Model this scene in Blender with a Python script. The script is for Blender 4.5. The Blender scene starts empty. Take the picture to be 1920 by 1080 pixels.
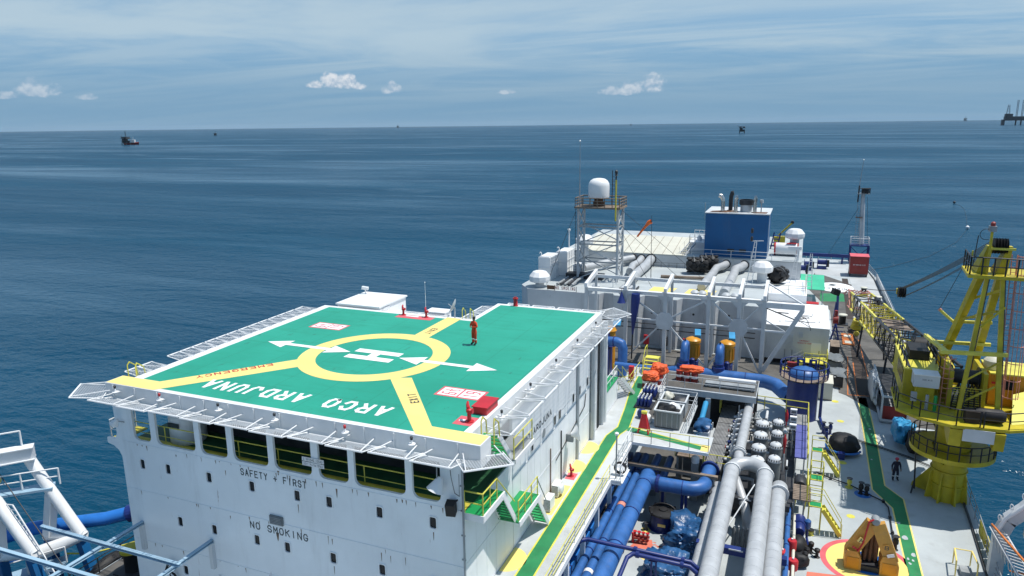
import bpy, bmesh, math, random
from mathutils import Vector, Matrix
R = math.radians
random.seed(7)
scene = bpy.context.scene
COL = scene.collection

# ------------------------------------------------------------------ camera
CAM_R = ((0.92639315, 0.07325001, -0.36936455), (0.37637662, -0.21053964, 0.90222708), (-0.01167774, -0.97483716, -0.22261207))
cam_d = bpy.data.cameras.new('camera')
cam = bpy.data.objects.new('camera', cam_d)
COL.objects.link(cam)
m3 = Matrix([[r[0], -r[1], -r[2]] for r in CAM_R])      # x right, y up, z back
cam.matrix_world = Matrix.Translation((0, 0, 26.3)) @ m3.to_4x4()
cam_d.sensor_width = 36.0
cam_d.lens = 36.0 * 1340.0 / 1920.0
cam_d.clip_start = 0.5
cam_d.clip_end = 120000
scene.camera = cam

# ------------------------------------------------------------------ node helper
class NT:
    def __init__(s, tree):
        s.t = tree
    def n(s, kind, ins=None, **props):
        nd = s.t.nodes.new(kind)
        for k, v in props.items():
            setattr(nd, k, v)
        for k, v in (ins or {}).items():
            if hasattr(v, 'is_output') or isinstance(v, bpy.types.NodeSocket):
                s.t.links.new(v, nd.inputs[k])
            else:
                nd.inputs[k].default_value = v
        return nd
    def m(s, op, a, b=0.0, c=None, clamp=False):
        ins = {0: a, 1: b}
        if c is not None:
            ins[2] = c
        return s.n('ShaderNodeMath', ins, operation=op, use_clamp=clamp).outputs[0]
    def mix(s, f, a, b, blend='MIX'):
        nd = s.n('ShaderNodeMix', {0: f}, data_type='RGBA', blend_type=blend)
        for k, v in ((6, a), (7, b)):
            if isinstance(v, bpy.types.NodeSocket):
                s.t.links.new(v, nd.inputs[k])
            else:
                nd.inputs[k].default_value = (*v[:3], 1)
        return nd.outputs[2]
    def ramp(s, f, lo, hi, a=0.0, b=1.0):
        return s.n('ShaderNodeMapRange', {0: f, 1: lo, 2: hi, 3: a, 4: b}, interpolation_type='SMOOTHSTEP').outputs[0]
    def noise(s, vec, scale, detail=3.0, rough=0.55, dist=0.0):
        return s.n('ShaderNodeTexNoise', {'Vector': vec, 'Scale': scale, 'Detail': detail, 'Roughness': rough, 'Distortion': dist}).outputs[0]
    def mapping(s, vec, loc=(0, 0, 0), rot=(0, 0, 0), scale=(1, 1, 1)):
        return s.n('ShaderNodeMapping', {'Vector': vec, 'Location': loc, 'Rotation': rot, 'Scale': scale}).outputs[0]

# ------------------------------------------------------------------ sky, sun, exposure
SUN = Vector((0.36, 0.15, 1.0)).normalized()
world = bpy.data.worlds.new('World')
scene.world = world
world.use_nodes = True
wt = NT(world.node_tree)
world.node_tree.nodes.clear()
sky = wt.n('ShaderNodeTexSky', sky_type='NISHITA', sun_disc=False, sun_elevation=math.asin(SUN.z), sun_rotation=math.atan2(SUN.x, SUN.y), air_density=1.0, dust_density=1.4, ozone_density=2.0, altitude=0)
co = wt.n('ShaderNodeTexCoord').outputs['Generated']
sep = wt.n('ShaderNodeSeparateXYZ', {0: co})
dx, dy, dz = sep.outputs
zc = wt.m('ADD', wt.m('MAXIMUM', dz, 0.0), 0.06)
flat = wt.n('ShaderNodeCombineXYZ', {0: wt.m('DIVIDE', dx, zc), 1: wt.m('DIVIDE', dy, zc), 2: 0.0}).outputs[0]
cir = wt.noise(wt.mapping(flat, (12.4, 9.1, 0), (0, 0, R(-34)), (0.34, 0.95, 1)), 0.62, 7.0, 0.62, 0.8)
cir2 = wt.noise(wt.mapping(flat, (-5.0, 1.5, 0), (0, 0, R(-22)), (0.2, 0.7, 1)), 0.45, 4.0, 0.5, 0.4)
cir3 = wt.noise(wt.mapping(flat, (8.8, -4.6, 0), (0, 0, R(-28)), (0.5, 0.8, 1)), 0.30, 8.0, 0.6, 1.2)
veil = wt.m('MULTIPLY', wt.ramp(cir, 0.36, 0.64), wt.ramp(cir2, 0.3, 0.62, 0.5, 1.0))
veil = wt.m('MAXIMUM', veil, wt.m('MULTIPLY', wt.ramp(cir3, 0.44, 0.66), 0.95))
veil = wt.m('MULTIPLY_ADD', veil, 0.8, 0.2, clamp=True)
veil = wt.m('MULTIPLY', veil, wt.ramp(dz, 0.12, 0.6, 1.0, 0.3))      # thin cloud looks denser at a low angle
zen = wt.n('ShaderNodeVectorMath', {0: sky.outputs[0], 1: (0.5, 0.88, 1.14)}, operation='MULTIPLY').outputs[0]
blue = wt.mix(wt.ramp(dz, 0.0, 0.34, 0.9, 0.0), zen, (1.3, 3.2, 5.6))
skyc = wt.mix(wt.m('MULTIPLY', veil, 0.86), blue, (4.75, 5.95, 6.7))
# low, flat haze band above the horizon
band = wt.ramp(dz, 0.01, 0.12, 0.9, 0.0)
skyc = wt.mix(band, skyc, (1.85, 3.35, 4.85))
# small far cumulus above the horizon: (azimuth, elevation, half widths, strength)
az = wt.m('MULTIPLY', wt.m('ARCTAN2', dx, dy), 57.29578)
el = wt.m('MULTIPLY', wt.m('ARCSINE', dz), 57.29578)
cv = wt.n('ShaderNodeCombineXYZ', {0: az, 1: el, 2: 0.0}).outputs[0]
cn = wt.noise(cv, 0.95, 6.0, 0.6)
cn2 = wt.noise(wt.mapping(cv, (0.0, 0.24, 0)), 0.95, 6.0, 0.6)
CUM = [(-36.8, 3.0, 1.0, 0.55, 0.95), (-35.9, 3.2, 0.95, 1.05, 1.0), (-34.7, 3.1, 1.0, 0.95, 1.0), (-33.8, 2.9, 0.8, 0.5, 0.9), (-31.4, 2.65, 1.1, 0.75, 0.6), (-54.6, 2.45, 1.6, 0.95, 0.5), (-56.6, 2.15, 1.1, 0.45, 0.4),
       (-52.0, 2.1, 0.9, 0.4, 0.35), (-22.4, 2.45, 0.9, 0.4, 0.45), (-11.4, 2.65, 1.5, 1.15, 0.7), (-12.8, 2.5, 1.6, 0.8, 0.6), (-13.8, 2.3, 2.2, 0.6, 0.45),
       (26.0, 2.8, 2.0, 0.8, 0.6), (61.0, 3.1, 2.6, 0.9, 0.6), (-88.0, 3.0, 2.2, 0.8, 0.6), (120.0, 3.0, 2.4, 0.9, 0.6), (-150.0, 2.9, 2.5, 0.8, 0.6)]
total = None
for a0, e0, wa, we, st in CUM:
    ua = wt.m('MULTIPLY', wt.m('SUBTRACT', az, a0), 1 / wa)
    ue = wt.m('MULTIPLY', wt.m('SUBTRACT', el, e0), 1 / we)
    ue = wt.m('MAXIMUM', ue, wt.m('MULTIPLY', ue, -2.2))       # flatter base
    d2 = wt.m('MULTIPLY_ADD', ua, ua, wt.m('MULTIPLY', ue, ue))
    core = wt.m('MULTIPLY_ADD', cn, 2.6, wt.m('SUBTRACT', -0.56, d2))
    one = wt.m('MULTIPLY', wt.ramp(core, 0.0, 0.75), st)
    total = one if total is None else wt.m('MAXIMUM', total, one)
lit = wt.ramp(wt.m('SUBTRACT', cn, cn2), -0.14, 0.10)
ccol = wt.mix(lit, (4.4, 5.3, 6.4), (7.6, 7.8, 8.1))
skyc = wt.mix(wt.m('MULTIPLY', total, 0.85), skyc, ccol)
bg = wt.n('ShaderNodeBackground', {'Color': skyc, 'Strength': 0.1})
wo = wt.n('ShaderNodeOutputWorld', {'Surface': bg.outputs[0]})

sun_d = bpy.data.lights.new('sun', 'SUN')
sun_d.energy = 4.5
sun_d.angle = R(0.55)
sun_d.color = (1.0, 0.955, 0.89)
sun = bpy.data.objects.new('sun', sun_d)
COL.objects.link(sun)
sun.location = SUN * 200
sun.rotation_euler = SUN.to_track_quat('Z', 'Y').to_euler()

scene.view_settings.view_transform = 'Standard'
scene.view_settings.look = 'None'
scene.view_settings.exposure = 0.1
scene.view_settings.gamma = 1.0
scene.view_settings.use_curve_mapping = False
scene.cycles.use_denoising = True
scene.cycles.max_bounces = 6
scene.cycles.diffuse_bounces = 3
scene.cycles.glossy_bounces = 3
scene.cycles.transmission_bounces = 3
scene.cycles.caustics_reflective = False
scene.cycles.caustics_refractive = False

# ------------------------------------------------------------------ materials
MATS = {}
def paint(name, col, rough=0.45, vary=0.16, scale=0.7, rust=0.0, grime=0.0, metal=0.0, spec=0.4, streak=False, bump=0.0, wave=0.0):
    """painted / coated surface: tonal drift, optional rust flecks and weathering streaks"""
    if name in MATS:
        return MATS[name]
    m = bpy.data.materials.new(name)
    m.use_nodes = True
    t = NT(m.node_tree)
    bs = m.node_tree.nodes['Principled BSDF']
    pos = t.n('ShaderNodeNewGeometry').outputs['Position']
    n1 = t.noise(pos, scale, 4.0, 0.6)
    dark = [c * (1 - vary) for c in col]
    lite = [min(1, c * (1 + vary * 0.6)) for c in col]
    c = t.mix(t.ramp(n1, 0.3, 0.7), dark, lite)
    if grime:
        st = t.mapping(pos, (0, 0, 0), (0, 0, 0), (1, 1, 0.14 if streak else 1))
        g = t.noise(st, scale * 2.3, 6.0, 0.68)
        c = t.mix(t.m('MULTIPLY', t.ramp(g, 0.52, 0.78), grime), c, (0.16, 0.15, 0.13))
    if rust:
        st = t.mapping(pos, (5, 2, 1), (0, 0, 0), (1, 1, 0.16 if streak else 1))
        g = t.noise(st, 2.1, 5.0, 0.7)
        c = t.mix(t.m('MULTIPLY', t.ramp(g, 0.66, 0.76), rust), c, (0.17, 0.07, 0.03))
    t.t.links.new(c, bs.inputs['Base Color'])
    rr = t.m('MULTIPLY_ADD', n1, 0.24, rough - 0.12, clamp=True)
    t.t.links.new(rr, bs.inputs['Roughness'])
    bs.inputs['Metallic'].default_value = metal
    bs.inputs['Specular IOR Level'].default_value = spec
    if bump:
        b = t.n('ShaderNodeBump', {'Height': t.noise(pos, 9.0, 3.0), 'Strength': bump, 'Distance': 0.02})
        t.t.links.new(b.outputs[0], bs.inputs['Normal'])
    if wave:            # plating buckled between its frames
        b = t.n('ShaderNodeBump', {'Height': t.noise(pos, 0.9, 2.0), 'Strength': wave, 'Distance': 0.12})
        t.t.links.new(b.outputs[0], bs.inputs['Normal'])
    MATS[name] = m
    return m

WHITE = paint('white_paint', (0.74, 0.75, 0.75), 0.42, 0.07, 0.5, rust=0.25, grime=0.14, streak=True)
WALLW = paint('white_wall_paint', (0.83, 0.85, 0.86), 0.5, 0.06, 0.28, rust=0.35, grime=0.2, streak=True, wave=0.3)
REARW = paint('shaded_rear_wall_paint', (0.52, 0.54, 0.555), 0.5, 0.10, 0.3, rust=0.5, grime=0.3, streak=True, wave=0.3)  # wall white made darker: the shade on this front is in the colour
FRONTW = paint('salt_streaked_wall_paint', (0.83, 0.87, 0.89), 0.5, 0.07, 0.22, rust=0.8, grime=0.22, streak=True, wave=0.35)
CLEAN = paint('clean_white', (0.80, 0.80, 0.79), 0.35, 0.03, 0.8)
LINE = paint('white_line_paint', (0.83, 0.83, 0.82), 0.55, 0.05, 1.5)
GREEND = paint('green_deck_paint', (0.020, 0.335, 0.215), 0.5, 0.13, 0.21, grime=0.10)
GREENW = paint('green_walkway_paint', (0.022, 0.21, 0.075), 0.55, 0.16, 0.9, grime=0.3)
GREENB = paint('bright_green_paint', (0.012, 0.27, 0.08), 0.45, 0.15, 0.9)
YELD = paint('pale_yellow_paint', (0.86, 0.67, 0.20), 0.55, 0.06, 0.5, grime=0.06)
YELR = paint('safety_yellow_paint', (0.66, 0.60, 0.09), 0.45, 0.15, 1.1, grime=0.1)
YELC = paint('crane_yellow_paint', (0.50, 0.41, 0.025), 0.45, 0.22, 0.9, rust=0.45, grime=0.38, streak=True)
RED = paint('red_paint', (0.50, 0.022, 0.03), 0.42, 0.14, 0.8)
REDL = paint('faded_red_paint', (0.66, 0.12, 0.14), 0.6, 0.15, 0.8)
DRED = paint('dark_red_paint', (0.27, 0.03, 0.025), 0.5, 0.2, 0.6, grime=0.2)
DECKG = paint('grey_deck_paint', (0.47, 0.49, 0.49), 0.6, 0.17, 0.14, rust=0.35, grime=0.42)
DECKW = paint('pale_grey_deck_paint', (0.42, 0.455, 0.46), 0.6, 0.12, 0.3, rust=0.2, grime=0.3)
DECKD = paint('dark_worn_shaded_deck', (0.105, 0.10, 0.092), 0.75, 0.35, 0.45, rust=0.3, grime=0.5)  # worn deck colour, also used to paint shade under raised decks
MATB = paint('dark_brown_deck_mat', (0.045, 0.034, 0.028), 0.8, 0.35, 0.5)
ORNG = paint('orange_edge_paint', (0.55, 0.16, 0.03), 0.6, 0.25, 1.0, grime=0.3)
BLUEP = paint('pipe_blue_paint', (0.036, 0.128, 0.36), 0.42, 0.2, 1.1, rust=0.15, grime=0.28)
BLUED = paint('dark_blue_paint', (0.012, 0.028, 0.155), 0.42, 0.18, 0.7, grime=0.1)
BLUEC = paint('casing_blue_paint', (0.005, 0.10, 0.27), 0.5, 0.12, 0.3, rust=0.2, grime=0.2, streak=True)
BLUEB = paint('bright_blue_paint', (0.02, 0.15, 0.48), 0.4, 0.15, 0.8)
BLUES = paint('pale_blue_steel', (0.30, 0.44, 0.55), 0.45, 0.12, 0.9, rust=0.2)
SKYB = paint('cyan_cover_paint', (0.035, 0.27, 0.50), 0.5, 0.12, 1.2)
GREYP = paint('pipe_cladding', (0.45, 0.465, 0.475), 0.42, 0.10, 1.3, metal=0.12, grime=0.12)
GREYS = paint('grey_steel', (0.30, 0.32, 0.33), 0.5, 0.2, 0.9, rust=0.3, grime=0.2)
GREYL = paint('light_grey_steel', (0.46, 0.49, 0.51), 0.5, 0.12, 0.7, rust=0.2, grime=0.15)
GREYW = paint('grey_white_steel', (0.58, 0.60, 0.61), 0.5, 0.10, 0.6, rust=0.25, grime=0.18, streak=True)
VESS = paint('vessel_grey', (0.17, 0.185, 0.19), 0.45, 0.12, 0.9)
GRATE = paint('galvanised_grating', (0.25, 0.25, 0.245), 0.6, 0.25, 1.5, rust=0.4)
BLACK = paint('black_rubber', (0.012, 0.012, 0.013), 0.6, 0.4, 1.5, bump=0.3)
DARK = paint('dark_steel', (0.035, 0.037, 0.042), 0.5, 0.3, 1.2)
BLKY = paint('black_rail_paint', (0.018, 0.020, 0.028), 0.45, 0.3, 1.0)
STEEL = paint('polished_steel', (0.55, 0.53, 0.50), 0.25, 0.2, 1.4, metal=0.9)
RUST = paint('rusted_steel', (0.16, 0.085, 0.05), 0.8, 0.4, 1.5)
WOOD = paint('weathered_timber', (0.22, 0.17, 0.13), 0.8, 0.3, 1.5)
CREAM = paint('cream_roof_coating', (0.60, 0.585, 0.49), 0.6, 0.08, 0.25, grime=0.25)
ORMOT = paint('motor_orange_paint', (0.62, 0.27, 0.018), 0.4, 0.12, 1.0)
ORMAC = paint('machine_amber_paint', (0.58, 0.30, 0.055), 0.5, 0.18, 0.9, grime=0.3)
ORT = paint('orange_tarpaulin', (0.78, 0.12, 0.03), 0.6, 0.22, 1.6, bump=0.5)
BLT = paint('blue_tarpaulin', (0.020, 0.085, 0.21), 0.34, 0.35, 1.6, grime=0.15, bump=0.8)
SALM = paint('salmon_deck_paint', (0.62, 0.17, 0.11), 0.6, 0.12, 0.8)
PINK = paint('faded_red_ladder_paint', (0.62, 0.26, 0.20), 0.55, 0.2, 1.2)
GREENR = paint('mint_roof_sheet', (0.05, 0.45, 0.26), 0.5, 0.1, 0.6, grime=0.15)
PEACH = paint('faded_lifeboat_orange', (0.62, 0.36, 0.33), 0.4, 0.12, 0.6)
TEXTD = paint('dark_lettering', (0.035, 0.05, 0.055), 0.6, 0.2, 2.0)
FAR = paint('far_platform_steel', (0.05, 0.055, 0.06), 0.7, 0.2, 0.05)
OCHRE = paint('ochre_paint', (0.55, 0.47, 0.06), 0.6, 0.2, 0.8, grime=0.3)

def heli_mat():
    m = bpy.data.materials.new('helideck_paint'); m.use_nodes = True
    t = NT(m.node_tree); bs = m.node_tree.nodes['Principled BSDF']
    pos = t.n('ShaderNodeNewGeometry').outputs['Position']
    n1 = t.noise(pos, 0.16, 5.0, 0.62); n2 = t.noise(t.mapping(pos, (3, 1, 0), (0, 0, 0.1), (0.22, 1.3, 1)), 0.9, 6.0, 0.7)
    n3 = t.noise(t.mapping(pos, (1, 7, 0), (0, 0, 0.5), (1, 0.35, 1)), 2.6, 4.0, 0.6); n4 = t.noise(pos, 5.5, 2.0)
    c = t.mix(t.ramp(n1, 0.3, 0.7), (0.010, 0.26, 0.17), (0.018, 0.325, 0.22))
    c = t.mix(t.m('MULTIPLY', t.ramp(n2, 0.53, 0.72), 0.5), c, (0.012, 0.19, 0.115))       # rubbed, dirtier lanes
    c = t.mix(t.m('MULTIPLY', t.ramp(n3, 0.66, 0.74), 0.6), c, (0.02, 0.10, 0.07))          # scuffs
    c = t.mix(t.m('MULTIPLY', t.ramp(n4, 0.72, 0.80), 0.35), c, (0.03, 0.12, 0.08))
    c = t.mix(t.m('MULTIPLY', t.ramp(n2, 0.30, 0.16), 0.25), c, (0.10, 0.42, 0.30))         # chalky fading
    sx = t.n('ShaderNodeSeparateXYZ', {0: pos}).outputs
    for ax, w in ((0, 2.9), (1, 6.1)):                                                       # plate seams
        f = t.m('ABSOLUTE', t.m('SUBTRACT', t.m('FRACT', t.m('MULTIPLY', sx[ax], 1 / w)), 0.5))
        c = t.mix(t.m('MULTIPLY', t.ramp(f, 0.025 / w, 0.012 / w), 0.5), c, (0.01, 0.15, 0.09))
    t.t.links.new(c, bs.inputs['Base Color'])
    t.t.links.new(t.m('MULTIPLY_ADD', n2, 0.3, 0.38), bs.inputs['Roughness'])
    return m
GREENH = heli_mat()
def worn(name, col, under, amt=0.55):
    """marking paint with worn specks showing what lies below"""
    m = bpy.data.materials.new(name); m.use_nodes = True
    t = NT(m.node_tree); bs = m.node_tree.nodes['Principled BSDF']
    pos = t.n('ShaderNodeNewGeometry').outputs['Position']
    a = t.noise(pos, 3.2, 6.0, 0.72); b = t.noise(t.mapping(pos, (2, 5, 0), (0, 0, 0.3), (0.3, 1, 1)), 0.7, 5.0, 0.65)
    c = t.mix(t.ramp(b, 0.3, 0.75), [k * 0.86 for k in col], col)
    c = t.mix(t.m('MULTIPLY', t.ramp(a, 0.66, 0.75), amt), c, under)
    t.t.links.new(c, bs.inputs['Base Color']); bs.inputs['Roughness'].default_value = 0.55
    return m
YELH = worn('worn_yellow_marking', (0.87, 0.69, 0.23), (0.35, 0.40, 0.16)); LINEH = worn('worn_white_marking', (0.85, 0.85, 0.84), (0.35, 0.5, 0.42), 0.45)

def glass_mat():
    m = bpy.data.materials.new('dark_window_glass')
    m.use_nodes = True
    b = m.node_tree.nodes['Principled BSDF']
    b.inputs['Base Color'].default_value = (0.008, 0.011, 0.015, 1)
    b.inputs['Roughness'].default_value = 0.2
    b.inputs['Specular IOR Level'].default_value = 0.25
    return m
GLASS = glass_mat()

# ------------------------------------------------------------------ mesh helpers
class MB:
    def __init__(s):
        s.v = []; s.f = []; s.sm = []
    def add(s, vs, fs, smooth=False):
        o = len(s.v)
        s.v += [Vector(v) for v in vs]
        for f in fs:
            s.f.append([i + o for i in f]); s.sm.append(smooth)
        return s
    def bx(s, x0, x1, y0, y1, z0, z1):
        return s.add([(x0, y0, z0), (x1, y0, z0), (x1, y1, z0), (x0, y1, z0), (x0, y0, z1), (x1, y0, z1), (x1, y1, z1), (x0, y1, z1)],
                     [(0, 3, 2, 1), (4, 5, 6, 7), (0, 1, 5, 4), (1, 2, 6, 5), (2, 3, 7, 6), (3, 0, 4, 7)])
    def box(s, c, size, rz=0.0, ry=0.0, rx=0.0):
        M = Matrix.Translation(c) @ Matrix.Rotation(rz, 4, 'Z') @ Matrix.Rotation(ry, 4, 'Y') @ Matrix.Rotation(rx, 4, 'X')
        h = [k / 2 for k in size]
        o = len(s.v)
        s.bx(-h[0], h[0], -h[1], h[1], -h[2], h[2])
        for i in range(o, len(s.v)):
            s.v[i] = M @ s.v[i]
        return s
    def bar(s, a, b, w, h=None, up=(0, 0, 1)):
        """rectangular bar between two points"""
        a, b = Vector(a), Vector(b)
        h = h or w
        d = (b - a).normalized()
        u = Vector(up)
        if abs(d.dot(u)) > 0.98:
            u = Vector((0, 1, 0))
        x = d.cross(u).normalized() * (w / 2)
        y = x.cross(d).normalized() * (h / 2)
        vs = [a - x - y, a + x - y, a + x + y, a - x + y, b - x - y, b + x - y, b + x + y, b - x + y]
        return s.add(vs, [(3, 2, 1, 0), (4, 5, 6, 7), (0, 1, 5, 4), (1, 2, 6, 5), (2, 3, 7, 6), (3, 0, 4, 7)])
    def pipe(s, pts, r, n=10, cap=True, smooth=True):
        pts = [Vector(p) for p in pts]
        rs = r if isinstance(r, (list, tuple)) else [r] * len(pts)
        t0 = (pts[1] - pts[0]).normalized()
        u = t0.orthogonal().normalized()
        o = len(s.v)
        prev = t0
        for i, p in enumerate(pts):
            if i == 0: t = t0
            elif i == len(pts) - 1: t = (pts[i] - pts[i - 1]).normalized()
            else: t = ((pts[i] - pts[i - 1]).normalized() + (pts[i + 1] - pts[i]).normalized()).normalized()
            q = prev.rotation_difference(t)
            u = (q @ u); u = (u - t * u.dot(t)).normalized()
            w = t.cross(u)
            prev = t
            k = 1.0
            if 0 < i < len(pts) - 1:
                k = 1 / max(0.6, (pts[i] - pts[i - 1]).normalized().dot(t))
            for j in range(n):
                a = 2 * math.pi * j / n
                s.v.append(p + (u * math.cos(a) + w * math.sin(a)) * rs[i] * k)
        for i in range(len(pts) - 1):
            for j in range(n):
                a = o + i * n + j; b = o + i * n + (j + 1) % n
                s.f.append([a, b, b + n, a + n]); s.sm.append(smooth)
        if cap:
            s.f.append([o + j for j in range(n)][::-1]); s.sm.append(False)
            e = o + (len(pts) - 1) * n
            s.f.append([e + j for j in range(n)]); s.sm.append(False)
        return s
    def lathe(s, prof, c=(0, 0, 0), n=20, smooth=True, axis='Z'):
        """prof: list of (radius, height)"""
        c = Vector(c); o = len(s.v)
        for r, h in prof:
            for j in range(n):
                a = 2 * math.pi * j / n
                p = (r * math.cos(a), r * math.sin(a), h)
                if axis == 'Y': p = (p[0], h, p[1])
                if axis == 'X': p = (h, p[0], p[1])
                s.v.append(c + Vector(p))
        flip = axis == 'Y'
        for i in range(len(prof) - 1):
            for j in range(n):
                a = o + i * n + j; b = o + i * n + (j + 1) % n
                q = [a, b, b + n, a + n]
                s.f.append(q[::-1] if flip else q); s.sm.append(smooth)
        f0 = [o + j for j in range(n)]; f1 = [o + (len(prof) - 1) * n + j for j in range(n)]
        s.f.append(f0 if flip else f0[::-1]); s.sm.append(False)
        s.f.append(f1[::-1] if flip else f1); s.sm.append(False)
        return s
    def prism(s, poly, z0, z1):
        n = len(poly); o = len(s.v)
        s.v += [Vector((x, y, z0)) for x, y in poly] + [Vector((x, y, z1)) for x, y in poly]
        s.f.append([o + i for i in range(n)][::-1]); s.f.append([o + n + i for i in range(n)]); s.sm += [False, False]
        for i in range(n):
            j = (i + 1) % n
            s.f.append([o + i, o + j, o + n + j, o + n + i]); s.sm.append(False)
        return s
    def mesh(s, name, origin=(0, 0, 0)):
        o = Vector(origin)
        me = bpy.data.meshes.new(name)
        me.from_pydata([v - o for v in s.v], [], s.f)
        me.polygons.foreach_set('use_smooth', s.sm)
        if any(s.sm): me.set_sharp_from_angle(angle=R(42))
        me.update()
        return me
    def build(s, name, mat, parent=None, origin=None):
        """link as one object; vertices are given in world space"""
        base = wloc(parent) if parent else Vector((0, 0, 0))
        off = Vector(origin) if origin is not None else base
        ob = bpy.data.objects.new(name, s.mesh(name, off))
        ob.data.materials.append(mat)
        COL.objects.link(ob)
        if parent:
            ob.parent = parent
        ob.location = off - base
        ob['_w'] = list(off)
        return ob

def wloc(o):
    return Vector(o['_w']) if '_w' in o else Vector((0, 0, 0))
def inst(name, me, parent, wpos, rot=(0, 0, 0), scale=None):
    """one more object sharing mesh data"""
    ob = bpy.data.objects.new(name, me)
    COL.objects.link(ob)
    if parent:
        ob.parent = parent
    ob.location = Vector(wpos) - (wloc(parent) if parent else Vector((0, 0, 0)))
    ob.rotation_euler = rot
    if scale: ob.scale = scale
    ob['_w'] = list(Vector(wpos))
    return ob
def thing(name, label, cat, loc, group=None):
    o = bpy.data.objects.new(name, None)
    o.empty_display_size = 0.3
    COL.objects.link(o)
    o.location = loc
    o['_w'] = list(Vector(loc))
    return tag(o, label, cat, group)
def tag(o, label, cat, group=None):
    o['label'] = label; o['category'] = cat
    if group: o['group'] = group
    return o
def structure(o, kind='structure'):
    o['kind'] = kind
    return o
def copy_tree(o, parent=None):
    c = o.copy(); COL.objects.link(c); c.parent = parent
    for ch in list(o.children):
        copy_tree(ch, c)
    return c
def place(o, loc, rz=None, label=None):
    o.location = loc; o['_w'] = list(Vector(loc))
    if rz is not None: o.rotation_euler = (0, 0, rz)
    if label: o['label'] = label
    return o
SHARED = {}
def shared(key, fn):
    if key not in SHARED:
        SHARED[key] = fn()
    return SHARED[key]
def mmesh(mb, name, mat):
    me = mb.mesh(name); me.materials.append(mat); return me

def rails(parent, pts, h=1.05, r=0.024, step=1.5, mat=None, mid=1, post_mat=None, closed=False):
    """handrail, mid rails and single posts as parts of parent; pts are world foot points"""
    mat = mat or YELR
    pts = [Vector(p) for p in pts]
    if closed: pts = pts + [pts[0]]
    up = Vector((0, 0, 1))
    MB().pipe([p + up * h for p in pts], r, 6).build('handrail', mat, parent)
    for k in range(mid):
        MB().pipe([p + up * h * (k + 1) / (mid + 1) for p in pts], r * 0.8, 5).build('mid_rail', mat, parent)
    pm = post_mat or mat
    me = shared(('post', h, r, pm.name), lambda: mmesh(MB().pipe([(0, 0, 0), (0, 0, h)], r * 1.1, 5), 'post', pm))
    for i in range(len(pts) - 1):
        a, b = pts[i], pts[i + 1]
        n = max(1, round((b - a).length / step))
        for k in range(n + (1 if (i == len(pts) - 2 and not closed) else 0)):
            inst('post', me, parent, a.lerp(b, k / n))
def railing(pts, label, group='guard rails on the ship', **kw):
    t = thing('railing', label, 'railing', pts[0], group)
    rails(t, pts, **kw)
    return t
def flange(parent, c, r, axis, mat, th=0.12, name='flange'):
    return MB().lathe([(r, -th / 2), (r, th / 2)], c, 18, False, axis).build(name, mat, parent)
def arc(c, r, a0, a1, n, u, v):
    c, u, v = Vector(c), Vector(u), Vector(v)
    return [c + u * (r * math.cos(a0 + (a1 - a0) * i / n)) + v * (r * math.sin(a0 + (a1 - a0) * i / n)) for i in range(n + 1)]

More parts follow.
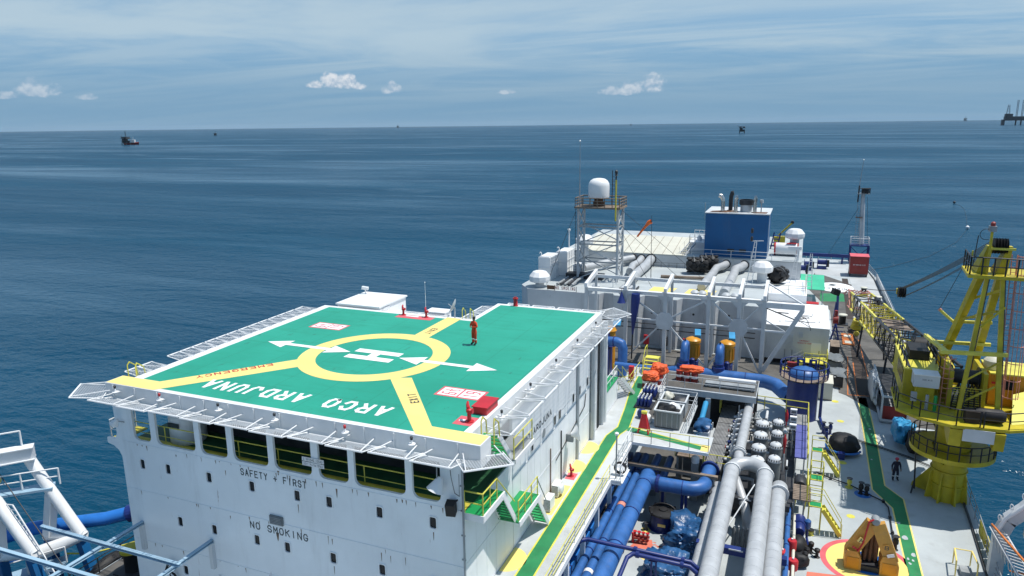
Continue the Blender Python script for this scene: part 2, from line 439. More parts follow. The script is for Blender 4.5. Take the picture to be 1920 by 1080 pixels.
def curve_mesh(cu, name):
    tmp = bpy.data.objects.new('tmp', cu)
    COL.objects.link(tmp)
    dg = bpy.context.evaluated_depsgraph_get()
    me = bpy.data.meshes.new_from_object(tmp.evaluated_get(dg))
    bpy.data.objects.remove(tmp)
    me.name = name
    return me
GLY = {'A': [[(0, 0), (.5, 1), (1, 0)], [(.2, .34), (.8, .34)]], 'B': [[(0, 0), (0, 1), (.75, 1), (.95, .85), (.95, .65), (.75, .52), (0, .52)], [(.75, .52), (1, .36), (1, .15), (.8, 0), (0, 0)]],
 'C': [[(1, .74), (.75, 1), (.25, 1), (0, .74), (0, .26), (.25, 0), (.75, 0), (1, .26)]], 'D': [[(0, 0), (0, 1), (.7, 1), (1, .74), (1, .26), (.7, 0), (0, 0)]],
 'E': [[(1, 1), (0, 1), (0, 0), (1, 0)], [(0, .52), (.75, .52)]], 'F': [[(1, 1), (0, 1), (0, 0)], [(0, .52), (.75, .52)]],
 'G': [[(1, .74), (.75, 1), (.25, 1), (0, .74), (0, .26), (.25, 0), (.75, 0), (1, .26), (1, .45), (.55, .45)]], 'I': [[(.5, 0), (.5, 1)]], 'J': [[(1, 1), (1, .26), (.75, 0), (.25, 0), (0, .26)]],
 'K': [[(0, 0), (0, 1)], [(1, 1), (.05, .45)], [(.35, .62), (1, 0)]], 'M': [[(0, 0), (0, 1), (.5, .4), (1, 1), (1, 0)]], 'N': [[(0, 0), (0, 1), (1, 0), (1, 1)]],
 'O': [[(.25, 0), (0, .26), (0, .74), (.25, 1), (.75, 1), (1, .74), (1, .26), (.75, 0), (.25, 0)]], 'P': [[(0, 0), (0, 1), (.75, 1), (1, .85), (1, .62), (.75, .46), (0, .46)]],
 'R': [[(0, 0), (0, 1), (.75, 1), (1, .85), (1, .64), (.75, .48), (0, .48)], [(.5, .48), (1, 0)]], 'S': [[(1, .78), (.75, 1), (.25, 1), (0, .8), (0, .66), (.2, .53), (.8, .47), (1, .34), (1, .2), (.75, 0), (.25, 0), (0, .22)]],
 'T': [[(0, 1), (1, 1)], [(.5, 1), (.5, 0)]], 'U': [[(0, 1), (0, .26), (.25, 0), (.75, 0), (1, .26), (1, 1)]], 'X': [[(0, 0), (1, 1)], [(0, 1), (1, 0)]], 'Y': [[(0, 1), (.5, .5), (1, 1)], [(.5, .5), (.5, 0)]],
 '+': [[(0, .45), (1, .45)], [(.5, .1), (.5, .8)]], '/': [[(0, 0), (1, 1)]], '.': [[(.4, 0), (.6, 0)]], 't': [[(.4, .95), (.4, .2), (.6, 0), (.9, 0)], [(.05, .6), (.85, .6)]], 'v': [[(.1, .6), (.5, 0), (.9, .6)]], 'o': [[(.1, 0), (.1, .6), (.9, .6), (.9, 0), (.1, 0)]],
 '1': [[(.5, 0), (.5, 1), (.3, .85)]], '2': [[(0, .8), (.2, 1), (.8, 1), (1, .8), (1, .6), (0, 0), (1, 0)]], '3': [[(0, 1), (1, 1), (.5, .55), (1, .4), (1, .15), (.8, 0), (0, 0)]], '4': [[(.8, 0), (.8, 1), (0, .3), (1, .3)]], '5': [[(1, 1), (0, 1), (0, .55), (.8, .55), (1, .4), (1, .15), (.8, 0), (0, 0)]],
 '6': [[(.9, 1), (.3, 1), (0, .6), (0, 0), (1, 0), (1, .5), (0, .5)]], '7': [[(0, 1), (1, 1), (.4, 0)]], '8': [[(0, 0), (0, 1), (1, 1), (1, 0), (0, 0)], [(0, .5), (1, .5)]], '9': [[(1, .5), (0, .5), (0, 1), (1, 1), (1, .4), (.6, 0), (.1, 0)]], '0': [[(0, 0), (0, 1), (1, 1), (1, 0), (0, 0)]]}
def text(s, h, w, M, mat, parent, name='lettering', space=1.0, bold=0.0):
    """flat painted block lettering of cap height h and total width w; M places its centre (x right, y up, z out)"""
    n = len(s); adv = w / (n - 0.26); lw = adv * 0.74; st = min(h * (0.14 + bold * 2.2), lw * (0.24 + bold * 2))
    base = wloc(parent); mb = MB(); lift = 0
    for i, ch in enumerate(s):
        x0 = -w / 2 + i * adv
        for line in GLY.get(ch, []):
            pts = [Vector((x0 + st / 2 + px * (lw - st), -h / 2 + st / 2 + py * (h - st), 0)) for px, py in line]
            for a, b in zip(pts[:-1], pts[1:]):
                d = (b - a).normalized(); o = Vector((-d.y, d.x, 0)) * st / 2; e = d * st * 0.46
                lift = (lift + 1) % 7; z = Vector((0, 0, 0.0004 * lift))
                mb.add([M @ (a - e - o + z), M @ (b + e - o + z), M @ (b + e + o + z), M @ (a - e + o + z)], [(0, 1, 2, 3)])
    return mb.build(name, mat, parent)
def TM(c, right, up):
    r = Vector(right).normalized(); u = Vector(up).normalized(); n = r.cross(u)
    return Matrix(((r.x, u.x, n.x, c[0]), (r.y, u.y, n.y, c[1]), (r.z, u.z, n.z, c[2]), (0, 0, 0, 1)))
def rrect(x0, x1, y0, y1, r, rt=None, n=4):
    """rounded rectangle; rt = radius of the two top corners"""
    rt = r if rt is None else rt
    out = []
    for cx, cy, rr, a in ((x1 - r, y0 + r, r, -90), (x1 - rt, y1 - rt, rt, 0), (x0 + rt, y1 - rt, rt, 90), (x0 + r, y0 + r, r, 180)):
        for i in range(n + 1):
            t = R(a + 90 * i / n)
            out.append((cx + rr * math.cos(t), cy + rr * math.sin(t)))
    return out
def plate(outer, holes, th, M, name, mat, parent):
    """flat plate with real openings, centred on the plane of M (x, y in plane)"""
    cu = bpy.data.curves.new(name, 'CURVE')
    cu.dimensions = '2D'; cu.fill_mode = 'BOTH'; cu.extrude = th / 2
    for loop in [outer] + holes:
        sp = cu.splines.new('POLY'); sp.points.add(len(loop) - 1); sp.use_cyclic_u = True
        for p, q in zip(sp.points, loop): p.co = (q[0], q[1], 0, 1)
    me = curve_mesh(cu, name)
    base = wloc(parent)
    for v in me.vertices: v.co = (M @ v.co) - base
    me.materials.clear(); me.materials.append(mat)
    ob = bpy.data.objects.new(name, me); COL.objects.link(ob); ob.parent = parent
    ob['_w'] = list(base)
    return ob
def stairs(parent, a, b, w, n, tread_mat, str_mat, nose=None, rail=None, depth=0.24):
    """flight from top a to foot b (world), width w; treads are single parts"""
    a, b = Vector(a), Vector(b)
    run = Vector((b.x - a.x, b.y - a.y, 0)); d = run.normalized(); side = Vector((-d.y, d.x, 0))
    rz = math.atan2(d.y, d.x)
    key = ('tread', round(w, 2), tread_mat.name, round(depth, 2))
    me = shared(key, lambda: mmesh(MB().box((0, 0, 0), (depth, w, 0.04)), 'tread', tread_mat))
    me2 = shared(('nosing', round(w, 2)), lambda: mmesh(MB().box((0, 0, 0), (0.05, w, 0.045)), 'nosing', nose or YELR)) if nose else None
    for i in range(n):
        p = a.lerp(b, (i + 0.5) / n)
        t = inst('tread', me, parent, p, (0, 0, rz))
        if nose:
            q = inst('nosing', me2, t, p); q.location = (depth / 2 + 0.026, 0, 0)
    for sg in (-1, 1):
        MB().bar(a + side * sg * (w / 2 + 0.03), b + side * sg * (w / 2 + 0.03), 0.05, 0.26).build('stringer', str_mat, parent)
        if rail:
            o = side * sg * (w / 2 + 0.03); u = Vector((0, 0, 1.0))
            MB().pipe([a + o + u, b + o + u], 0.025, 6).build('handrail', rail, parent)
            for k in (0.02, 0.5, 0.98):
                p = a.lerp(b, k) + o
                MB().pipe([p, p + u], 0.022, 5).build('post', rail, parent)
def blob(c, size, seed, n=3, rough=0.22, flat=True, drape=0.0):
    """uneven lump (covered goods, fenders): subdivided ball pushed about by noise"""
    bm = bmesh.new(); bmesh.ops.create_icosphere(bm, subdivisions=n, radius=1.0)
    from mathutils import noise as nz
    for v in bm.verts:
        p = v.co.copy()
        k = 1 + rough * 0.8 * nz.noise(p * 1.6 + Vector((seed, 0, 0))) + rough * 0.5 * (0.5 - abs(nz.noise(p * 3.3 + Vector((0, seed, 0))))) + (rough * 0.3 * (0.4 - abs(nz.noise(p * 7.3 + Vector((seed, seed, 0))))) if n > 3 else 0)
        if drape:
            m = max(abs(p.x), abs(p.y), abs(p.z)); p = p.lerp(p / m, drape)
        p = p * k
        if flat and p.z < -0.55: p.z = -0.55
        v.co = Vector((p.x * size[0], p.y * size[1], p.z * size[2])) + Vector(c)
    mb = MB(); bm.verts.index_update()
    mb.add([v.co.copy() for v in bm.verts], [[v.index for v in f.verts] for f in bm.faces], True)
    bm.free()
    return mb

# ================================================================== sea
def sea_mat():
    m = bpy.data.materials.new('sea_water')
    m.use_nodes = True
    t = NT(m.node_tree)
    bs = m.node_tree.nodes['Principled BSDF']
    pos = t.n('ShaderNodeNewGeometry').outputs['Position']
    w1 = t.noise(t.mapping(pos, (0, 0, 0), (0, 0, R(24)), (0.42, 1.0, 1)), 0.115, 6.0, 0.6, 0.5)
    w2 = t.noise(t.mapping(pos, (7, 3, 0), (0, 0, R(8)), (0.55, 1.0, 1)), 0.55, 4.0, 0.6, 0.3)
    # slicks and wind lanes: large patches with calmer or rougher water
    s1 = t.noise(t.mapping(pos, (400, 900, 0), (0, 0, R(22)), (0.3, 1.0, 1)), 0.0034, 6.0, 0.62, 1.5)
    s2 = t.noise(t.mapping(pos, (0, 0, 0), (0, 0, R(24)), (0.2, 1.0, 1)), 0.021, 4.0, 0.55, 0.6)
    calm = t.m('MULTIPLY', t.ramp(s1, 0.42, 0.68), t.ramp(s2, 0.3, 0.62, 0.3, 1.0))
    s3 = t.noise(t.mapping(pos, (60, 220, 0), (0, 0, R(30)), (0.26, 1.0, 1)), 0.0125, 6.0, 0.62, 1.4)
    calm = t.m('MAXIMUM', calm, t.m('MULTIPLY', t.ramp(s3, 0.52, 0.70), 0.75))
    h = t.m('MULTIPLY_ADD', w2, 0.30, w1)
    bmp = t.n('ShaderNodeBump', {'Height': h, 'Strength': t.m('MULTIPLY_ADD', calm, -0.62, 0.85), 'Distance': 2.3})
    col = t.mix(t.ramp(s2, 0.25, 0.75), (0.0010, 0.038, 0.078), (0.0016, 0.051, 0.098))
    dif = t.n('ShaderNodeBsdfDiffuse', {'Color': col, 'Normal': bmp.outputs[0]})
    glo = t.n('ShaderNodeBsdfGlossy', {'Color': (0.9, 0.96, 1.0, 1), 'Roughness': t.m('MULTIPLY_ADD', calm, -0.12, 0.22), 'Normal': bmp.outputs[0]})
    fr = t.n('ShaderNodeFresnel', {'IOR': 1.33, 'Normal': bmp.outputs[0]}).outputs[0]
    # steep wave faces hide each other at low angles, so a rough sea never mirrors fully; slicks do so more
    fr = t.m('MINIMUM', t.m('MULTIPLY', fr, t.m('MULTIPLY_ADD', calm, 0.5, 0.5)), t.m('MULTIPLY_ADD', calm, 0.34, 0.19))
    mx = t.n('ShaderNodeMixShader', {0: fr, 1: dif.outputs[0], 2: glo.outputs[0]})
    m.node_tree.nodes.remove(bs)
    t.t.links.new(mx.outputs[0], m.node_tree.nodes['Material Output'].inputs['Surface'])
    return m
SEA = -7.0
mb = MB()
L = 29000
mb.add([(-L, -L, SEA), (L, -L, SEA), (L, L, SEA), (-L, L, SEA)], [(0, 1, 2, 3)])
sea = structure(mb.build('sea', sea_mat()))

# ================================================================== ship hull and main deck
HULL = [(-34.2, 29.5), (-34.2, 138), (-28, 150), (8.5, 150.5), (11.0, 148.0), (12.5, 134), (12.75, 94), (12.45, 52), (11.9, 40), (11.2, 14), (4, -4), (-20, -8), (-34, 6), (-38.2, 14), (-38.2, 29.5)]
HULLR = HULL[::-1]
ship_hull = structure(MB().prism(HULLR[::-1] if False else HULL[::-1], SEA - 3, -0.02).build('ship_hull', DRED))
main_deck = structure(MB().prism(HULL[::-1], -0.02, 0.0).build('main_deck', DECKW))
def sheet(name, poly, z, mat, parent=None, th=0.004):
    o = MB().prism(poly, z - 0.003, z + th - 0.003).build(name, mat, parent)
    if not parent: structure(o)
    return o
def rect(x0, x1, y0, y1): return [(x0, y0), (x1, y0), (x1, y1), (x0, y1)]
def disc(cx, cy, r, n=32, ry=None): return [(cx + r * math.cos(2 * math.pi * i / n), cy + (ry or r) * math.sin(2 * math.pi * i / n)) for i in range(n)]
def ring(mb, cx, cy, r0, r1, z, n=72):
    v = []
    for i in range(n):
        a = 2 * math.pi * i / n
        v += [(cx + r0 * math.cos(a), cy + r0 * math.sin(a), z), (cx + r1 * math.cos(a), cy + r1 * math.sin(a), z)]
    return mb.add(v, [(2 * i, 2 * i + 1, (2 * i + 3) % (2 * n), (2 * i + 2) % (2 * n)) for i in range(n)])

# ================================================================== helideck
H = 13.3
hd = thing('helideck', 'green painted helicopter deck with yellow circle and white H on top of the front block', 'helideck', (-22.6, 34, H))
OUT = [(-33.5, 24.9), (-11.7, 24.9), (-11.7, 25.98), (-12.6, 25.98), (-12.6, 47.55), (-20.6, 47.55), (-20.6, 42.75), (-32.65, 42.75), (-32.65, 26.0), (-33.5, 26.0)]
MB().prism(OUT, H - 1.05, H).build('deck_slab', WHITE, hd)
def mark(name, poly, lev, mat):
    return MB().prism(poly, H + 0.001, H + 0.004 * lev).build(name, mat, hd)
mark('green_surface', [(-32.0, 25.22), (-12.98, 25.22), (-12.98, 47.15), (-20.22, 47.15), (-20.22, 42.38), (-32.0, 42.38)], 1, GREENH)
def top(name, mb, lev, mat):
    for v in mb.v: v.z = H + 0.004 * lev
    return mb.build(name, mat, hd)
CX, CY = -22.5, 33.75
top('landing_circle', ring(MB(), CX, CY, 3.36, 4.4, 0), 3, YELH)
def poly(pts): return MB().add([(x, y, 0) for x, y in pts], [tuple(range(len(pts)))])
top('emergency_path', poly([(-33.45, 24.95), (-30.1, 24.95), (-25.35, 30.55), (-26.3, 31.55), (-30.8, 26.0), (-33.45, 26.0)]), 2, YELH)
top('exit_path', poly([(-14.85, 25.0), (-11.75, 25.0), (-11.75, 25.93), (-14.55, 25.97), (-18.55, 31.15), (-19.65, 30.75)]), 2, YELH)
top('rear_exit_path', poly([(-22.36, 37.3), (-21.25, 37.3), (-21.25, 42.7), (-22.36, 42.7)]), 2, YELH)
# H
for y in (33.13, 34.25):
    top('letter_bar', poly(rect(-24.05, -21.02, y - 0.3, y + 0.3)), 4, LINEH)
top('letter_bar', poly(rect(-22.83, -22.25, 33.43, 33.95)), 4, LINEH)
for x0, x1 in ((-30.3, -24.2), (-20.9, -14.76)):
    y = 33.77
    top('arrow', poly([(x0, y), (x0 + 1.53, y - 0.7), (x0 + 1.53, y - 0.19), (x1 - 1.53, y - 0.19), (x1 - 1.53, y - 0.7), (x1, y), (x1 - 1.53, y + 0.7), (x1 - 1.53, y + 0.19), (x0 + 1.53, y + 0.19), (x0 + 1.53, y + 0.7)]), 4, LINEH)
def ht(s, h, w, c, ang, mat, lev=4, bold=0.0, space=1.0):
    r = (math.cos(R(ang)), math.sin(R(ang)), 0); u = (-math.sin(R(ang)), math.cos(R(ang)), 0)
    return text(s, h, w, TM((c[0], c[1], H + 0.004 * lev), r, u), mat, hd, bold=bold, space=space)
ht('ARCO ARDJUNA', 1.12, 11.1, (-22.75, 26.68), 180, LINEH, 3, 0.022, 1.1)
ht('EXIT', 0.42, 1.25, (-17.0, 28.6), 128, TEXTD, 4, 0.012)
ht('EXIT', 0.42, 1.2, (-21.8, 39.3), -90, TEXTD, 4, 0.012)
ht('EMERGENCY', 0.42, 4.0, (-28.25, 28.75), -128, RED, 4, 0.005, 1.15)
for x0, x1, y0, y1 in ((-30.04, -27.55, 37.38, 38.63), (-16.33, -13.85, 29.42, 30.66)):
    top('weight_panel_border', poly(rect(x0, x1, y0, y1)), 2, REDL)
    xm = (x0 + x1) / 2
    for a, b, s in ((x0 + 0.12, xm - 0.05, '6t'), (xm + 0.05, x1 - 0.12, '19')):
        top('weight_panel', poly(rect(a, b, y0 + 0.12, y1 - 0.12)), 3, LINEH)
        ht(s, 0.8, 0.72, ((a + b) / 2, (y0 + y1) / 2), 90, REDL, 4, 0.01)
# safety nets: framed wire panels on sloping arms
def net_mesh(w, d):
    def mk():
        mb = MB(); r = 0.011; st = 0.115
        for i in range(1, int(w / st)):
            x = -w / 2 + i * st; mb.bar((x, 0, 0), (x, d, 0), r)
        for i in range(1, int(d / st)):
            mb.bar((-w / 2, i * st, 0), (w / 2, i * st, 0), r)
        return mmesh(mb, 'net', WHITE)
    return shared(('net', round(w, 2), d), mk)
def frame_mesh(w, d):
    def mk():
        mb = MB().pipe([(-w / 2, 0, 0), (w / 2, 0, 0)], 0.03, 6).pipe([(-w / 2, d, 0), (w / 2, d, 0)], 0.045, 6)
        for x in (-w / 2, w / 2): mb.pipe([(x, -0.25, 0), (x, d, 0)], 0.03, 6)
        mb.pipe([(-w / 2 + 0.35, -0.3, 0.32), (-w / 2 + 0.1, d, 0.03)], 0.028, 5)
        mb.pipe([(w / 2 - 0.35, -0.3, 0.32), (w / 2 - 0.1, d, 0.03)], 0.028, 5)
        return mmesh(mb, 'net_panel', WHITE)
    return shared(('netf', round(w, 2), d), mk)
def net(p, rz, w, d, tilt):
    f = inst('net_panel', frame_mesh(w, d), hd, p, (tilt, 0, rz))
    n = inst('net', net_mesh(w, d), f, p); n.location = (0, 0, 0)
for k in range(5):                                                  # near side, outward -Y
    x0 = -33.1 + k * 4.18
    for q in (0, 1):
        net((x0 + 1.06 + q * 2.0, 24.62, 12.62 - 0.05 * q), math.pi, 1.9, 1.2, R(14))
for k in range(6):                                                  # left side, outward -X
    for q in range(2 if k in (0,) else 3 if k < 5 else 1):
        y = 26.6 + k * 2.9 + q * 0.94
        if y < 42.5: net((-32.85, y + 0.45, 13.05), math.pi / 2, 0.88, 1.25, R(9))
for k in range(9):                                                  # right side, outward +X
    net((-12.42, 28.1 + k * 2.3, 12.75), -math.pi / 2, 2.0, 1.15, R(8))
for x in (-30.9, -28.7, -25.6, -23.7): net((x, 42.95, 13.0), 0, 1.8, 0.9, R(6))
for x in (-19.4, -17.4, -15.4, -13.6): net((x, 47.75, 12.95), 0, 1.7, 1.0, R(6))
for y in (43.9, 46.2): net((-20.8, y, 13.0), math.pi / 2, 1.8, 0.9, R(6))
# corner nets
for c, a in (((-33.55, 25.0, 12.75), 128), ((-11.9, 25.3, 12.6), 218), ((-12.5, 48.0, 12.9), -40)):
    net(c, R(a), 2.1, 1.5, R(8))
# fascia stiffeners
me = mmesh(MB().bx(-0.03, 0.03, -0.055, 0, -0.9, -0.06), 'stiffener', WHITE)
for k in range(14):
    inst('stiffener', me, hd, (-32.9 + k * 1.55, 24.9, H))
# gutter drips along the fascia
me = mmesh(MB().lathe([(0.16, 0), (0.17, 0.05), (0.04, 0.06), (0.045, 0.2), (0.02, 0.24)], (0, 0, 0), 10), 'edge_light_base', CLEAN)
for i, x in enumerate((-32.4, -29.3, -25.5, -22.1, -18.2, -14.8)):
    t = thing('edge_light', 'helideck edge lamp on the near fascia, number %s from the left corner' % ('one two three four five six'.split()[i]), 'lamp', (x, 24.6, H - 0.32), 'lamps along the near edge of the helideck')
    MB().bx(x - 0.05, x + 0.05, 24.6, 24.9, H - 0.36, H - 0.325).build('bracket', WHITE, t)
    inst('lamp_base', me, t, (x, 24.6, H - 0.32))
    MB().lathe([(0.06, 0), (0.07, 0.12), (0.03, 0.16)], (x, 24.6, H - 0.08), 8).build('lamp_head', RED if i % 3 == 1 else DARK, t)
for i, y in enumerate((28.6, 32.4, 36.5, 40.6, 44.8)):
    t = thing('edge_light', 'helideck edge lamp by the right nets, number %s from the yellow corner' % ('one two three four five'.split()[i]), 'lamp', (-12.3, y, H - 0.3), 'lamps along the right edge of the helideck')
    MB().bx(-12.6, -12.3, y - 0.05, y + 0.05, H - 0.36, H - 0.305).build('bracket', WHITE, t)
    inst('lamp_base', me, t, (-12.3, y, H - 0.3))
    MB().lathe([(0.06, 0), (0.07, 0.12), (0.03, 0.16)], (-12.3, y, H - 0.06), 8).build('lamp_head', DARK, t)

# red fire gear on the helideck
def monitor(loc, label, s=1.0, group=None):
    x, y, z = loc
    t = thing('fire_monitor', label, 'fire monitor', loc, group)
    MB().lathe([(0.22 * s, 0), (0.22 * s, 0.04), (0.1 * s, 0.06), (0.1 * s, 0.45 * s), (0.15 * s, 0.5 * s), (0.15 * s, 0.62 * s), (0.08 * s, 0.68 * s)], loc, 12).build('pedestal', RED, t)
    MB().pipe([(x, y, z + 0.55 * s), (x - 0.05 * s, y, z + 0.72 * s), (x - 0.12 * s, y + 0.1 * s, z + 0.82 * s), (x - 0.2 * s, y + 0.3 * s, z + 0.86 * s)], [0.09 * s, 0.09 * s, 0.075 * s, 0.055 * s], 8).build('nozzle', RED, t)
    MB().lathe([(0.13 * s, -0.02), (0.13 * s, 0.02)], (x + 0.18 * s, y, z + 0.56 * s), 10, False, 'X').build('hand_wheel', RED, t)
    return t
bb = thing('hose_box', 'large red hose cabinet lying on the helideck by the right edge', 'cabinet', (-13.1, 28.6, H))
MB().bx(-13.45, -12.75, 27.9, 29.2, H + 0.02, H + 0.34).build('cabinet_body', RED, bb)
MB().bx(-13.5, -12.7, 27.85, 29.25, H + 0.342, H + 0.39).build('lid', RED, bb)
for y in (28.15, 28.9): MB().bx(-13.49, -13.452, y - 0.06, y + 0.06, H + 0.2, H + 0.33).build('latch', DRED, bb)
MB().prism(rect(-13.85, -12.95, 26.55, 27.5), H + 0.001, H + 0.012).build('red_patch', REDL, hd)
MB().prism(rect(-13.72, -13.4, 26.95, 27.15), H + 0.012, H + 0.016).build('white_patch', LINE, hd)
monitor((-13.2, 27.0, H + 0.015), 'red fire monitor on a red patch beside the hose cabinet', 0.95)
MB().prism(rect(-25.9, -23.1, 41.55, 42.3), H + 0.001, H + 0.012).build('red_patch', REDL, hd)
MB().prism(rect(-25.3, -24.3, 42.0, 42.2), H + 0.012, H + 0.016).build('white_patch', LINE, hd)
monitor((-25.6, 42.25, H + 0.012), 'red fire monitor at the rear edge of the helideck, next to the white stair house', 0.75)
monitor((-23.75, 42.2, H + 0.012), 'red fire monitor at the rear edge of the helideck, next to the satellite dish', 0.75)
t = thing('hydrant_bollard', 'short red post at the far edge of the helideck', 'bollard', (-19.1, 47.3, H))
MB().lathe([(0.2, 0), (0.16, 0.05), (0.15, 0.5), (0.2, 0.52), (0.2, 0.6), (0.16, 0.62)], (-19.1, 47.3, H), 12).build('post_body', RED, t)
MB().lathe([(0.13, 0), (0.13, 0.05)], (-19.1, 47.3, H + 0.621), 12).build('cap', DRED, t)
# yellow hand loops at the corner ladders
for i, (x, y, lab) in enumerate(((-11.9, 26.1, 'yellow ladder handhold at the right yellow corner of the helideck'), (-33.0, 26.2, 'yellow ladder handhold at the left yellow corner of the helideck'), (-21.0, 42.9, 'yellow ladder handhold at the rear exit path of the helideck'))):
    t = thing('ladder_handhold', lab, 'handrail', (x, y, H), 'yellow handholds at the helideck ladders')
    for s in (-0.3, 0.3):
        MB().pipe([(x + s, y, H - 0.4), (x + s, y, H + 0.55), (x + s * 0.9, y + 0.12, H + 0.7), (x + s, y + 0.5, H + 0.4), (x + s, y + 0.6, H - 0.3)], 0.03, 6).build('hoop', YELR, t)
# stair house, vent box, dish and whip aerial behind the far edge
t = thing('stair_house', 'white flat roofed stair house behind the far left edge of the helideck', 'deckhouse', (-28.8, 44.4, 10))
MB().bx(-31.7, -28.1, 43.0, 46.8, 10, 13.38).build('house_wall', CLEAN, t)
MB().bx(-31.8, -28.0, 42.9, 46.9, 13.383, 13.5).build('roof_plate', CLEAN, t)
MB().bx(-28.098, -28.05, 43.5, 44.4, 11.4, 13.3).build('door', WHITE, t)
t = thing('cctv_camera', 'small white camera on the roof of the helideck stair house', 'camera', (-31.4, 46.3, 13.5))
MB().pipe([(-31.4, 46.3, 13.5), (-31.4, 46.3, 13.85)], 0.05, 8).build('stalk', CLEAN, t)
MB().box((-31.35, 46.2, 13.96), (0.5, 0.26, 0.22), 0.3, 0.15).build('housing', CLEAN, t)
t = thing('vent_box', 'low white box with sloping lid behind the helideck red patch', 'box', (-23.9, 44.0, 12.3))
MB().bx(-24.7, -23.2, 43.9, 44.9, 12.0, 13.2).build('case', CLEAN, t)
MB().bx(-24.78, -23.12, 43.82, 44.95, 13.202, 13.26).build('lid', CLEAN, t)
t = thing('satellite_dish', 'pale satellite dish behind the rear exit path', 'antenna', (-22.4, 43.9, 12.6))
mb = MB().lathe([(0.02, 0), (0.25, 0.03), (0.45, 0.1), (0.56, 0.18), (0.55, 0.2), (0.44, 0.125), (0.24, 0.05)], (0, 0, 0), 18)
M = Matrix.Translation((-22.4, 43.9, 13.75)) @ Matrix.Rotation(R(-62), 4, 'Y') @ Matrix.Rotation(R(20), 4, 'X')
mb.v = [M @ v for v in mb.v]; mb.build('reflector', GREYL, t)
MB().pipe([(-22.4, 43.9, 12.3), (-22.38, 43.9, 13.7)], 0.05, 8).build('mast', GREYL, t)
MB().pipe([(-22.4, 43.9, 13.6), (-22.85, 43.85, 13.95)], 0.02, 5).build('feed_arm', GREYL, t)
def whip(loc, h, label, r=0.03, mat=None, grp='whip aerials'):
    x, y, z = loc
    t = thing('whip_aerial', label, 'antenna', loc, grp)
    MB().pipe([loc, (x, y, z + h * 0.35)], r * 1.5, 6).build('base_tube', mat or GREYS, t)
    MB().pipe([(x, y, z + h * 0.35), (x, y, z + h)], [r, r * 0.5], 6).build('rod', mat or GREYS, t)
    MB().lathe([(r * 0.5, 0), (r * 2, r * 1.5), (r * 0.5, r * 3.5)], (x, y, z + h), 8).build('tip', CLEAN, t)
    return t
whip((-25.05, 44.5, 12.3), 2.9, 'thin white whip aerial behind the red monitors of the helideck', 0.02, CLEAN)

# ================================================================== accommodation block under the helideck
YF, XW, XL = 25.4, -12.85, -33.6
ab = thing('accommodation_block', 'tall white accommodation block carrying the helideck, lettered SAFETY + FIRST and NO SMOKING', 'building', (-23, 37, 0))
OPS = [(-32.5, -31.25), (-30.85, -28.15), (-27.8, -26.02), (-25.65, -23.45), (-23.08, -20.85), (-20.45, -18.76), (-18.43, -15.7), (-15.35, -13.92)]
holes = [rrect(a, b, 9.98, 12.1, 0.34, 0.05) for a, b in OPS]
ROW1 = [(-32.12, 8.62), (-30.27, 8.66), (-27.44, 8.71), (-24.64, 8.74), (-21.85, 8.78), (-19.97, 8.82), (-17.16, 8.86), (-14.36, 8.93)]
ROW2 = [(-29.86, 5.66), (-27.48, 5.70), (-24.65, 5.74), (-22.73, 5.76), (-19.97, 5.81), (-17.19, 5.85), (-14.4, 5.9)]
WINS = ROW1 + ROW2 + [(x, 2.7) for x in (-29.9, -27.4, -24.6, -21.9, -19.9, -17.1, -14.4)]
holes += [rrect(x - 0.19, x + 0.19, z - 0.3, z + 0.3, 0.09) for x, z in WINS]
MF = TM((0, YF + 0.07, 0), (1, 0, 0), (0, 0, 1))
# left end: balcony curve
outer = [(XL, 0.0), (XW, 0.0), (XW, 12.26), (XL - 0.25, 12.26), (XL - 0.2, 10.15), (-33.95, 9.85), (-34.6, 9.8), (-34.6, 9.47), (-34.15, 9.38), (-33.8, 9.15), (-33.62, 8.8)]
plate(outer, holes, 0.14, MF, 'front_wall', FRONTW, ab)
# window frames and panes
fr = MB()
o_, i_ = rrect(-0.22, 0.22, -0.33, 0.33, 0.11), rrect(-0.165, 0.165, -0.275, 0.275, 0.08)
n = len(o_)
fr.add([(x, -0.035, z) for x, z in o_] + [(x, -0.035, z) for x, z in i_] + [(x, 0.0, z) for x, z in o_] + [(x, 0.12, z) for x, z in i_],
       [(i, (i + 1) % n, n + (i + 1) % n, n + i) for i in range(n)] + [(2 * n + i, 2 * n + (i + 1) % n, (i + 1) % n, i) for i in range(n)] + [(n + i, n + (i + 1) % n, 3 * n + (i + 1) % n, 3 * n + i) for i in range(n)])
fme = mmesh(fr, 'window_frame', WALLW)
pme = mmesh(MB().bx(-0.185, 0.185, -0.005, 0.005, -0.295, 0.295), 'pane', GLASS)
for x, z in WINS:
    w = inst('window', fme, ab, (x, YF, z))
    inst('pane', pme, w, (x, YF + 0.04, z))
# interior of the open gallery; floor and back wall darkened to paint its shade
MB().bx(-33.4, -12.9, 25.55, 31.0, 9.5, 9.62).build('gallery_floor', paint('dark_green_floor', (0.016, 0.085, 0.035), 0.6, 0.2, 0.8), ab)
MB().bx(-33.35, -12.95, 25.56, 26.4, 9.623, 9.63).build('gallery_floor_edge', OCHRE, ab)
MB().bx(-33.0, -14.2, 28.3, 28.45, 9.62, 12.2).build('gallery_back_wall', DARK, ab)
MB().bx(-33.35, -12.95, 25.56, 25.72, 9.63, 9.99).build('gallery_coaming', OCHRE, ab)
rails(ab, [(-33.3, 25.9, 9.63), (-13.2, 25.9, 9.63)], 1.15, 0.028, 2.55, YELR, 1)
t = thing('white_drum', 'large white tank seen through the second gallery opening under the helideck', 'tank', (-30.4, 27.1, 9.63))
MB().lathe([(0.9, 0), (0.95, 0.1), (0.95, 1.5), (0.8, 1.7)], (-30.4, 27.1, 9.63), 20).build('shell', CLEAN, t)
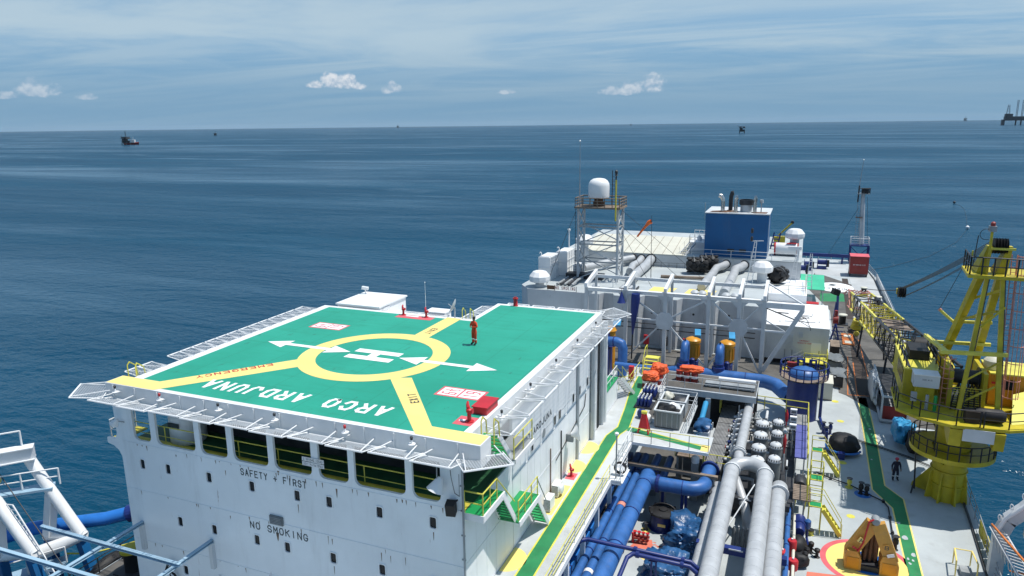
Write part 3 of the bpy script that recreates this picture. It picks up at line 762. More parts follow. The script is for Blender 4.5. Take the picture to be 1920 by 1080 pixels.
MB().bx(-30.75, -30.0, 26.1, 26.145, 10.7, 10.95).build('name_plate', TEXTD, t)
# core, left and right walls
MB().bx(XL + 0.02, XW - 0.16, 25.56, 49.2, 0.02, 9.48).build('core_wall', WALLW, ab)
MB().bx(XL + 0.02, -14.3, 31.2, 46.5, 9.49, 12.22).build('upper_core_wall', WALLW, ab)
for i in range(17):                                                # single wall panels on the right side
    y0 = 31.2 + i * 1.06
    for z0, z1 in ((9.15, 12.2), (6.72, 9.12), (4.5, 6.69)):
        if y0 + 1.0 > 49.2: continue
        MB().bx(XW - 0.155, XW, y0, y0 + 1.035, z0, z1).build('wall_panel', WALLW, ab)
for i in range(5):
    y0 = 25.56 + i * 1.12
    for z0, z1 in ((7.1, 9.5), (4.5, 7.07)):
        MB().bx(XW - 0.155, XW, y0, y0 + 1.1, z0, z1).build('wall_panel', WALLW, ab)
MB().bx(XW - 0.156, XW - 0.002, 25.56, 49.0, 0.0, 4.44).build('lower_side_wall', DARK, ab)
# lettering on the walls
def ft(s, h, x0, x1, z, mat=TEXTD, par=None, bold=0.0):
    return text(s, h, x1 - x0, TM(((x0 + x1) / 2, YF - 0.006, z), (1, 0, 0), (0, 0, 1)), mat, par or ab, bold=bold)
ft('SAFETY + FIRST', 0.38, -25.3, -21.25, 9.44)
ft('NO SMOKING', 0.40, -25.03, -21.42, 6.55)
text('ARCO ARDJUNA', 0.40, 5.3, TM((XW + 0.006, 34.65, 9.83), (0, 1, 0), (0, 0, 1)), TEXTD, ab, bold=0.02)
# weld seams and riveted strips on the front
for z in (7.0, 3.9):
    MB().bx(XL + 0.1, XW, YF - 0.022, YF - 0.001, z - 0.02, z + 0.02).build('weld_seam', FRONTW, ab)
MB().bx(XL + 0.1, XW, YF - 0.02, YF - 0.001, 9.78, 9.81).build('weld_seam', FRONTW, ab)
MB().pipe([(XW + 0.03, YF - 0.03, 0.5), (XW + 0.03, YF - 0.03, 12.1)], 0.05, 6).build('corner_conduit', GREYS, ab)
for z in (5, 6.2, 7.4, 8.6, 9.8, 11): MB().bx(XW - 0.1, XW + 0.1, YF - 0.05, YF - 0.002, z, z + 0.05).build('conduit_clip', GREYS, ab)
# dark rust tears under fittings on the front wall
tear = paint('rust_tear', (0.20, 0.14, 0.10), 0.7, 0.4, 3.0)
random.seed(3)
for x, z, w, h in [(-21.85, 8.3, .03, .5), (-19.5, 9.6, .05, .5), (-22.9, 9.9, .07, .25), (-14.36, 8.45, .03, .45), (-17.2, 6.75, .03, .5), (-16.7, 6.7, .02, .4), (-15.9, 6.8, .02, .45), (-19.97, 6.85, .03, .35), (-20.2, 6.95, .02, .5), (-19.97, 5.35, .025, .5), (-17.2, 5.4, .025, .4), (-26.3, 9.3, .03, .3), (-26.3, 6.75, .03, .2), (-24.4, 6.85, .02, .2), (-29.6, 9.6, .04, .14), (-18.6, 9.75, .03, .22), (-16.2, 9.72, .04, .2), (-15.9, 9.74, .03, .16), (-23.3, 6.45, .1, .5)]:
    MB().add([(x - w, YF - 0.004, z), (x + w, YF - 0.004, z), (x + w * .5, YF - 0.004, z - h * .7), (x, YF - 0.004, z - h), (x - w * .4, YF - 0.004, z - h * .8)], [(4, 3, 2, 1, 0)][::-1]).build('rust_streak', tear, ab)
for k in range(46):                                                 # small weeping rust spots along the seams and sills
    x = random.uniform(XL + 0.4, XW - 0.3); z = random.choice((9.77, 6.98, 3.88, 9.77)) ; w = random.uniform(0.012, 0.035); h = random.uniform(0.06, 0.34)
    MB().add([(x - w, YF - 0.0235, z), (x + w, YF - 0.0235, z), (x + w * .6, YF - 0.0045, z - h * .6), (x, YF - 0.0045, z - h)], [(0, 3, 2, 1)]).build('rust_streak', tear, ab)
random.seed(11)
# vent louvre box on the front
t = thing('wall_vent', 'grey louvred vent box on the front wall above the words NO SMOKING', 'vent', (-23.25, YF - 0.1, 7.15))
MB().bx(-23.65, -22.85, YF - 0.1, YF - 0.003, 6.93, 7.4).build('vent_case', VESS, t)
for k in range(5): MB().bx(-23.6, -22.9, YF - 0.135, YF - 0.102, 6.98 + k * 0.08, 7.02 + k * 0.08).build('slat', GREYS, t)
# sign boards hung in an opening
t = thing('notice_board', 'small white board with two lines of numbers hung in the gallery opening', 'sign', (-20.7, YF - 0.06, 10.6))
for z, s in ((10.86, '2 597540 10543'), (10.62, '2311 Pv/to 8763'), (None, None)):
    if z:
        b = MB().bx(-21.35, -20.1, YF - 0.05, YF - 0.02, z - 0.1, z + 0.1).build('board', CLEAN, t)
        text(s, 0.11, 1.1, TM((-20.72, YF - 0.053, z), (1, 0, 0), (0, 0, 1)), TEXTD, t)
# floodlights
def flood(loc, label, d, s=1.0, mat=None):
    x, y, z = loc
    t = thing('floodlight', label, 'lamp', loc, 'floodlights on the accommodation block')
    mb = MB().lathe([(0.08 * s, -0.3 * s), (0.14 * s, -0.2 * s), (0.28 * s, 0.12 * s), (0.3 * s, 0.16 * s)], (0, 0, 0), 16)
    q = Vector((0, 0, 1)).rotation_difference(Vector(d).normalized())
    mb.v = [q @ v + Vector(loc) for v in mb.v]
    mb.build('housing', mat or CLEAN, t)
    mb = MB().lathe([(0.26 * s, 0), (0.26 * s, 0.01)], (0, 0, 0), 16)
    mb.v = [q @ (v + Vector((0, 0, 0.162 * s))) + Vector(loc) for v in mb.v]
    mb.build('lens', GREYS, t)
    return t
t = flood((-13.85, 24.95, 11.05), 'large white floodlight hanging at the right end of the front gallery', (-0.25, -0.3, -0.75), 1.35)
MB().pipe([(-13.85, 24.97, 11.3), (-13.85, 25.0, 12.25)], 0.025, 6).build('hanger', GREYS, t)
t = flood((-33.3, 25.0, 11.0), 'small white floodlight on the left corner column of the front wall', (-0.5, -0.2, -0.7), 0.8)
MB().pipe([(-33.3, 25.05, 11.1), (-33.1, 25.4, 10.9)], 0.03, 6).build('hanger', GREYS, t)
t = thing('black_speaker', 'black box lamp fixed under the right end of the front gallery', 'lamp', (-13.2, 25.2, 10.1))
MB().box((-13.3, 25.15, 10.0), (0.42, 0.4, 0.62), 0.2, 0, 0.25).build('case', BLACK, t)
MB().pipe([(-13.2, 25.2, 10.2), (-13.1, 25.42, 10.3)], 0.04, 6).build('arm', DARK, t)
# cables sagging beneath the floodlight
t = thing('hanging_cable', 'thin dark cable looping down the right corner of the front wall', 'cable', (-13.3, 25.3, 11.5))
MB().pipe([(-13.4, 25.3, 12.2), (-13.3, 25.25, 11.4), (-13.15, 25.25, 10.7), (-12.95, 25.3, 10.55), (-12.95, 25.3, 11.6)], 0.015, 4).build('cable', DARK, t)
# left balcony
MB().bx(-34.6, -33.75, 25.56, 27.3, 9.62, 9.68).build('balcony_floor', OCHRE, ab)
rails(ab, [(-33.7, 25.6, 9.69), (-34.5, 25.6, 9.69), (-34.5, 27.2, 9.69)], 1.05, 0.03, 0.9, GREYW, 1)
t = thing('searchlight', 'white searchlight on the rail of the left balcony', 'lamp', (-34.4, 26.2, 10.75))
MB().lathe([(0.2, -0.3), (0.26, -0.15), (0.26, 0.3)], (-34.4, 26.3, 10.98), 14, True, 'X').build('housing', GREYW, t)
MB().pipe([(-34.4, 26.3, 10.73), (-34.4, 26.3, 10.85)], 0.05, 6).build('foot', GREYW, t)

# ---- stair tower on the near right corner
st = thing('outside_stair', 'green and yellow outside stair on the near right corner of the accommodation block', 'stairs', (-12.3, 28, 4.5))
MB().bx(-14.3, -12.0, 25.62, 28.0, 9.52, 9.6).build('landing', GREENB, st)
MB().bx(-12.0, -11.93, 25.6, 28.0, 9.3, 9.62).build('landing_skirt', CLEAN, st)
MB().bx(-13.9, -11.95, 25.57, 25.615, 9.3, 9.62).build('landing_skirt', CLEAN, st)
rails(st, [(-13.8, 25.66, 9.6), (-12.0, 25.66, 9.6), (-12.0, 27.2, 9.6)], 1.05, 0.03, 0.95, YELR, 1)
stairs(st, (-12.35, 27.8, 9.55), (-12.35, 29.3, 7.4), 0.75, 9, GREENB, CLEAN, YELR)
MB().bx(-12.84, -11.75, 29.2, 32.1, 7.3, 7.38).build('landing', GREENB, st)
MB().bx(-11.74, -11.68, 29.2, 32.15, 7.1, 7.4).build('landing_skirt', CLEAN, st)
rails(st, [(-11.8, 29.3, 7.4), (-11.8, 32.0, 7.4)], 1.05, 0.03, 0.95, YELR, 1)
stairs(st, (-12.3, 32.1, 7.3), (-12.3, 34.0, 4.6), 0.75, 9, GREENB, CLEAN, YELR)
MB().pipe([(-12.0, 27.2, 10.65), (-12.0, 29.3, 8.4)], 0.03, 6).build('handrail', YELR, st)
MB().pipe([(-11.85, 32.0, 8.4), (-11.85, 34.0, 5.6)], 0.03, 6).build('handrail', GREYS, st)
MB().bx(-12.84, -11.6, 28.4, 30.9, 11.0, 11.08).build('landing', GREYS, st)
MB().bx(-11.6, -11.54, 28.4, 30.9, 10.85, 11.1).build('landing_skirt', CLEAN, st)
rails(st, [(-11.65, 28.45, 11.08), (-11.65, 30.85, 11.08)], 1.05, 0.03, 1.2, YELR, 1)
stairs(st, (-12.2, 27.0, 12.9), (-12.2, 28.5, 11.1), 0.8, 6, GREENB, CLEAN, YELR)

# ================================================================== side walkway (elevated deck at 4.5 m)
W = 4.5
wk = structure(MB().prism([(-12.84, 18), (-10.05, 18), (-10.05, 46.3), (-4.7, 46.3), (-4.7, 48.9), (-6.6, 48.9), (-6.6, 54.6), (-9.7, 54.6), (-9.7, 58.0), (-2.4, 58.0), (-2.4, 62.0), (-13.4, 62.0), (-13.4, 53.6), (-12.84, 53.6)], W - 0.12, W).build('elevated_walkway', DECKG))
def wm(name, pts, lev, mat): return MB().prism(pts, W + 0.001, W + 0.004 * lev).build(name, mat, wk)
LANE = [(-11.95, 18), (-10.98, 18), (-10.98, 47.0), (-10.6, 48.3), (-10.95, 52.5), (-11.35, 55.3), (-11.6, 59.6), (-12.5, 59.6), (-12.3, 55.3), (-11.9, 52.0), (-11.55, 48.3), (-11.95, 46.6)]
wm('lane_border', LANE, 1, YELR)
wm('green_lane', [(x + (0.09 if i in (0, 7, 8, 9, 10, 11) else -0.09), y) for i, (x, y) in enumerate(LANE)], 2, GREENW)
wm('cross_lane', [(-10.75, 47.9), (-5.0, 46.45), (-4.9, 47.0), (-10.65, 48.6)], 2, GREENW)
wm('cross_lane_edge', [(-10.7, 48.6), (-4.9, 47.0), (-4.9, 47.12), (-10.7, 48.72)], 3, YELR)
wm('yellow_end_patch', rect(-5.3, -4.75, 46.4, 47.4), 3, YELD)
wm('pale_deck_patch', rect(-10.7, -9.75, 49.0, 56.5), 1, DECKW)
wm('dark_deck_patch', [(-11.0, 58.05), (-2.45, 58.05), (-2.45, 61.9), (-11.2, 61.9)], 1, DECKD)
wm('dark_deck_patch', rect(-9.9, -6.8, 50.9, 54.5), 2, DECKD)
for y, r in ((44.2, 1.0), (41.2, 0.95)):
    n = 18
    wm('door_arc', [(-12.8, y - r)] + [(-12.8 + r * math.sin(math.pi * i / n), y - r * math.cos(math.pi * i / n)) for i in range(n + 1)], 3, YELD)
wm('yellow_ac_patch', rect(-12.8, -12.05, 35.0, 38.6), 2, YELD)
n = 18
wm('door_arc', [(-12.8 + 1.0 * math.sin(math.pi * i / n), 30.2 - 1.1 * math.cos(math.pi * i / n)) for i in range(n + 1)], 2, YELD)
wm('red_hydrant_patch', rect(-12.7, -12.1, 39.4, 40.3), 2, REDL)
MB().bx(-10.05, -9.93, 18, 46.3, W - 0.34, W - 0.001).build('edge_beam', WHITE, wk)
MB().bx(-10.04, -4.72, 46.16, 46.29, W - 0.2, W - 0.001).build('edge_beam', WHITE, wk)
MB().bx(-10.6, -9.2, 40.3, 42.3, W - 0.14, W - 0.121).build('bay_plate', WHITE, wk)
MB().bx(-9.929, -9.3, 40.3, 42.3, W - 0.3, W - 0.005).build('bay_plate', WHITE, wk)
for y in range(20, 46, 3): MB().bx(-10.35, -10.1, y, y + 0.22, 0, W - 0.35).build('support_leg', WHITE, wk)
railing([(-10.0, 20, W), (-10.0, 40.2, W)], 'white and yellow railing along the outer edge of the side walkway', mat=YELR, post_mat=WHITE, mid=2, step=1.9)
railing([(-9.35, 40.3, W), (-9.35, 42.2, W), (-10.0, 42.4, W), (-10.0, 46.2, W)], 'white railing round the walkway bay with the black hose', mat=WHITE, mid=2, step=1.3)
railing([(-9.9, 46.25, W), (-4.75, 46.25, W)], 'yellow railing along the near edge of the cross platform', mat=YELR, post_mat=GREYS, mid=1, step=1.35)
railing([(-6.65, 49.0, W), (-6.65, 54.5, W), (-9.65, 54.55, W), (-9.75, 58.0, W)], 'grey railing beside the skip container on the raised platform', mat=GREYW, mid=2, step=1.4)
railing([(-9.6, 58.1, W), (-2.45, 58.1, W)], 'grey railing in front of the brown drums under orange sheeting', mat=GREYW, mid=1, step=1.4)
# edge girder of the rear platform with its column
gp = thing('platform_girder', 'pale grey girder and red footed column carrying the rear platform above the dark void', 'girder', (-6.1, 58, 0))
MB().bx(-9.65, -2.4, 57.75, 57.98, W - 0.5, W + 0.02).build('girder', GREYL, gp)
MB().bx(-6.35, -5.95, 57.6, 57.95, 1.3, W - 0.502).build('column', GREYL, gp)
MB().bx(-6.37, -5.93, 57.58, 57.97, 0.0, 1.3).build('column_foot', DRED, gp)
MB().bx(-9.8, -2.4, 60.5, 60.7, 0.0, W - 0.13).build('void_shade_plate', DARK, gp)  # dark plane added to stand for the darkness under the platform
MB().bx(-11, -2.4, 49, 57.4, 0.004, 0.02).build('pit_floor', DECKD, gp)  # floor coloured dark to deepen the shade of the void
MB().bx(-6.58, -5.22, 51.3, 55.6, 2.25, 2.34).build('step_deck', DECKG, gp)
for k in range(7): MB().pipe([(-6.5 + 0.18 * k, 55.2, 2.35), (-6.5 + 0.18 * k, 55.1, 3.0 + 0.1 * (k % 3))], 0.05, 6).build('pipe_stub', (GREYW, GREYL, BLUEB)[k % 3], gp)
for k in range(4): MB().bx(-6.5 + 0.3 * k, -6.3 + 0.3 * k, 51.5, 51.9 + 0.1 * k, 2.341, 2.6 + 0.1 * k).build('loose_box', (CLEAN, GREYW, BLUEB, GREYL)[k], gp)
t = thing('long_tray', 'long pale pipe tray behind the railing of the rear platform', 'tray', (-4.8, 59.2, W))
MB().bx(-6.6, -2.6, 58.9, 59.6, W + 0.1, W + 0.4).build('tray_body', GREYS, t)
MB().pipe([(-5.6, 60.0, W + 0.5), (-2.6, 60.0, W + 0.5)], 0.18, 10).build('white_pipe', CLEAN, t)
for x in (-6.2, -2.9): MB().bx(x, x + 0.1, 59.0, 59.2, W + 0.003, W + 0.099).build('foot', GREYS, t)
# timber fender plank in front of the pipe mouths
t = thing('timber_baulk', 'long brown timber baulk lying below the cross platform above the blue pipe ends', 'timber', (-7.5, 46.0, 2.9))
MB().bx(-10.2, -4.0, 45.8, 46.1, 2.85, 3.05).build('timber', WOOD, t)
MB().bx(-10.0, -9.9, 45.82, 46.08, 0, 2.848).build('prop', GREYS, t)
MB().bx(-4.3, -4.2, 45.82, 46.08, 0, 2.848).build('prop', GREYS, t)

# things on the walkway
monitor((-12.4, 39.85, W + 0.01), 'red hydrant valve on a red patch beside the wall of the side walkway', 0.8)
def ac_unit(loc, label, fan):
    x, y, z = loc
    t = thing('air_conditioner', label, 'air conditioner', loc, 'air conditioners by the block wall')
    MB().bx(x - 0.2, x + 0.2, y - 0.42, y + 0.42, z + 0.08, z + 0.8).build('case', CLEAN, t)
    MB().bx(x - 0.16, x + 0.16, y - 0.4, y - 0.3, z, z + 0.079).build('foot', GREYS, t)
    MB().bx(x - 0.16, x + 0.16, y + 0.3, y + 0.4, z, z + 0.079).build('foot', GREYS, t)
    g = MB().bx(x - 0.19, x + 0.19, y - 0.435, y - 0.421, z + 0.12, z + 0.76).build('grille', VESS, t)
    for k in range(8): MB().bx(x - 0.18, x + 0.18, y - 0.45, y - 0.436, z + 0.15 + k * 0.075, z + 0.18 + k * 0.075).build('slat', GREYW, g)
    if fan: MB().lathe([(0.26, 0), (0.3, 0.05), (0.3, 0.16), (0.22, 0.2)], (x + 0.2, y, z + 0.45), 16, True, 'X').build('fan_cowl', CLEAN, t)
    return t
ac_unit((-12.4, 35.6, W + 0.01), 'white air conditioner with black grille on the walkway near the stair foot', False)
ac_unit((-12.5, 37.3, W + 0.01), 'white air conditioner with round fan cowl, the farther one along the block wall', True)
t = thing('dish_lamp', 'big white dish shaped horn on the side wall of the accommodation block', 'horn', (-12.6, 40.2, 7.3))
mb = MB().lathe([(0.12, -0.35), (0.2, -0.2), (0.5, 0.1), (0.55, 0.14), (0.48, 0.13), (0.16, -0.15)], (0, 0, 0), 18)
M = Matrix.Translation((-12.2, 40.2, 7.3)) @ Matrix.Rotation(R(80), 4, 'Y') @ Matrix.Rotation(R(-25), 4, 'X')
mb.v = [M @ v for v in mb.v]; mb.build('horn', CLEAN, t)
MB().bx(-12.85, -12.4, 40.1, 40.3, 6.7, 7.2).build('bracket', GREYS, t)
# wall pipes, cable runs and small windows of the side wall
sp = ab
for y, r, z0, z1, m in ((42.3, 0.09, 4.5, 12.0, GREYL), (45.6, 0.17, 4.5, 12.2, GREYL), (47.4, 0.05, 4.6, 11.5, DARK), (47.65, 0.05, 4.6, 11.5, DARK), (48.3, 0.12, 4.5, 12.2, GREYL), (48.9, 0.16, 4.5, 12.3, WHITE), (37.0, 0.035, 4.6, 7.6, RUST), (39.0, 0.04, 4.6, 7.9, DARK)):
    MB().pipe([(XW + r + 0.02, y, z0), (XW + r + 0.02, y, z1)], r, 10).build('wall_pipe', m, sp)
MB().pipe([(XW + 0.1, 47.5, 11.5), (XW + 0.35, 47.3, 11.7), (XW + 0.3, 46.8, 11.9), (XW + 0.1, 46.5, 11.7)], 0.04, 5).build('cable_loop', DARK, sp)
MB().pipe([(XW + 0.06, 38, 6.4), (XW + 0.06, 41, 7.0), (XW + 0.06, 44.0, 7.6), (XW + 0.06, 44.3, 8.4)], 0.03, 5).build('cable_run', DARK, sp)
for z in (8.5, 6.6, 10.9):
    MB().bx(XW + 0.001, XW + 0.02, 31.2, 49.1, z, z + 0.03).build('wall_batten', GREYW, sp)
wme = mmesh(MB().add([(0.03, y, z) for y, z in rrect(-0.22, 0.22, -0.33, 0.33, 0.1)] + [(0.03, y, z) for y, z in rrect(-0.16, 0.16, -0.27, 0.27, 0.07)] + [(0, y, z) for y, z in rrect(-0.22, 0.22, -0.33, 0.33, 0.1)],
            [(i, (i + 1) % 20, 20 + (i + 1) % 20, 20 + i) for i in range(20)] + [(40 + i, 40 + (i + 1) % 20, (i + 1) % 20, i) for i in range(20)]), 'window_frame', GREYW)
pme2 = mmesh(MB().bx(0.002, 0.02, -0.17, 0.17, -0.28, 0.28), 'pane', GLASS)
for y, z in ((34.0, 9.1), (37.83, 9.05), (38.78, 9.06), (41.55, 9.1), (42.96, 9.11), (44.8, 9.1)):
    w = inst('window', wme, ab, (XW, y, z)); inst('pane', pme2, w, (XW, y, z))
w = MB().lathe([(0.3, 0), (0.3, 0.03)], (XW, 35.9, 9.06), 18, False, 'X').build('round_window', GREYW, ab)
MB().lathe([(0.24, 0.031), (0.24, 0.036)], (XW, 35.9, 9.06), 18, False, 'X').build('pane', GREYS, w)
# lower annex with green roof walkway past the block
t = thing('side_annex', 'white lower annex with a green topped walkway behind the far end of the side wall', 'deckhouse', (-14.5, 51.4, 4.5))
MB().bx(-18, -12.86, 49.25, 53.55, 0.0, 6.35).build('annex_wall', WALLW, t)
MB().bx(-18, -12.8, 49.22, 53.6, 6.352, 6.42).build('annex_roof', GREENB, t)
rails(t, [(-12.9, 49.3, 6.42), (-12.9, 53.5, 6.42)], 1.0, 0.03, 1.0, WHITE, 1)
stairs(t, (-12.9, 53.8, 6.35), (-12.2, 55.4, 4.55), 0.8, 7, GREYS, WHITE, None, YELR)
# cabinet, drums, steps and bundles on the rear platform
t = thing('fire_cabinet', 'narrow red fire cabinet by the yellow railing at the end of the green lane', 'cabinet', (-12.75, 58.2, W))
MB().bx(-12.95, -12.55, 58.0, 58.4, W + 0.25, W + 1.35).build('case', RED, t)
MB().bx(-12.8, -12.7, 58.15, 58.25, W, W + 0.249).build('foot', DRED, t)
railing([(-13.2, 55.6, W), (-12.5, 56.6, W), (-12.5, 60.4, W)], 'yellow railing beside the red fire cabinet', mat=YELR, step=1.2)
t = thing('yellow_steps', 'small yellow step unit crossing the blue pipe beyond the green lane', 'stairs', (-11.7, 61.0, W))
MB().bx(-12.2, -11.0, 61.2, 62.0, W + 1.2, W + 1.26).build('platform', YELR, t)
for k in range(4): MB().bx(-12.15, -11.05, 60.2 + k * 0.25, 60.42 + k * 0.25, W + 0.2 + k * 0.27, W + 0.24 + k * 0.27).build('tread', YELR, t)
for x in (-12.2, -11.0):
    MB().bar((x, 60.1, W), (x, 61.2, W + 1.25), 0.05, 0.2).build('stringer', YELR, t)
    MB().pipe([(x, 62.0, 0), (x, 62.0, W + 1.26)], 0.05, 6).build('leg', YELR, t)
MB().pipe([(-12.2, 60.2, W + 0.1), (-12.2, 60.2, W + 1.2), (-12.2, 61.2, W + 2.2), (-12.2, 62, W + 2.2), (-12.2, 62, W + 1.2)], 0.03, 6).build('handrail', YELR, t)
DR = shared('drum', lambda: mmesh(MB().lathe([(0.29, 0), (0.3, 0.02), (0.29, 0.05), (0.29, 0.29), (0.305, 0.31), (0.29, 0.33), (0.29, 0.59), (0.305, 0.61), (0.29, 0.63), (0.29, 0.87), (0.3, 0.9), (0.27, 0.9), (0.27, 0.88)], (0, 0, 0), 16), 'drum', DRED))
DRW = shared('drumband', lambda: mmesh(MB().lathe([(0.311, 0.36), (0.311, 0.56)], (0, 0, 0), 16), 'drum_band', CLEAN))
k = 0
for (x, y, lab) in ((-11.3, 57.3, 'dark red drum under orange sheeting, nearest the green lane'), (-10.6, 57.2, 'dark red drum with white band under the left orange sheet'), (-11.0, 58.4, 'dark red drum at the back of the left orange sheet'), (-10.3, 58.3, 'dark red drum at the far right of the left orange sheet'),
                    (-8.9, 59.9, 'brown drum, left one of the row under the right orange sheet'), (-8.25, 59.8, 'brown drum, middle one of the row under the right orange sheet'), (-7.6, 59.8, 'brown drum, right one of the row under the orange sheet')):
    d = tag(inst('oil_drum', DR, None, (x, y, W + 0.002)), lab, 'drum', 'drums under orange sheets on the rear platform')
    inst('drum_band', DRW, d, (x, y, W + 0.002)).location = (0, 0, 0)
tag(blob((-10.95, 57.4, W + 0.95), (0.7, 0.58, 0.36), 3, 5, 0.34, True, 0.35).build('orange_sheet', ORT, None, (-10.95, 57.4, W + 0.9)), 'crumpled orange sheet over the nearest red drums', 'tarpaulin', 'orange sheets')
tag(blob((-10.45, 58.8, W + 1.15), (0.68, 0.6, 0.5), 9, 5, 0.34, True, 0.3).build('orange_sheet', ORT, None, (-10.45, 58.8, W + 0.9)), 'bulging orange sheet behind the near drums, the tallest one', 'tarpaulin', 'orange sheets')
tag(blob((-7.9, 60.2, W + 0.95), (0.95, 0.5, 0.3), 14, 5, 0.34, True, 0.45).build('orange_sheet', ORT, None, (-7.9, 60.2, W + 0.9)), 'orange sheet draped over the three brown drums on the right', 'tarpaulin', 'orange sheets')
# gas bottle racks
for i, (x0, y0, lab) in enumerate(((-11.1, 52.4, 'dark rack of white topped gas bottles next to the green lane'), (-11.1, 54.6, 'dark rack of white topped gas bottles behind the skip container'))):
    t = thing('gas_bottle_rack', lab, 'rack', (x0 + 0.6, y0 + 0.5, W), 'gas bottle racks')
    MB().bx(x0 - 0.1, x0 + 1.3, y0 - 0.1, y0 + 1.4, W + 0.003, W + 0.14).build('tray', DARK, t)
    bme = shared('bottle', lambda: mmesh(MB().lathe([(0.11, 0), (0.115, 0.05), (0.115, 0.5), (0.06, 0.6), (0.03, 0.62)], (0, 0, 0), 10), 'bottle', BLUED))
    cme = shared('bottlecap', lambda: mmesh(MB().lathe([(0.06, 0.62), (0.065, 0.74), (0.03, 0.76)], (0, 0, 0), 8), 'valve_cap', CLEAN))
    for a in range(4):
        for b in range(4):
            p = (x0 + 0.18 + a * 0.28, y0 + 0.15 + b * 0.3, W + 0.141)
            g = inst('gas_bottle', bme, t, p); inst('valve_cap', cme, g, p).location = (0, 0, 0)
# skip containers
def skip(x0, x1, y0, y1, z0, h, label, wall, fill, seed):
    t = thing('skip_container', label, 'container', ((x0 + x1) / 2, (y0 + y1) / 2, z0), 'open skips on the raised platform')
    MB().bx(x0, x1, y0, y1, z0 + 0.1, z0 + 0.16).build('floor', wall, t)
    for a in ((x0, x1, y0, y0 + 0.05), (x0, x1, y1 - 0.05, y1), (x0, x0 + 0.05, y0 + 0.051, y1 - 0.051), (x1 - 0.05, x1, y0 + 0.051, y1 - 0.051)):
        MB().bx(*a, z0 + 0.161, z0 + h).build('side', wall, t)
    n = 5
    for k in range(n):
        x = x0 + (x1 - x0) * (k + 0.5) / n
        MB().bx(x - 0.03, x + 0.03, y0 - 0.05, y0 - 0.001, z0 + 0.16, z0 + h - 0.09).build('rib', GREYS, t)
    for a in ((x0 - 0.06, x1 + 0.06, y0 - 0.06, y0 + 0.06), (x0 - 0.06, x1 + 0.06, y1 - 0.06, y1 + 0.06), (x0 - 0.06, x0 + 0.06, y0 + 0.061, y1 - 0.061), (x1 - 0.06, x1 + 0.06, y0 + 0.061, y1 - 0.061)):
        MB().bx(*a, z0 + h + 0.001, z0 + h + 0.09).build('rim', GREYW, t)
    for i, (m, sx, ox, oy) in enumerate(fill):
        o = blob(((x0 + x1) / 2 + ox, (y0 + y1) / 2 + oy, z0 + h - 0.14), sx, seed + i, 3, 0.5).build('rubbish_bag', m)
        tag(o, {'BLACK': 'black rubbish bags filling the near skip container', 'CLEAN': 'white rubbish bag on top of the near skip container'}[('BLACK' if m is BLACK else 'CLEAN')] if seed < 30 else ('pale sacks lying in the far skip container' if m is CREAM else 'dark bundle lying in the far skip container'), 'bag')
    return t
skip(-9.0, -7.15, 49.2, 50.9, W, 1.3, 'dark grey ribbed skip container full of black rubbish bags', VESS, [(BLACK, (0.8, 0.65, 0.4), -0.1, 0.05), (CLEAN, (0.5, 0.35, 0.45), 0.25, 0.3)], 20)
skip(-9.0, -7.15, 51.6, 53.3, W, 1.2, 'open skip container with pale sacks, behind the rubbish skip', GREYS, [(CREAM, (0.45, 0.4, 0.45), -0.5, 0.3), (DARK, (0.5, 0.5, 0.3), 0.4, 0)], 40)
t = thing('gas_sphere', 'round blue float next to the skip container', 'float', (-10.2, 50.6, W))
MB().lathe([(0.05, 0.0), (0.25, 0.06), (0.36, 0.25), (0.36, 0.45), (0.25, 0.64), (0.05, 0.7)], (-10.2, 50.6, W + 0.003), 14).build('float_body', BLUED, t)
MB().lathe([(0.05, 0), (0.05, 0.06)], (-10.2, 50.6, W + 0.7), 8).build('cap', DARK, t)
tag(blob((-9.65, 49.9, W + 0.25), (0.35, 0.3, 0.45), 51, 3, 0.35).build('white_sack', CLEAN, None, (-9.65, 49.9, W)), 'white sack slumped between the red stand and the skip', 'bag')
t = thing('red_stand', 'red A-shaped stand on the cross platform in front of the skip', 'stand', (-9.5, 48.0, W))
for s in (-1, 1):
    MB().bar((-9.5 + s * 0.38, 47.75, W + 0.02), (-9.5 + s * 0.1, 48.0, W + 1.5), 0.09).build('leg', RED, t)
    MB().bar((-9.5 + s * 0.38, 48.35, W + 0.02), (-9.5 + s * 0.1, 48.05, W + 1.5), 0.09).build('leg', RED, t)
MB().add([(-9.8, 47.8, W + 0.35), (-9.2, 47.8, W + 0.35), (-9.4, 47.98, W + 1.45), (-9.6, 47.98, W + 1.45)], [(0, 1, 2, 3)]).build('panel', RED, t)
MB().lathe([(0.12, -0.2), (0.15, 0), (0.12, 0.2)], (-9.5, 48.02, W + 1.56), 10, True, 'X').build('roller', YELR, t)
# hose reel and slim post in the walkway bay
t = thing('hose_reel', 'coil of black hose on the rail of the walkway bay', 'hose', (-9.5, 41.0, W))
for k in range(4):
    MB().pipe(arc((-9.55, 41.0 + 0.07 * k, W + 0.5), 0.36, 0, 2 * math.pi, 20, (1, 0, 0), (0, 0, 1)), 0.035, 6).build('hose_turn', BLACK, t)
MB().pipe([(-9.55, 41.1, W), (-9.55, 41.1, W + 0.5)], 0.04, 6).build('stand', DARK, t)
t = thing('lamp_post', 'slim lamp post with white globe standing in the walkway bay', 'lamp post', (-9.7, 40.6, W))
MB().pipe([(-9.7, 40.6, W), (-9.7, 40.6, W + 2.9)], 0.05, 8).build('pole', GREYS, t)
MB().pipe([(-9.7, 40.6, W + 2.35), (-9.2, 40.5, W + 2.35)], 0.025, 6).build('arm', GREYW, t)
MB().lathe([(0.06, 0), (0.13, 0.06), (0.13, 0.16), (0.05, 0.22)], (-9.7, 40.6, W + 2.9), 12).build('globe', CLEAN, t)

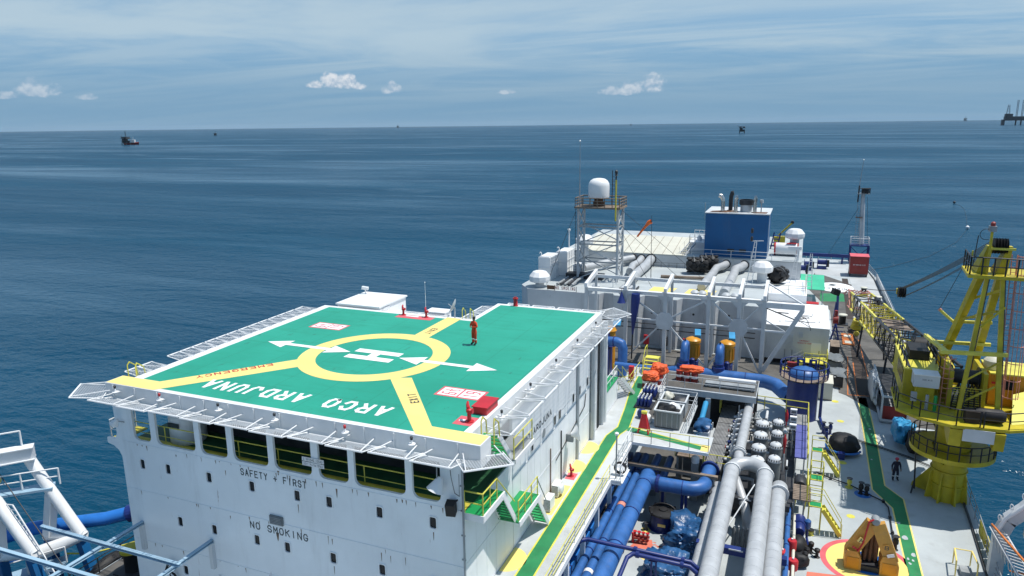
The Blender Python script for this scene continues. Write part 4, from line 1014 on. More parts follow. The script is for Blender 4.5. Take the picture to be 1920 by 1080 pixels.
# ================================================================== pipes on the main deck, between the walkway and the skid
def bands(t, x, y0, y1, z, r, step, mat, th=0.07, off=0.5):
    me = shared(('band', round(r, 3), mat.name, th), lambda: mmesh(MB().lathe([(r * 1.04 + 0.012, -th / 2), (r * 1.04 + 0.012, th / 2)], (0, 0, 0), 16, False, 'Y'), 'band', mat))
    y = y0 + off
    while y < y1:
        inst('clamp_band', me, t, (x, y, z)); y += step
def ypipe(x, y0, y1, z, r, label, mat=None, bmat=None, step=4.6, grp='blue deck pipes along the walkway', off=1.2):
    t = thing('deck_pipe', label, 'pipe', (x, y0, z), grp)
    MB().pipe([(x, y0, z), (x, y1, z)], r, 18).build('pipe_run', mat or BLUEP, t)
    bands(t, x, y0, y1, z, r, step, bmat or BLUED, 0.08, off)
    y = y0 + 1.5
    while y < y1 - 0.3:
        MB().bx(x - r * 0.8, x + r * 0.8, y - 0.08, y + 0.08, 0.0, z - r * 0.6).build('saddle', GREYS, t); y += 4.0
    return t
ypipe(-10.05, 30, 49.0, 2.2, 0.25, 'thin blue pipe, left one of the two slim parallel pipes')
t = ypipe(-9.48, 30, 49.0, 2.2, 0.27, 'thin blue pipe, right one of the two slim parallel pipes', off=2.4)
bands(t, -9.48, 41.2, 41.6, 2.2, 0.27, 3, PINK, 0.4, 0.1)
bands(t, -9.48, 33.6, 34.0, 2.2, 0.27, 3, CLEAN, 0.3, 0.1)
bp = thing('deck_pipe', 'thick blue main pipe with a tee branch on the main deck', 'pipe', (-8.6, 30, 2.5), 'blue deck pipes along the walkway')
MB().pipe([(-8.6, 30, 2.5), (-8.6, 45.5, 2.5)], 0.52, 24).build('pipe_run', BLUEP, bp)
bands(bp, -8.6, 30, 45, 2.5, 0.52, 3.9, BLUED, 0.07, 2.3)
MB().lathe([(0.55, 0), (0.5, 0.12), (0.34, 0.24), (0.1, 0.3)], (-8.6, 45.5, 2.5), 20, True, 'Y').build('end_cap', BLUEP, bp)
MB().pipe([(-8.6, 44.6, 2.5), (-5.9, 44.6, 2.5)] + arc((-5.9, 45.7, 2.5), 1.1, -math.pi / 2, 0, 8, (1, 0, 0), (0, 1, 0))[1:] + [(-4.75, 47.3, 2.55), (-4.7, 47.9, 2.6)], 0.48, 22).build('branch', BLUEP, bp)
flange(bp, (-7.75, 44.6, 2.5), 0.62, 'X', BLUED, 0.2); flange(bp, (-6.1, 44.6, 2.5), 0.51, 'X', BLUED, 0.05)
flange(bp, (-4.72, 47.7, 2.58), 0.64, 'Y', BLUED, 0.24)
for x in (-7.4, -6.1, -5.85): MB().bx(x - 0.09, x + 0.09, 44.5, 44.7, 0, 2.05).build('support', BLUED, bp)
ypipe(-8.6, 45.9, 49.2, 2.2, 0.27, 'short blue pipe beyond the end cap of the main pipe', off=0.5)
ypipe(-7.7, 44.9, 49.2, 2.2, 0.26, 'short blue pipe right of the main pipe under the cross platform', off=0.5)
tg = thing('pipe_grating', 'small blue lattice step between the blue pipes', 'grating', (-8.3, 46.2, 2.7))
for k in range(5): MB().bx(-8.95 + k * 0.24, -8.9 + k * 0.24, 45.75, 46.6, 2.66, 2.72).build('bar', BLUED, tg)
for k in range(4): MB().bx(-8.97, -7.9, 45.77 + k * 0.26, 45.82 + k * 0.26, 2.721, 2.76).build('bar', BLUED, tg)
t = thing('trunking', 'long bright blue rectangular trunk lying beside the thin pipes', 'trunk', (-11.1, 30, 1.5))
MB().bx(-11.05, -10.55, 30, 40.0, 1.75, 2.2).build('trunk_lid', BLUEB, t); MB().bx(-10.85, -10.6, 40.05, 45, 1.9, 2.2).build('trunk_lid', BLUEP, t)
MB().bx(-10.8, -10.45, 45.6, 49.2, 1.8, 2.25).build('trunk_lid', BLUEP, t)
for y in (31, 34, 37, 40): MB().bx(-11.08, -10.52, y, y + 0.1, 0, 2.22).build('strap', BLUED, t)
t = thing('cable_tray', 'pale cable tray with loose hoses beside the bright blue trunk', 'cable tray', (-11.75, 30, 1.3))
for dx in (0, 0.14, 0.3): MB().pipe([(-11.9 + dx, 30, 1.35), (-11.88 + dx, 36, 1.45), (-11.92 + dx, 42, 1.4), (-11.9 + dx, 47, 1.4)], 0.05, 6).build('hose', CREAM if dx else GREYW, t)
for y in range(31, 47, 2): MB().bx(-12.0, -11.5, y, y + 0.06, 1.22, 1.29).build('rung', GREYS, t)
t = thing('red_floor_line', 'dark red pipe on the deck under the side walkway', 'pipe', (-12.4, 30, 0.4))
MB().pipe([(-12.4, 30, 0.5), (-12.4, 48, 0.5)], 0.16, 10).build('pipe_run', DRED, t)
MB().pipe([(-12.15, 30, 0.9), (-12.15, 48, 0.9)], 0.08, 8).build('pipe_run', RED, t)
MB().prism(rect(-12.84, -9.3, 20, 46), 0.001, 0.008).build('painted_shade_strip', DECKD, main_deck)  # dark sheet paints the walkway's shade onto the deck
def xpipes(label, pts, r, mat=BLUED, cl=(), grp='blue pipes crossing the main deck'):
    t = thing('cross_pipe', label, 'pipe', pts[0], grp)
    MB().pipe(pts, r, 12).build('pipe_run', mat, t)
    for c in cl: MB().lathe([(r * 1.5, -0.09), (r * 1.5, 0.09)], c, 12, False, 'X').build('coupling', BLUED, t)
    return t
xpipes('dark blue pipe crossing over the deck pipes, with a bend at the walkway', [(-11.0, 33.2, 3.3), (-10.2, 34.9, 3.4), (-9.9, 35.1, 3.4), (-4.2, 35.05, 3.35), (-3.75, 35.05, 3.0), (-3.7, 35.05, 1.0), (3.0, 35.2, 0.9)], 0.12, BLUED, [(-7.2, 35.08, 3.38), (-4.6, 35.06, 3.36)])
xpipes('second dark blue cross pipe that turns down beside the thick main pipe', [(-7.6, 31, 2.9), (-7.5, 34.4, 3.25), (-7.25, 34.7, 3.35), (-4.2, 34.7, 3.3), (-3.8, 34.7, 3.0), (-3.75, 34.7, 0.8), (3.0, 34.9, 0.7)], 0.12, BLUED, [(-7.0, 34.7, 3.35), (-4.6, 34.7, 3.3)])
tx = thing('pipe_trestle', 'pair of slim dark posts holding the blue cross pipes', 'support', (-6.2, 34.85, 0))
for x in (-6.25, -6.0): MB().bx(x - 0.05, x + 0.05, 34.8, 34.9, 0, 3.16).build('post', BLUED, tx)
MB().bx(-6.35, -5.9, 34.6, 35.1, 3.162, 3.2).build('cap', BLUED, tx)
# hatch drum, red manifold, tarpaulins
t = thing('tank_hatch', 'round dark blue tank hatch with black clamped lid and yellow plate', 'hatch', (-7.15, 43.55, 0))
MB().lathe([(0.98, 0), (0.98, 0.03), (0.86, 0.04), (0.82, 0.08), (0.82, 1.05), (0.86, 1.08)], (-7.15, 43.55, 0), 26).build('hatch_body', BLUED, t)
l = MB().lathe([(0.93, 1.081), (0.95, 1.13), (0.9, 1.2), (0.5, 1.26), (0.48, 1.24), (0.3, 1.25), (0.28, 1.32), (0.05, 1.33)], (-7.15, 43.55, 0), 26).build('lid', BLACK, t)
for k in range(8):
    a = k * math.pi / 4
    MB().box((-7.15 + 0.9 * math.cos(a), 43.55 + 0.9 * math.sin(a), 1.16), (0.14, 0.1, 0.22), a).build('clamp', DARK, l)
MB().pipe(arc((-7.15, 43.75, 1.15), 0.75, 0.2, math.pi - 0.2, 10, (1, 0, 0), (0, 0.25, 0.45)), 0.05, 6).build('lid_handle', BLACK, l)
MB().bx(-7.35, -6.85, 42.72, 42.735, 0.42, 0.62).build('yellow_plate', YELD, t)
t = thing('red_manifold', 'red valve manifold standing on a red splashed patch of deck', 'manifold', (-8.2, 41.2, 0))
for dy in (0, 0.3): MB().pipe([(-8.6, 41.0 + dy, 0.35), (-7.6, 41.1 + dy, 0.35)], 0.09, 8).build('header', DRED, t)
for k in range(4):
    x = -8.5 + k * 0.27
    v = MB().lathe([(0.09, 0), (0.12, 0.05), (0.07, 0.1), (0.07, 0.5), (0.1, 0.52)], (x, 41.15, 0.2), 8).build('valve', RED, t)
    MB().lathe([(0.13, 0.53), (0.13, 0.56)], (x, 41.15, 0.2), 10, False).build('hand_wheel', RED, v)
MB().pipe([(-8.6, 41.0, 0.0), (-8.6, 41.0, 0.7)], 0.08, 8).build('riser', RED, t)
MB().prism([(-8.7, 40.4), (-7.6, 40.55), (-7.3, 41.0), (-7.5, 41.7), (-8.3, 41.6)], 0.001, 0.006).build('red_deck_patch', SALM, main_deck)
random.seed(5)
for k in range(26):
    x = -7.5 + random.random() * 1.0; y = 41.0 + random.gauss(0.15, 0.22); r = random.random() * 0.05 + 0.015
    MB().prism(disc(x, y, r * 2, 7, r), 0.001, 0.005).build('red_splash', SALM, main_deck)
for i, (x, y, s, sd, lab) in enumerate(((-5.15, 42.0, (1.25, 1.35, 1.0), 61, 'blue tarpaulin bundle on the deck beside the grey insulated pipe, the upper one'), (-5.9, 38.2, (1.2, 1.1, 0.75), 67, 'blue tarpaulin bundle at the bottom edge under the blue cross pipes'))):
    o = blob((x, y, 0.52), s, sd, 5, 0.5, True, 0.6).build('tarpaulin_bundle', BLT, None, (x, y, 0))
    tag(o, lab, 'tarpaulin', 'blue tarpaulin bundles')
for x, y, r in ((-8.1, 42.75, 0.32), (-7.5, 39.7, 0.34), (-6.1, 45.6, 0.4)): MB().prism(disc(x, y, r, 20), 0.001, 0.006).build('yellow_deck_ring', YELD, main_deck)
t = thing('deck_valve', 'small dark valve on a yellow disc beside the blue tank hatch', 'valve', (-8.1, 42.75, 0))
MB().lathe([(0.14, 0.007), (0.1, 0.1), (0.06, 0.3), (0.12, 0.4), (0.12, 0.48)], (-8.1, 42.75, 0), 10).build('valve_body', DARK, t)
MB().lathe([(0.16, 0.5), (0.16, 0.53)], (-8.1, 42.75, 0), 10, False).build('hand_wheel', DARK, t)
t = thing('white_canister', 'white capped canister on a bracket between the timber and the blue flange', 'canister', (-5.75, 47.0, 1.9))
MB().bx(-6.0, -5.5, 47.6, 48.0, 0, 2.9).build('stand', GREYS, t)
MB().lathe([(0.24, 0), (0.28, 0.04), (0.28, 0.36), (0.3, 0.38), (0.22, 0.48), (0.05, 0.52)], (-5.75, 47.8, 2.9), 14).build('canister_body', CLEAN, t)
railing([(-7.3, 48.65, 2.83), (-5.25, 48.65, 2.83), (-5.25, 47.95, 2.6)], 'yellow stepped railing round the brown boarded platform', mat=YELR, step=1.0)
# loose things below the platform next to the skid
tag(blob((-6.0, 53.5, 3.3), (0.6, 0.85, 0.4), 72, 3, 0.4, True, 0.5).build('blue_cover', BLT, None, (-6.0, 53.5, 3.16)), 'blue cover over a tray between the skip and the striped grating', 'tarpaulin')
t = thing('tote_tray', 'grey tray under the blue cover beside the striped grating', 'tray', (-6.0, 53.5, 2.35)); MB().bx(-6.55, -5.45, 52.6, 54.4, 2.35, 3.1).build('tray_body', GREYW, t); MB().bx(-6.6, -5.4, 52.55, 54.45, 3.102, 3.16).build('tray_rim', GREYW, t)
tag(blob((-6.0, 50.0, 3.05), (0.85, 0.6, 0.4), 77, 3, 0.5, True, 0.2).build('blue_net', BLUEB, None, (-6.0, 50.0, 2.9)), 'heap of bright blue netting on the brown boarded platform', 'netting')
t = thing('boarded_platform', 'small brown boarded platform holding the blue netting', 'platform', (-6, 50, 0))
for k in range(6): MB().bx(-7.3, -5.2, 48.6 + k * 0.42, 48.99 + k * 0.42, 2.75, 2.83).build('plank', WOOD, t)
MB().bx(-7.2, -7.05, 48.7, 51, 0, 2.749).build('leg', GREYS, t); MB().bx(-5.4, -5.25, 48.7, 51, 0, 2.749).build('leg', GREYS, t)
xpipes('bright blue upright pipe in the dark void beside the skip', [(-6.3, 51.8, 2.6), (-6.3, 54.6, 3.0), (-6.3, 57.6, 3.6)], 0.22, SKYB, grp='pipes in the platform void')

# ================================================================== process skid with grey pipes and vessels
sk = thing('process_skid', 'process skid with striped grating, yellow rails and blue walkway in the middle of the deck', 'skid', (-1.8, 53, 0))
MB().bx(-3.9, 0.8, 46.6, 60.6, 0.5, 1.0).build('skid_base', DARK, sk)
MB().bx(-5.2, -4.0, 47.9, 60.8, 2.2, 2.5).build('grating_frame', DARK, sk)
gme = shared('gratestrip', lambda: mmesh(MB().bx(-0.035, 0.035, -2.05, 2.05, 0, 0.05), 'grating_bar', GRATE))
for s in range(3):
    for k in range(11): inst('grating_bar', gme, sk, (-5.12 + k * 0.105, 50.1 + s * 4.2, 2.502))
for x in (-5.1, -4.1):
    for y in (48.2, 52, 56, 60): MB().bx(x - 0.06, x + 0.06, y, y + 0.12, 0, 2.2).build('skid_leg', GREYS, sk)
for k in range(4): MB().bx(0.75, 1.55, 52.0 + k * 1.55, 53.5 + k * 1.55, 2.45, 2.55).build('walkway_plate', paint('violet_blue_plate', (0.10, 0.11, 0.33), 0.5, 0.15, 0.9), sk)
MB().bx(0.75, 1.55, 58.25, 60.5, 2.45, 2.54).build('walkway_plate', GRATE, sk)
for y in (46.0,):
    for k in range(9): MB().bx(0.75, 1.85, y + k * 0.24, y + 0.2 + k * 0.24, 2.3, 2.36).build('deck_slat', WOOD, sk)
for x in (0.85, 1.45):
    for y in (46.2, 50, 54, 58, 60.3): MB().bx(x - 0.05, x + 0.05, y, y + 0.1, 0, 2.28).build('skid_leg', GREYS, sk)
rails(sk, [(1.6, 50.5, 2.5), (1.6, 60.6, 2.5), (-5.25, 60.9, 2.5)], 1.1, 0.035, 1.7, YELR, 1)
rails(sk, [(-5.25, 60.9, 2.5), (-5.25, 58.6, 2.5)], 1.1, 0.035, 1.2, YELR, 1)
rails(sk, [(-5.2, 48.0, 2.5), (-3.4, 48.0, 2.5)], 1.1, 0.03, 0.9, YELR, 1)
rails(sk, [(1.6, 48.3, 2.4), (1.6, 46.0, 2.4)], 1.1, 0.04, 1.1, YELR, 0)
def vessel(x, y, r, top, label, grp):
    t = thing('filter_vessel', label, 'vessel', (x, y, 1.0), grp)
    MB().lathe([(r, 1.0), (r, top - 0.34), ], (x, y, 0), 22).build('shell', VESS, t)
    MB().lathe([(r * 1.12, top - 0.339), (r * 1.12, top - 0.24)], (x, y, 0), 22, False).build('flange', GREYW, t)
    h = MB().lathe([(r * 1.05, top - 0.239), (r * 1.0, top - 0.17), (r * 0.85, top - 0.06), (r * 0.5, top + 0.03), (r * 0.12, top + 0.06)], (x, y, 0), 22).build('domed_head', GREYW, t)
    bm_ = shared(('bolt', r), lambda: mmesh(MB().bx(-0.03, 0.03, -0.03, 0.03, 0, 0.12), 'bolt', DARK))
    for k in range(16):
        a = 2 * math.pi * k / 16
        inst('bolt', bm_, t, (x + r * 1.09 * math.cos(a), y + r * 1.09 * math.sin(a), top - 0.238))
    MB().pipe([(x, y, top + 0.06), (x, y, top + 0.2), (x + 0.18, y, top + 0.22)], 0.03, 6).build('lifting_eye', DARK, h)
    MB().pipe([(x - r, y, top - 0.9), (x - r - 0.45, y, top - 0.9)], 0.12, 8).build('nozzle', GREYW, t)
for i, (y, w) in enumerate(((55.28, 'farthest'), (53.05, 'second farthest'), (50.77, 'third'), (48.67, 'nearest'))):
    vessel(-1.7, y, 0.5, 3.62, 'large grey vessel with bolted white domed head, %s of the left row' % w, 'large domed vessels')
for i, (y, w) in enumerate(((55.94, 'farthest'), (53.74, 'second farthest'), (51.54, 'third'), (49.26, 'nearest'))):
    vessel(-0.58, y, 0.42, 3.62, 'small grey vessel with flat white head, %s of the right row' % w, 'small domed vessels')
# header and the big clad pipes, each built of clad sections
def clad(label, x, y0, y1, z, r, sec=0.82):
    t = thing('clad_pipe', label, 'pipe', (x, y0, z), 'grey clad pipes')
    n = max(1, round((y1 - y0) / sec)); L_ = (y1 - y0) / n
    me = shared(('clad', r, round(L_, 3)), lambda: mmesh(MB().lathe([(r, 0), (r, L_ - 0.012)], (0, 0, 0), 30, True, 'Y'), 'pipe_section', GREYP))
    for k in range(n): inst('pipe_section', me, t, (x, y0 + k * L_, z))
    MB().pipe([(x, y0, z), (x, y1, z)], r * 0.985, 26).build('inner_pipe', VESS, t)
    return t
c1_ = clad('left leg of the big grey pipe loop in the foreground', -3.2, 30.5, 46.9, 3.2, 0.5)
clad('right leg of the big grey pipe loop in the foreground', -1.05, 30.5, 46.9, 3.2, 0.5)
lp = thing('pipe_bend', 'grey return bend joining the two big pipe legs', 'pipe', (-2.1, 47, 3.2))
MB().pipe(arc((-2.125, 46.95, 3.2), 1.075, math.pi, 0, 14, (1, 0, 0), (0, 1.0, 0.12)), 0.48, 24).build('bend', GREYP, lp)
flange(lp, (-3.2, 46.95, 3.2), 0.57, 'Y', GREYW, 0.16, 'collar'); flange(lp, (-1.05, 46.95, 3.2), 0.57, 'Y', GREYW, 0.16, 'collar')
c3_ = clad('short grey clad pipe with flanged end right of the big loop', -0.15, 30.5, 45.2, 2.9, 0.46)
flange(c3_, (-0.1, 45.3, 2.9), 0.62, 'Y', GREYW, 0.14, 'collar')
MB().pipe([(-0.1, 45.3, 2.9), (-0.1, 46.1, 2.85), (-0.1, 46.6, 2.4), (-0.1, 46.75, 1.2)], 0.5, 20).build('elbow', GREYP, c3_)
clad('low grey pipe left of and under the big loop', -3.95, 30.5, 46.5, 2.0, 0.45)
hp = clad('grey header pipe running back along the row of domed vessels', -2.93, 49.0, 58.9, 3.45, 0.36, 1.2)
flange(hp, (-2.93, 49.1, 3.45), 0.47, 'Y', GREYW, 0.12, 'collar'); flange(hp, (-2.93, 49.4, 3.45), 0.47, 'Y', GREYW, 0.12, 'collar')
MB().lathe([(0.36, 0), (0.3, 0.12), (0.12, 0.2)], (-2.93, 58.9, 3.45), 20, True, 'Y').build('end_cap', GREYP, hp)
MB().pipe([(-2.93, 49.0, 3.45), (-2.9, 48.3, 3.4), (-2.7, 47.6, 3.3)], 0.34, 18).build('reducer', GREYP, hp)
t = thing('drop_pipe', 'curved grey pipe dropping between the two big pipe legs', 'pipe', (-2.1, 45, 2))
MB().pipe([(-2.9, 46.6, 2.8), (-2.5, 45.6, 2.4), (-2.1, 44.7, 1.9), (-1.85, 44.0, 1.2), (-1.8, 43.8, 0.4)], 0.3, 16).build('pipe_run', GREYP, t)
flange(t, (-1.8, 43.75, 0.35), 0.4, 'Z', GREYW)
# bits between the legs: cross braces, bottles
t = thing('pipe_stay', 'thin white diagonal stay across the big pipe legs', 'stay', (-2.1, 42, 3))
MB().pipe([(-3.0, 39.6, 2.6), (-1.6, 44.8, 3.5)], 0.04, 6).build('stay_rod', GREYW, t)
MB().lathe([(0.02, -0.12), (0.12, 0), (0.02, 0.12)], (-2.0, 43.3, 3.25), 10).build('joint_ball', GREYW, t)
for y, lab in ((38.9, 'near'), (45.0, 'far')):
    t = thing('pipe_cross_beam', 'dark cross beam under the big pipe legs, the %s one' % lab, 'beam', (-2, y, 2), 'pipe cross beams')
    MB().bx(-4.4, 0.6, y - 0.2, y + 0.2, 1.95, 2.35).build('beam', BLUED if y < 40 else DARK, t)
    MB().bx(-4.3, -4.0, y - 0.15, y + 0.15, 0, 1.949).build('leg', GREYS, t); MB().bx(0.2, 0.5, y - 0.15, y + 0.15, 0, 1.949).build('leg', GREYS, t)
    MB().bx(-2.55, -1.75, y - 0.24, y - 0.201, 2.28, 2.36).build('white_edge', GREYW, t)
for k in range(4):
    t = thing('grey_cylinder', 'upright grey gas cylinder between the big pipe legs, %s from the left' % ['first', 'second', 'third', 'fourth'][k], 'cylinder', (-2.55 + k * 0.27, 42.6, 0.5), 'grey cylinders between the pipes')
    MB().lathe([(0.12, 0), (0.12, 1.35), (0.05, 1.5)], (-2.55 + k * 0.27, 42.6, 0.02), 10).build('cylinder_body', VESS, t)
    MB().lathe([(0.04, 1.5), (0.05, 1.6)], (-2.55 + k * 0.27, 42.6, 0.02), 8).build('valve', GREYW, t)
# valve trains beside the header, instrument boxes, hoses: small recognisable pieces
random.seed(23)
for k in range(9):
    y = 49.8 + k * 1.02
    x = -3.65 + random.uniform(-0.1, 0.1)
    t = thing('valve_assembly', 'grey valve with actuator beside the header pipe, %s from the near end' % ('first second third fourth fifth sixth seventh eighth ninth'.split()[k]), 'valve', (x, y, 1.0), 'valves along the header pipe')
    MB().pipe([(x + 0.6, y, 3.3), (x + 0.2, y, 3.2), (x, y, 2.8), (x, y, 1.0)], 0.12, 8).build('riser', GREYW, t)
    MB().lathe([(0.2, 0), (0.2, 0.06)], (x, y, 2.3), 10, False).build('flange', GREYL, t)
    MB().lathe([(0.2, 0), (0.2, 0.06)], (x, y, 2.75), 10, False).build('flange', GREYL, t)
    MB().lathe([(0.12, -0.15), (0.15, 0), (0.1, 0.2)], (x - 0.25, y, 2.55), 10, True, 'X').build('actuator', (GREYW, DARK, GREYL, BLUED)[k % 4], t)
    MB().lathe([(0.17, -0.02), (0.17, 0.02)], (x - 0.46, y, 2.55), 12, False, 'X').build('hand_wheel', DRED if k in (2, 5) else VESS, t)
    MB().pipe([(x, y + 0.3, 1.0), (x - 0.05, y + 0.3, 3.0 + random.random() * 0.7)], 0.05, 6).build('instrument_tube', GREYW, t)
for k, y in enumerate((58.6, 57.0, 55.4)):
    t = thing('instrument_box', 'white instrument box on a post by the blue skid walkway, %s' % ['farthest', 'middle', 'nearest'][k], 'cabinet', (0.45, y, 1.0), 'white instrument boxes')
    MB().bx(0.25, 0.75, y - 0.15, y + 0.15, 3.25, 3.65).build('case', CLEAN, t)
    MB().pipe([(0.5, y, 1.0), (0.5, y, 3.249)], 0.05, 6).build('post', GREYS, t)
    MB().bx(0.32, 0.68, y - 0.165, y - 0.151, 3.35, 3.55).build('window', VESS, t)
for k, y in enumerate((57.6, 52.6)):
    t = thing('red_relief_valve', 'slim red valve standing among the small vessels, the %s one' % ['far', 'near'][k], 'valve', (-0.1, y, 2), 'red relief valves')
    MB().lathe([(0.05, 0), (0.05, 0.5), (0.1, 0.52), (0.12, 0.7), (0.12, 1.2), (0.07, 1.3), (0.04, 1.5)], (0.0, y, 2.4), 10).build('valve_body', RED, t)
    MB().pipe([(0.0, y, 1.0), (0.0, y, 2.399)], 0.06, 8).build('riser', GREYW, t)
# crowded small pipework of the skid
random.seed(77)
for k in range(26):
    x, y = random.uniform(-3.7, 0.6), random.choice((random.uniform(56.8, 60.4), random.uniform(47.2, 60.2)))
    z = random.uniform(1.2, 2.6); l = random.uniform(0.5, 1.8)
    if random.random() < 0.5: pts = [(x, y, 1.0), (x, y, z), (min(x + l, 0.7), y, z), (min(x + l, 0.7), y, z - 0.4)]
    else: pts = [(x, y, 1.0), (x, y, z), (x, min(y + l, 60.5), z), (x, min(y + l, 60.5), 1.0)]
    r = random.choice((0.04, 0.05, 0.07, 0.1))
    MB().pipe(pts, r, 7).build('branch_pipe', random.choice((GREYW, GREYL, GREYS, VESS, DARK)), sk)
    if k % 2: MB().lathe([(r * 2.2, -0.04), (r * 2.2, 0.04)], pts[1], 9, False).build('branch_flange', GREYW, sk)
    if k % 3 == 0:
        MB().lathe([(0.07, 0), (0.12, 0.06), (0.12, 0.22), (0.05, 0.3)], (x, y, z), 9).build('branch_valve', random.choice((DARK, VESS, DRED, BLUED)), sk)
for k in range(12):
    MB().bx(-3.85 + k * 0.385, -3.52 + k * 0.385, 56.9, 60.55, 1.002, 1.05).build('floor_grating', GRATE, sk)
# yellow access steps on the right side of the skid
def access(loc, label, flip=False):
    x, y, z = loc
    t = thing('access_steps', label, 'stairs', loc, 'yellow access steps beside the skid')
    MB().bx(x, x + 0.8, y - 0.35, y + 0.35, 1.86, 1.92).build('top_step', YELR, t)
    MB().bx(x + 0.06, x + 0.74, y - 0.29, y + 0.29, 1.921, 1.935).build('green_tread', GREENB, t)
    for dx_ in (0.03, 0.77):
        for dy_ in (-0.32, 0.32): MB().bx(x + dx_ - 0.03, x + dx_ + 0.03, y + dy_ - 0.03, y + dy_ + 0.03, 0, 1.859).build('leg', YELR, t)
    stairs(t, (x + 0.85, y, 1.75), (x + 2.0, y, 0.1), 0.62, 6, YELR, YELR)
    for s in (-0.38, 0.38):
        MB().pipe([(x, y + s, 1.9), (x, y + s, 2.85), (x + 0.85, y + s, 2.85), (x + 2.05, y + s, 0.95), (x + 2.05, y + s, 0)], 0.025, 6).build('handrail', YELR, t)
    return t
access((1.95, 55.3, 0), 'yellow access steps with green tread at the far end of the skid')
access((1.75, 46.6, 0), 'yellow access steps with green tread at the near end of the skid')
t = thing('access_platform', 'tall yellow ladder platform with green tread in the middle of the skid side', 'platform', (2.2, 50.4, 0))
MB().bx(1.8, 2.7, 50.0, 50.9, 1.9, 1.96).build('top_step', YELR, t)
MB().bx(1.9, 2.6, 50.1, 50.8, 1.961, 1.975).build('green_tread', GREENB, t)
for dx_ in (1.83, 2.67):
    for dy_ in (50.03, 50.87): MB().bx(dx_ - 0.03, dx_ + 0.03, dy_ - 0.03, dy_ + 0.03, 0, 1.899).build('leg', YELR, t)
for k in range(4): MB().bx(1.85, 2.65, 49.96, 50.0, 0.4 + 0.38 * k, 0.44 + 0.38 * k).build('rung', YELR, t)
rails(t, [(1.85, 50.05, 1.96), (1.85, 50.85, 1.96), (2.65, 50.85, 1.96), (2.65, 50.05, 1.96)], 1.05, 0.03, 0.8, YELR, 1)
# darker machinery at the near right end of the skid
t = thing('black_motor', 'dark motor and gearbox at the right of the flanged grey pipe', 'motor', (1.1, 49.2, 0))
MB().lathe([(0.35, -0.6), (0.42, -0.5), (0.42, 0.4), (0.3, 0.55)], (1.2, 49.2, 2.0), 16, True, 'Y').build('motor_body', DARK, t)
MB().bx(0.8, 1.6, 48.7, 49.7, 1.0, 1.7).build('bed', BLACK, t)
for s in (0.85, 1.5): MB().bar((s, 48.3, 0.1), (s + 0.25, 48.4, 1.9), 0.08).build('brace', YELR, t)
t = thing('blue_pump', 'small dark blue pump with valve in front of the boarded skid end', 'pump', (1.3, 45.0, 0))
MB().lathe([(0.3, -0.8), (0.34, -0.75), (0.34, -0.1), (0.42, -0.05), (0.42, 0.05), (0.36, 0.1), (0.36, 0.8), (0.4, 0.85)], (1.25, 44.9, 1.1), 16, True, 'Y').build('pump_barrel', BLUED, t)
MB().bx(0.95, 1.55, 44.3, 45.5, 0, 0.74).build('bed', BLUED, t)
MB().lathe([(0.15, 0), (0.2, 0.1), (0.2, 0.5), (0.1, 0.6)], (1.75, 45.2, 0.9), 12).build('valve', BLUEP, t)
MB().pipe([(1.75, 45.2, 0.9), (1.75, 45.2, 0.2), (1.9, 44.2, 0.15)], 0.06, 8).build('drain_pipe', BLUED, t)
tag(blob((1.25, 43.3, 0.62), (0.5, 0.7, 0.62), 81, 3, 0.3, True).build('black_cover', BLACK, None, (1.25, 43.3, 0)), 'black cover over equipment beside the blue pump', 'cover')
tag(blob((1.35, 42.2, 0.4), (0.55, 0.5, 0.45), 84, 3, 0.4, True).build('black_cover', BLACK, None, (1.35, 42.2, 0)), 'lower black cover beside the red fire monitors', 'cover')
ypipe(0.55, 30, 46, 1.6, 0.16, 'slim blue pipe right of the grey clad pipes', step=2.2, off=0.4)
ypipe(0.95, 30, 46, 1.3, 0.09, 'thin cream pipe beside the slim blue pipe', CREAM, GREYS, step=3.0)
for i, (x, y, z, r, lab) in enumerate(((0.35, 40.6, 1.4, 0.3, 'red round valve casing at the bottom edge, left one'), (0.2, 39.4, 1.5, 0.32, 'red round valve casing at the bottom edge, nearest one'), (0.85, 41.8, 1.5, 0.26, 'red valve casing with wheel, highest of the red group'), (0.95, 40.2, 1.2, 0.28, 'red valve casing on the right of the red group'))):
    t = thing('red_valve', lab, 'valve', (x, y, 0), 'red valves at the bottom edge')
    MB().lathe([(r * 0.5, 0), (r * 0.5, z - 0.3), (r, z - 0.28), (r * 1.05, z), (r * 1.05, z + 0.28), (r * 0.9, z + 0.34), (r * 0.3, z + 0.36)], (x, y, 0.0), 16).build('valve_body', RED, t)
    MB().lathe([(0.05, z + 0.361), (0.06, z + 0.45)], (x, y, 0), 8).build('stem', CLEAN, t)
t = thing('black_valve_set', 'cluster of black valves on the deck left of the target circle', 'valve', (2.0, 43.6, 0))
for x, y, h in ((2.0, 43.9, 0.75), (2.35, 43.5, 0.6), (1.75, 42.9, 0.9), (1.65, 42.3, 0.95)):
    MB().lathe([(0.2, 0), (0.1, 0.06), (0.09, h * 0.5), (0.16, h * 0.6), (0.17, h * 0.9), (0.08, h)], (x, y, 0.0), 10).build('valve_body', BLACK, t)
MB().pipe([(1.3, 43.6, 0.6), (1.7, 43.75, 0.55), (2.0, 43.9, 0.35), (2.35, 43.5, 0.3)], 0.05, 6).build('hose', BLACK, t)
MB().pipe([(1.3, 43.2, 0.5), (1.8, 43.3, 0.4), (2.3, 43.5, 0.2)], 0.04, 6).build('hose', BLACK, t)

# ================================================================== rear superstructure
RZ = 6.05
rb = thing('rear_deckhouse', 'long low white deckhouse across the ship behind the pipe gantry', 'building', (-16, 92, 0))
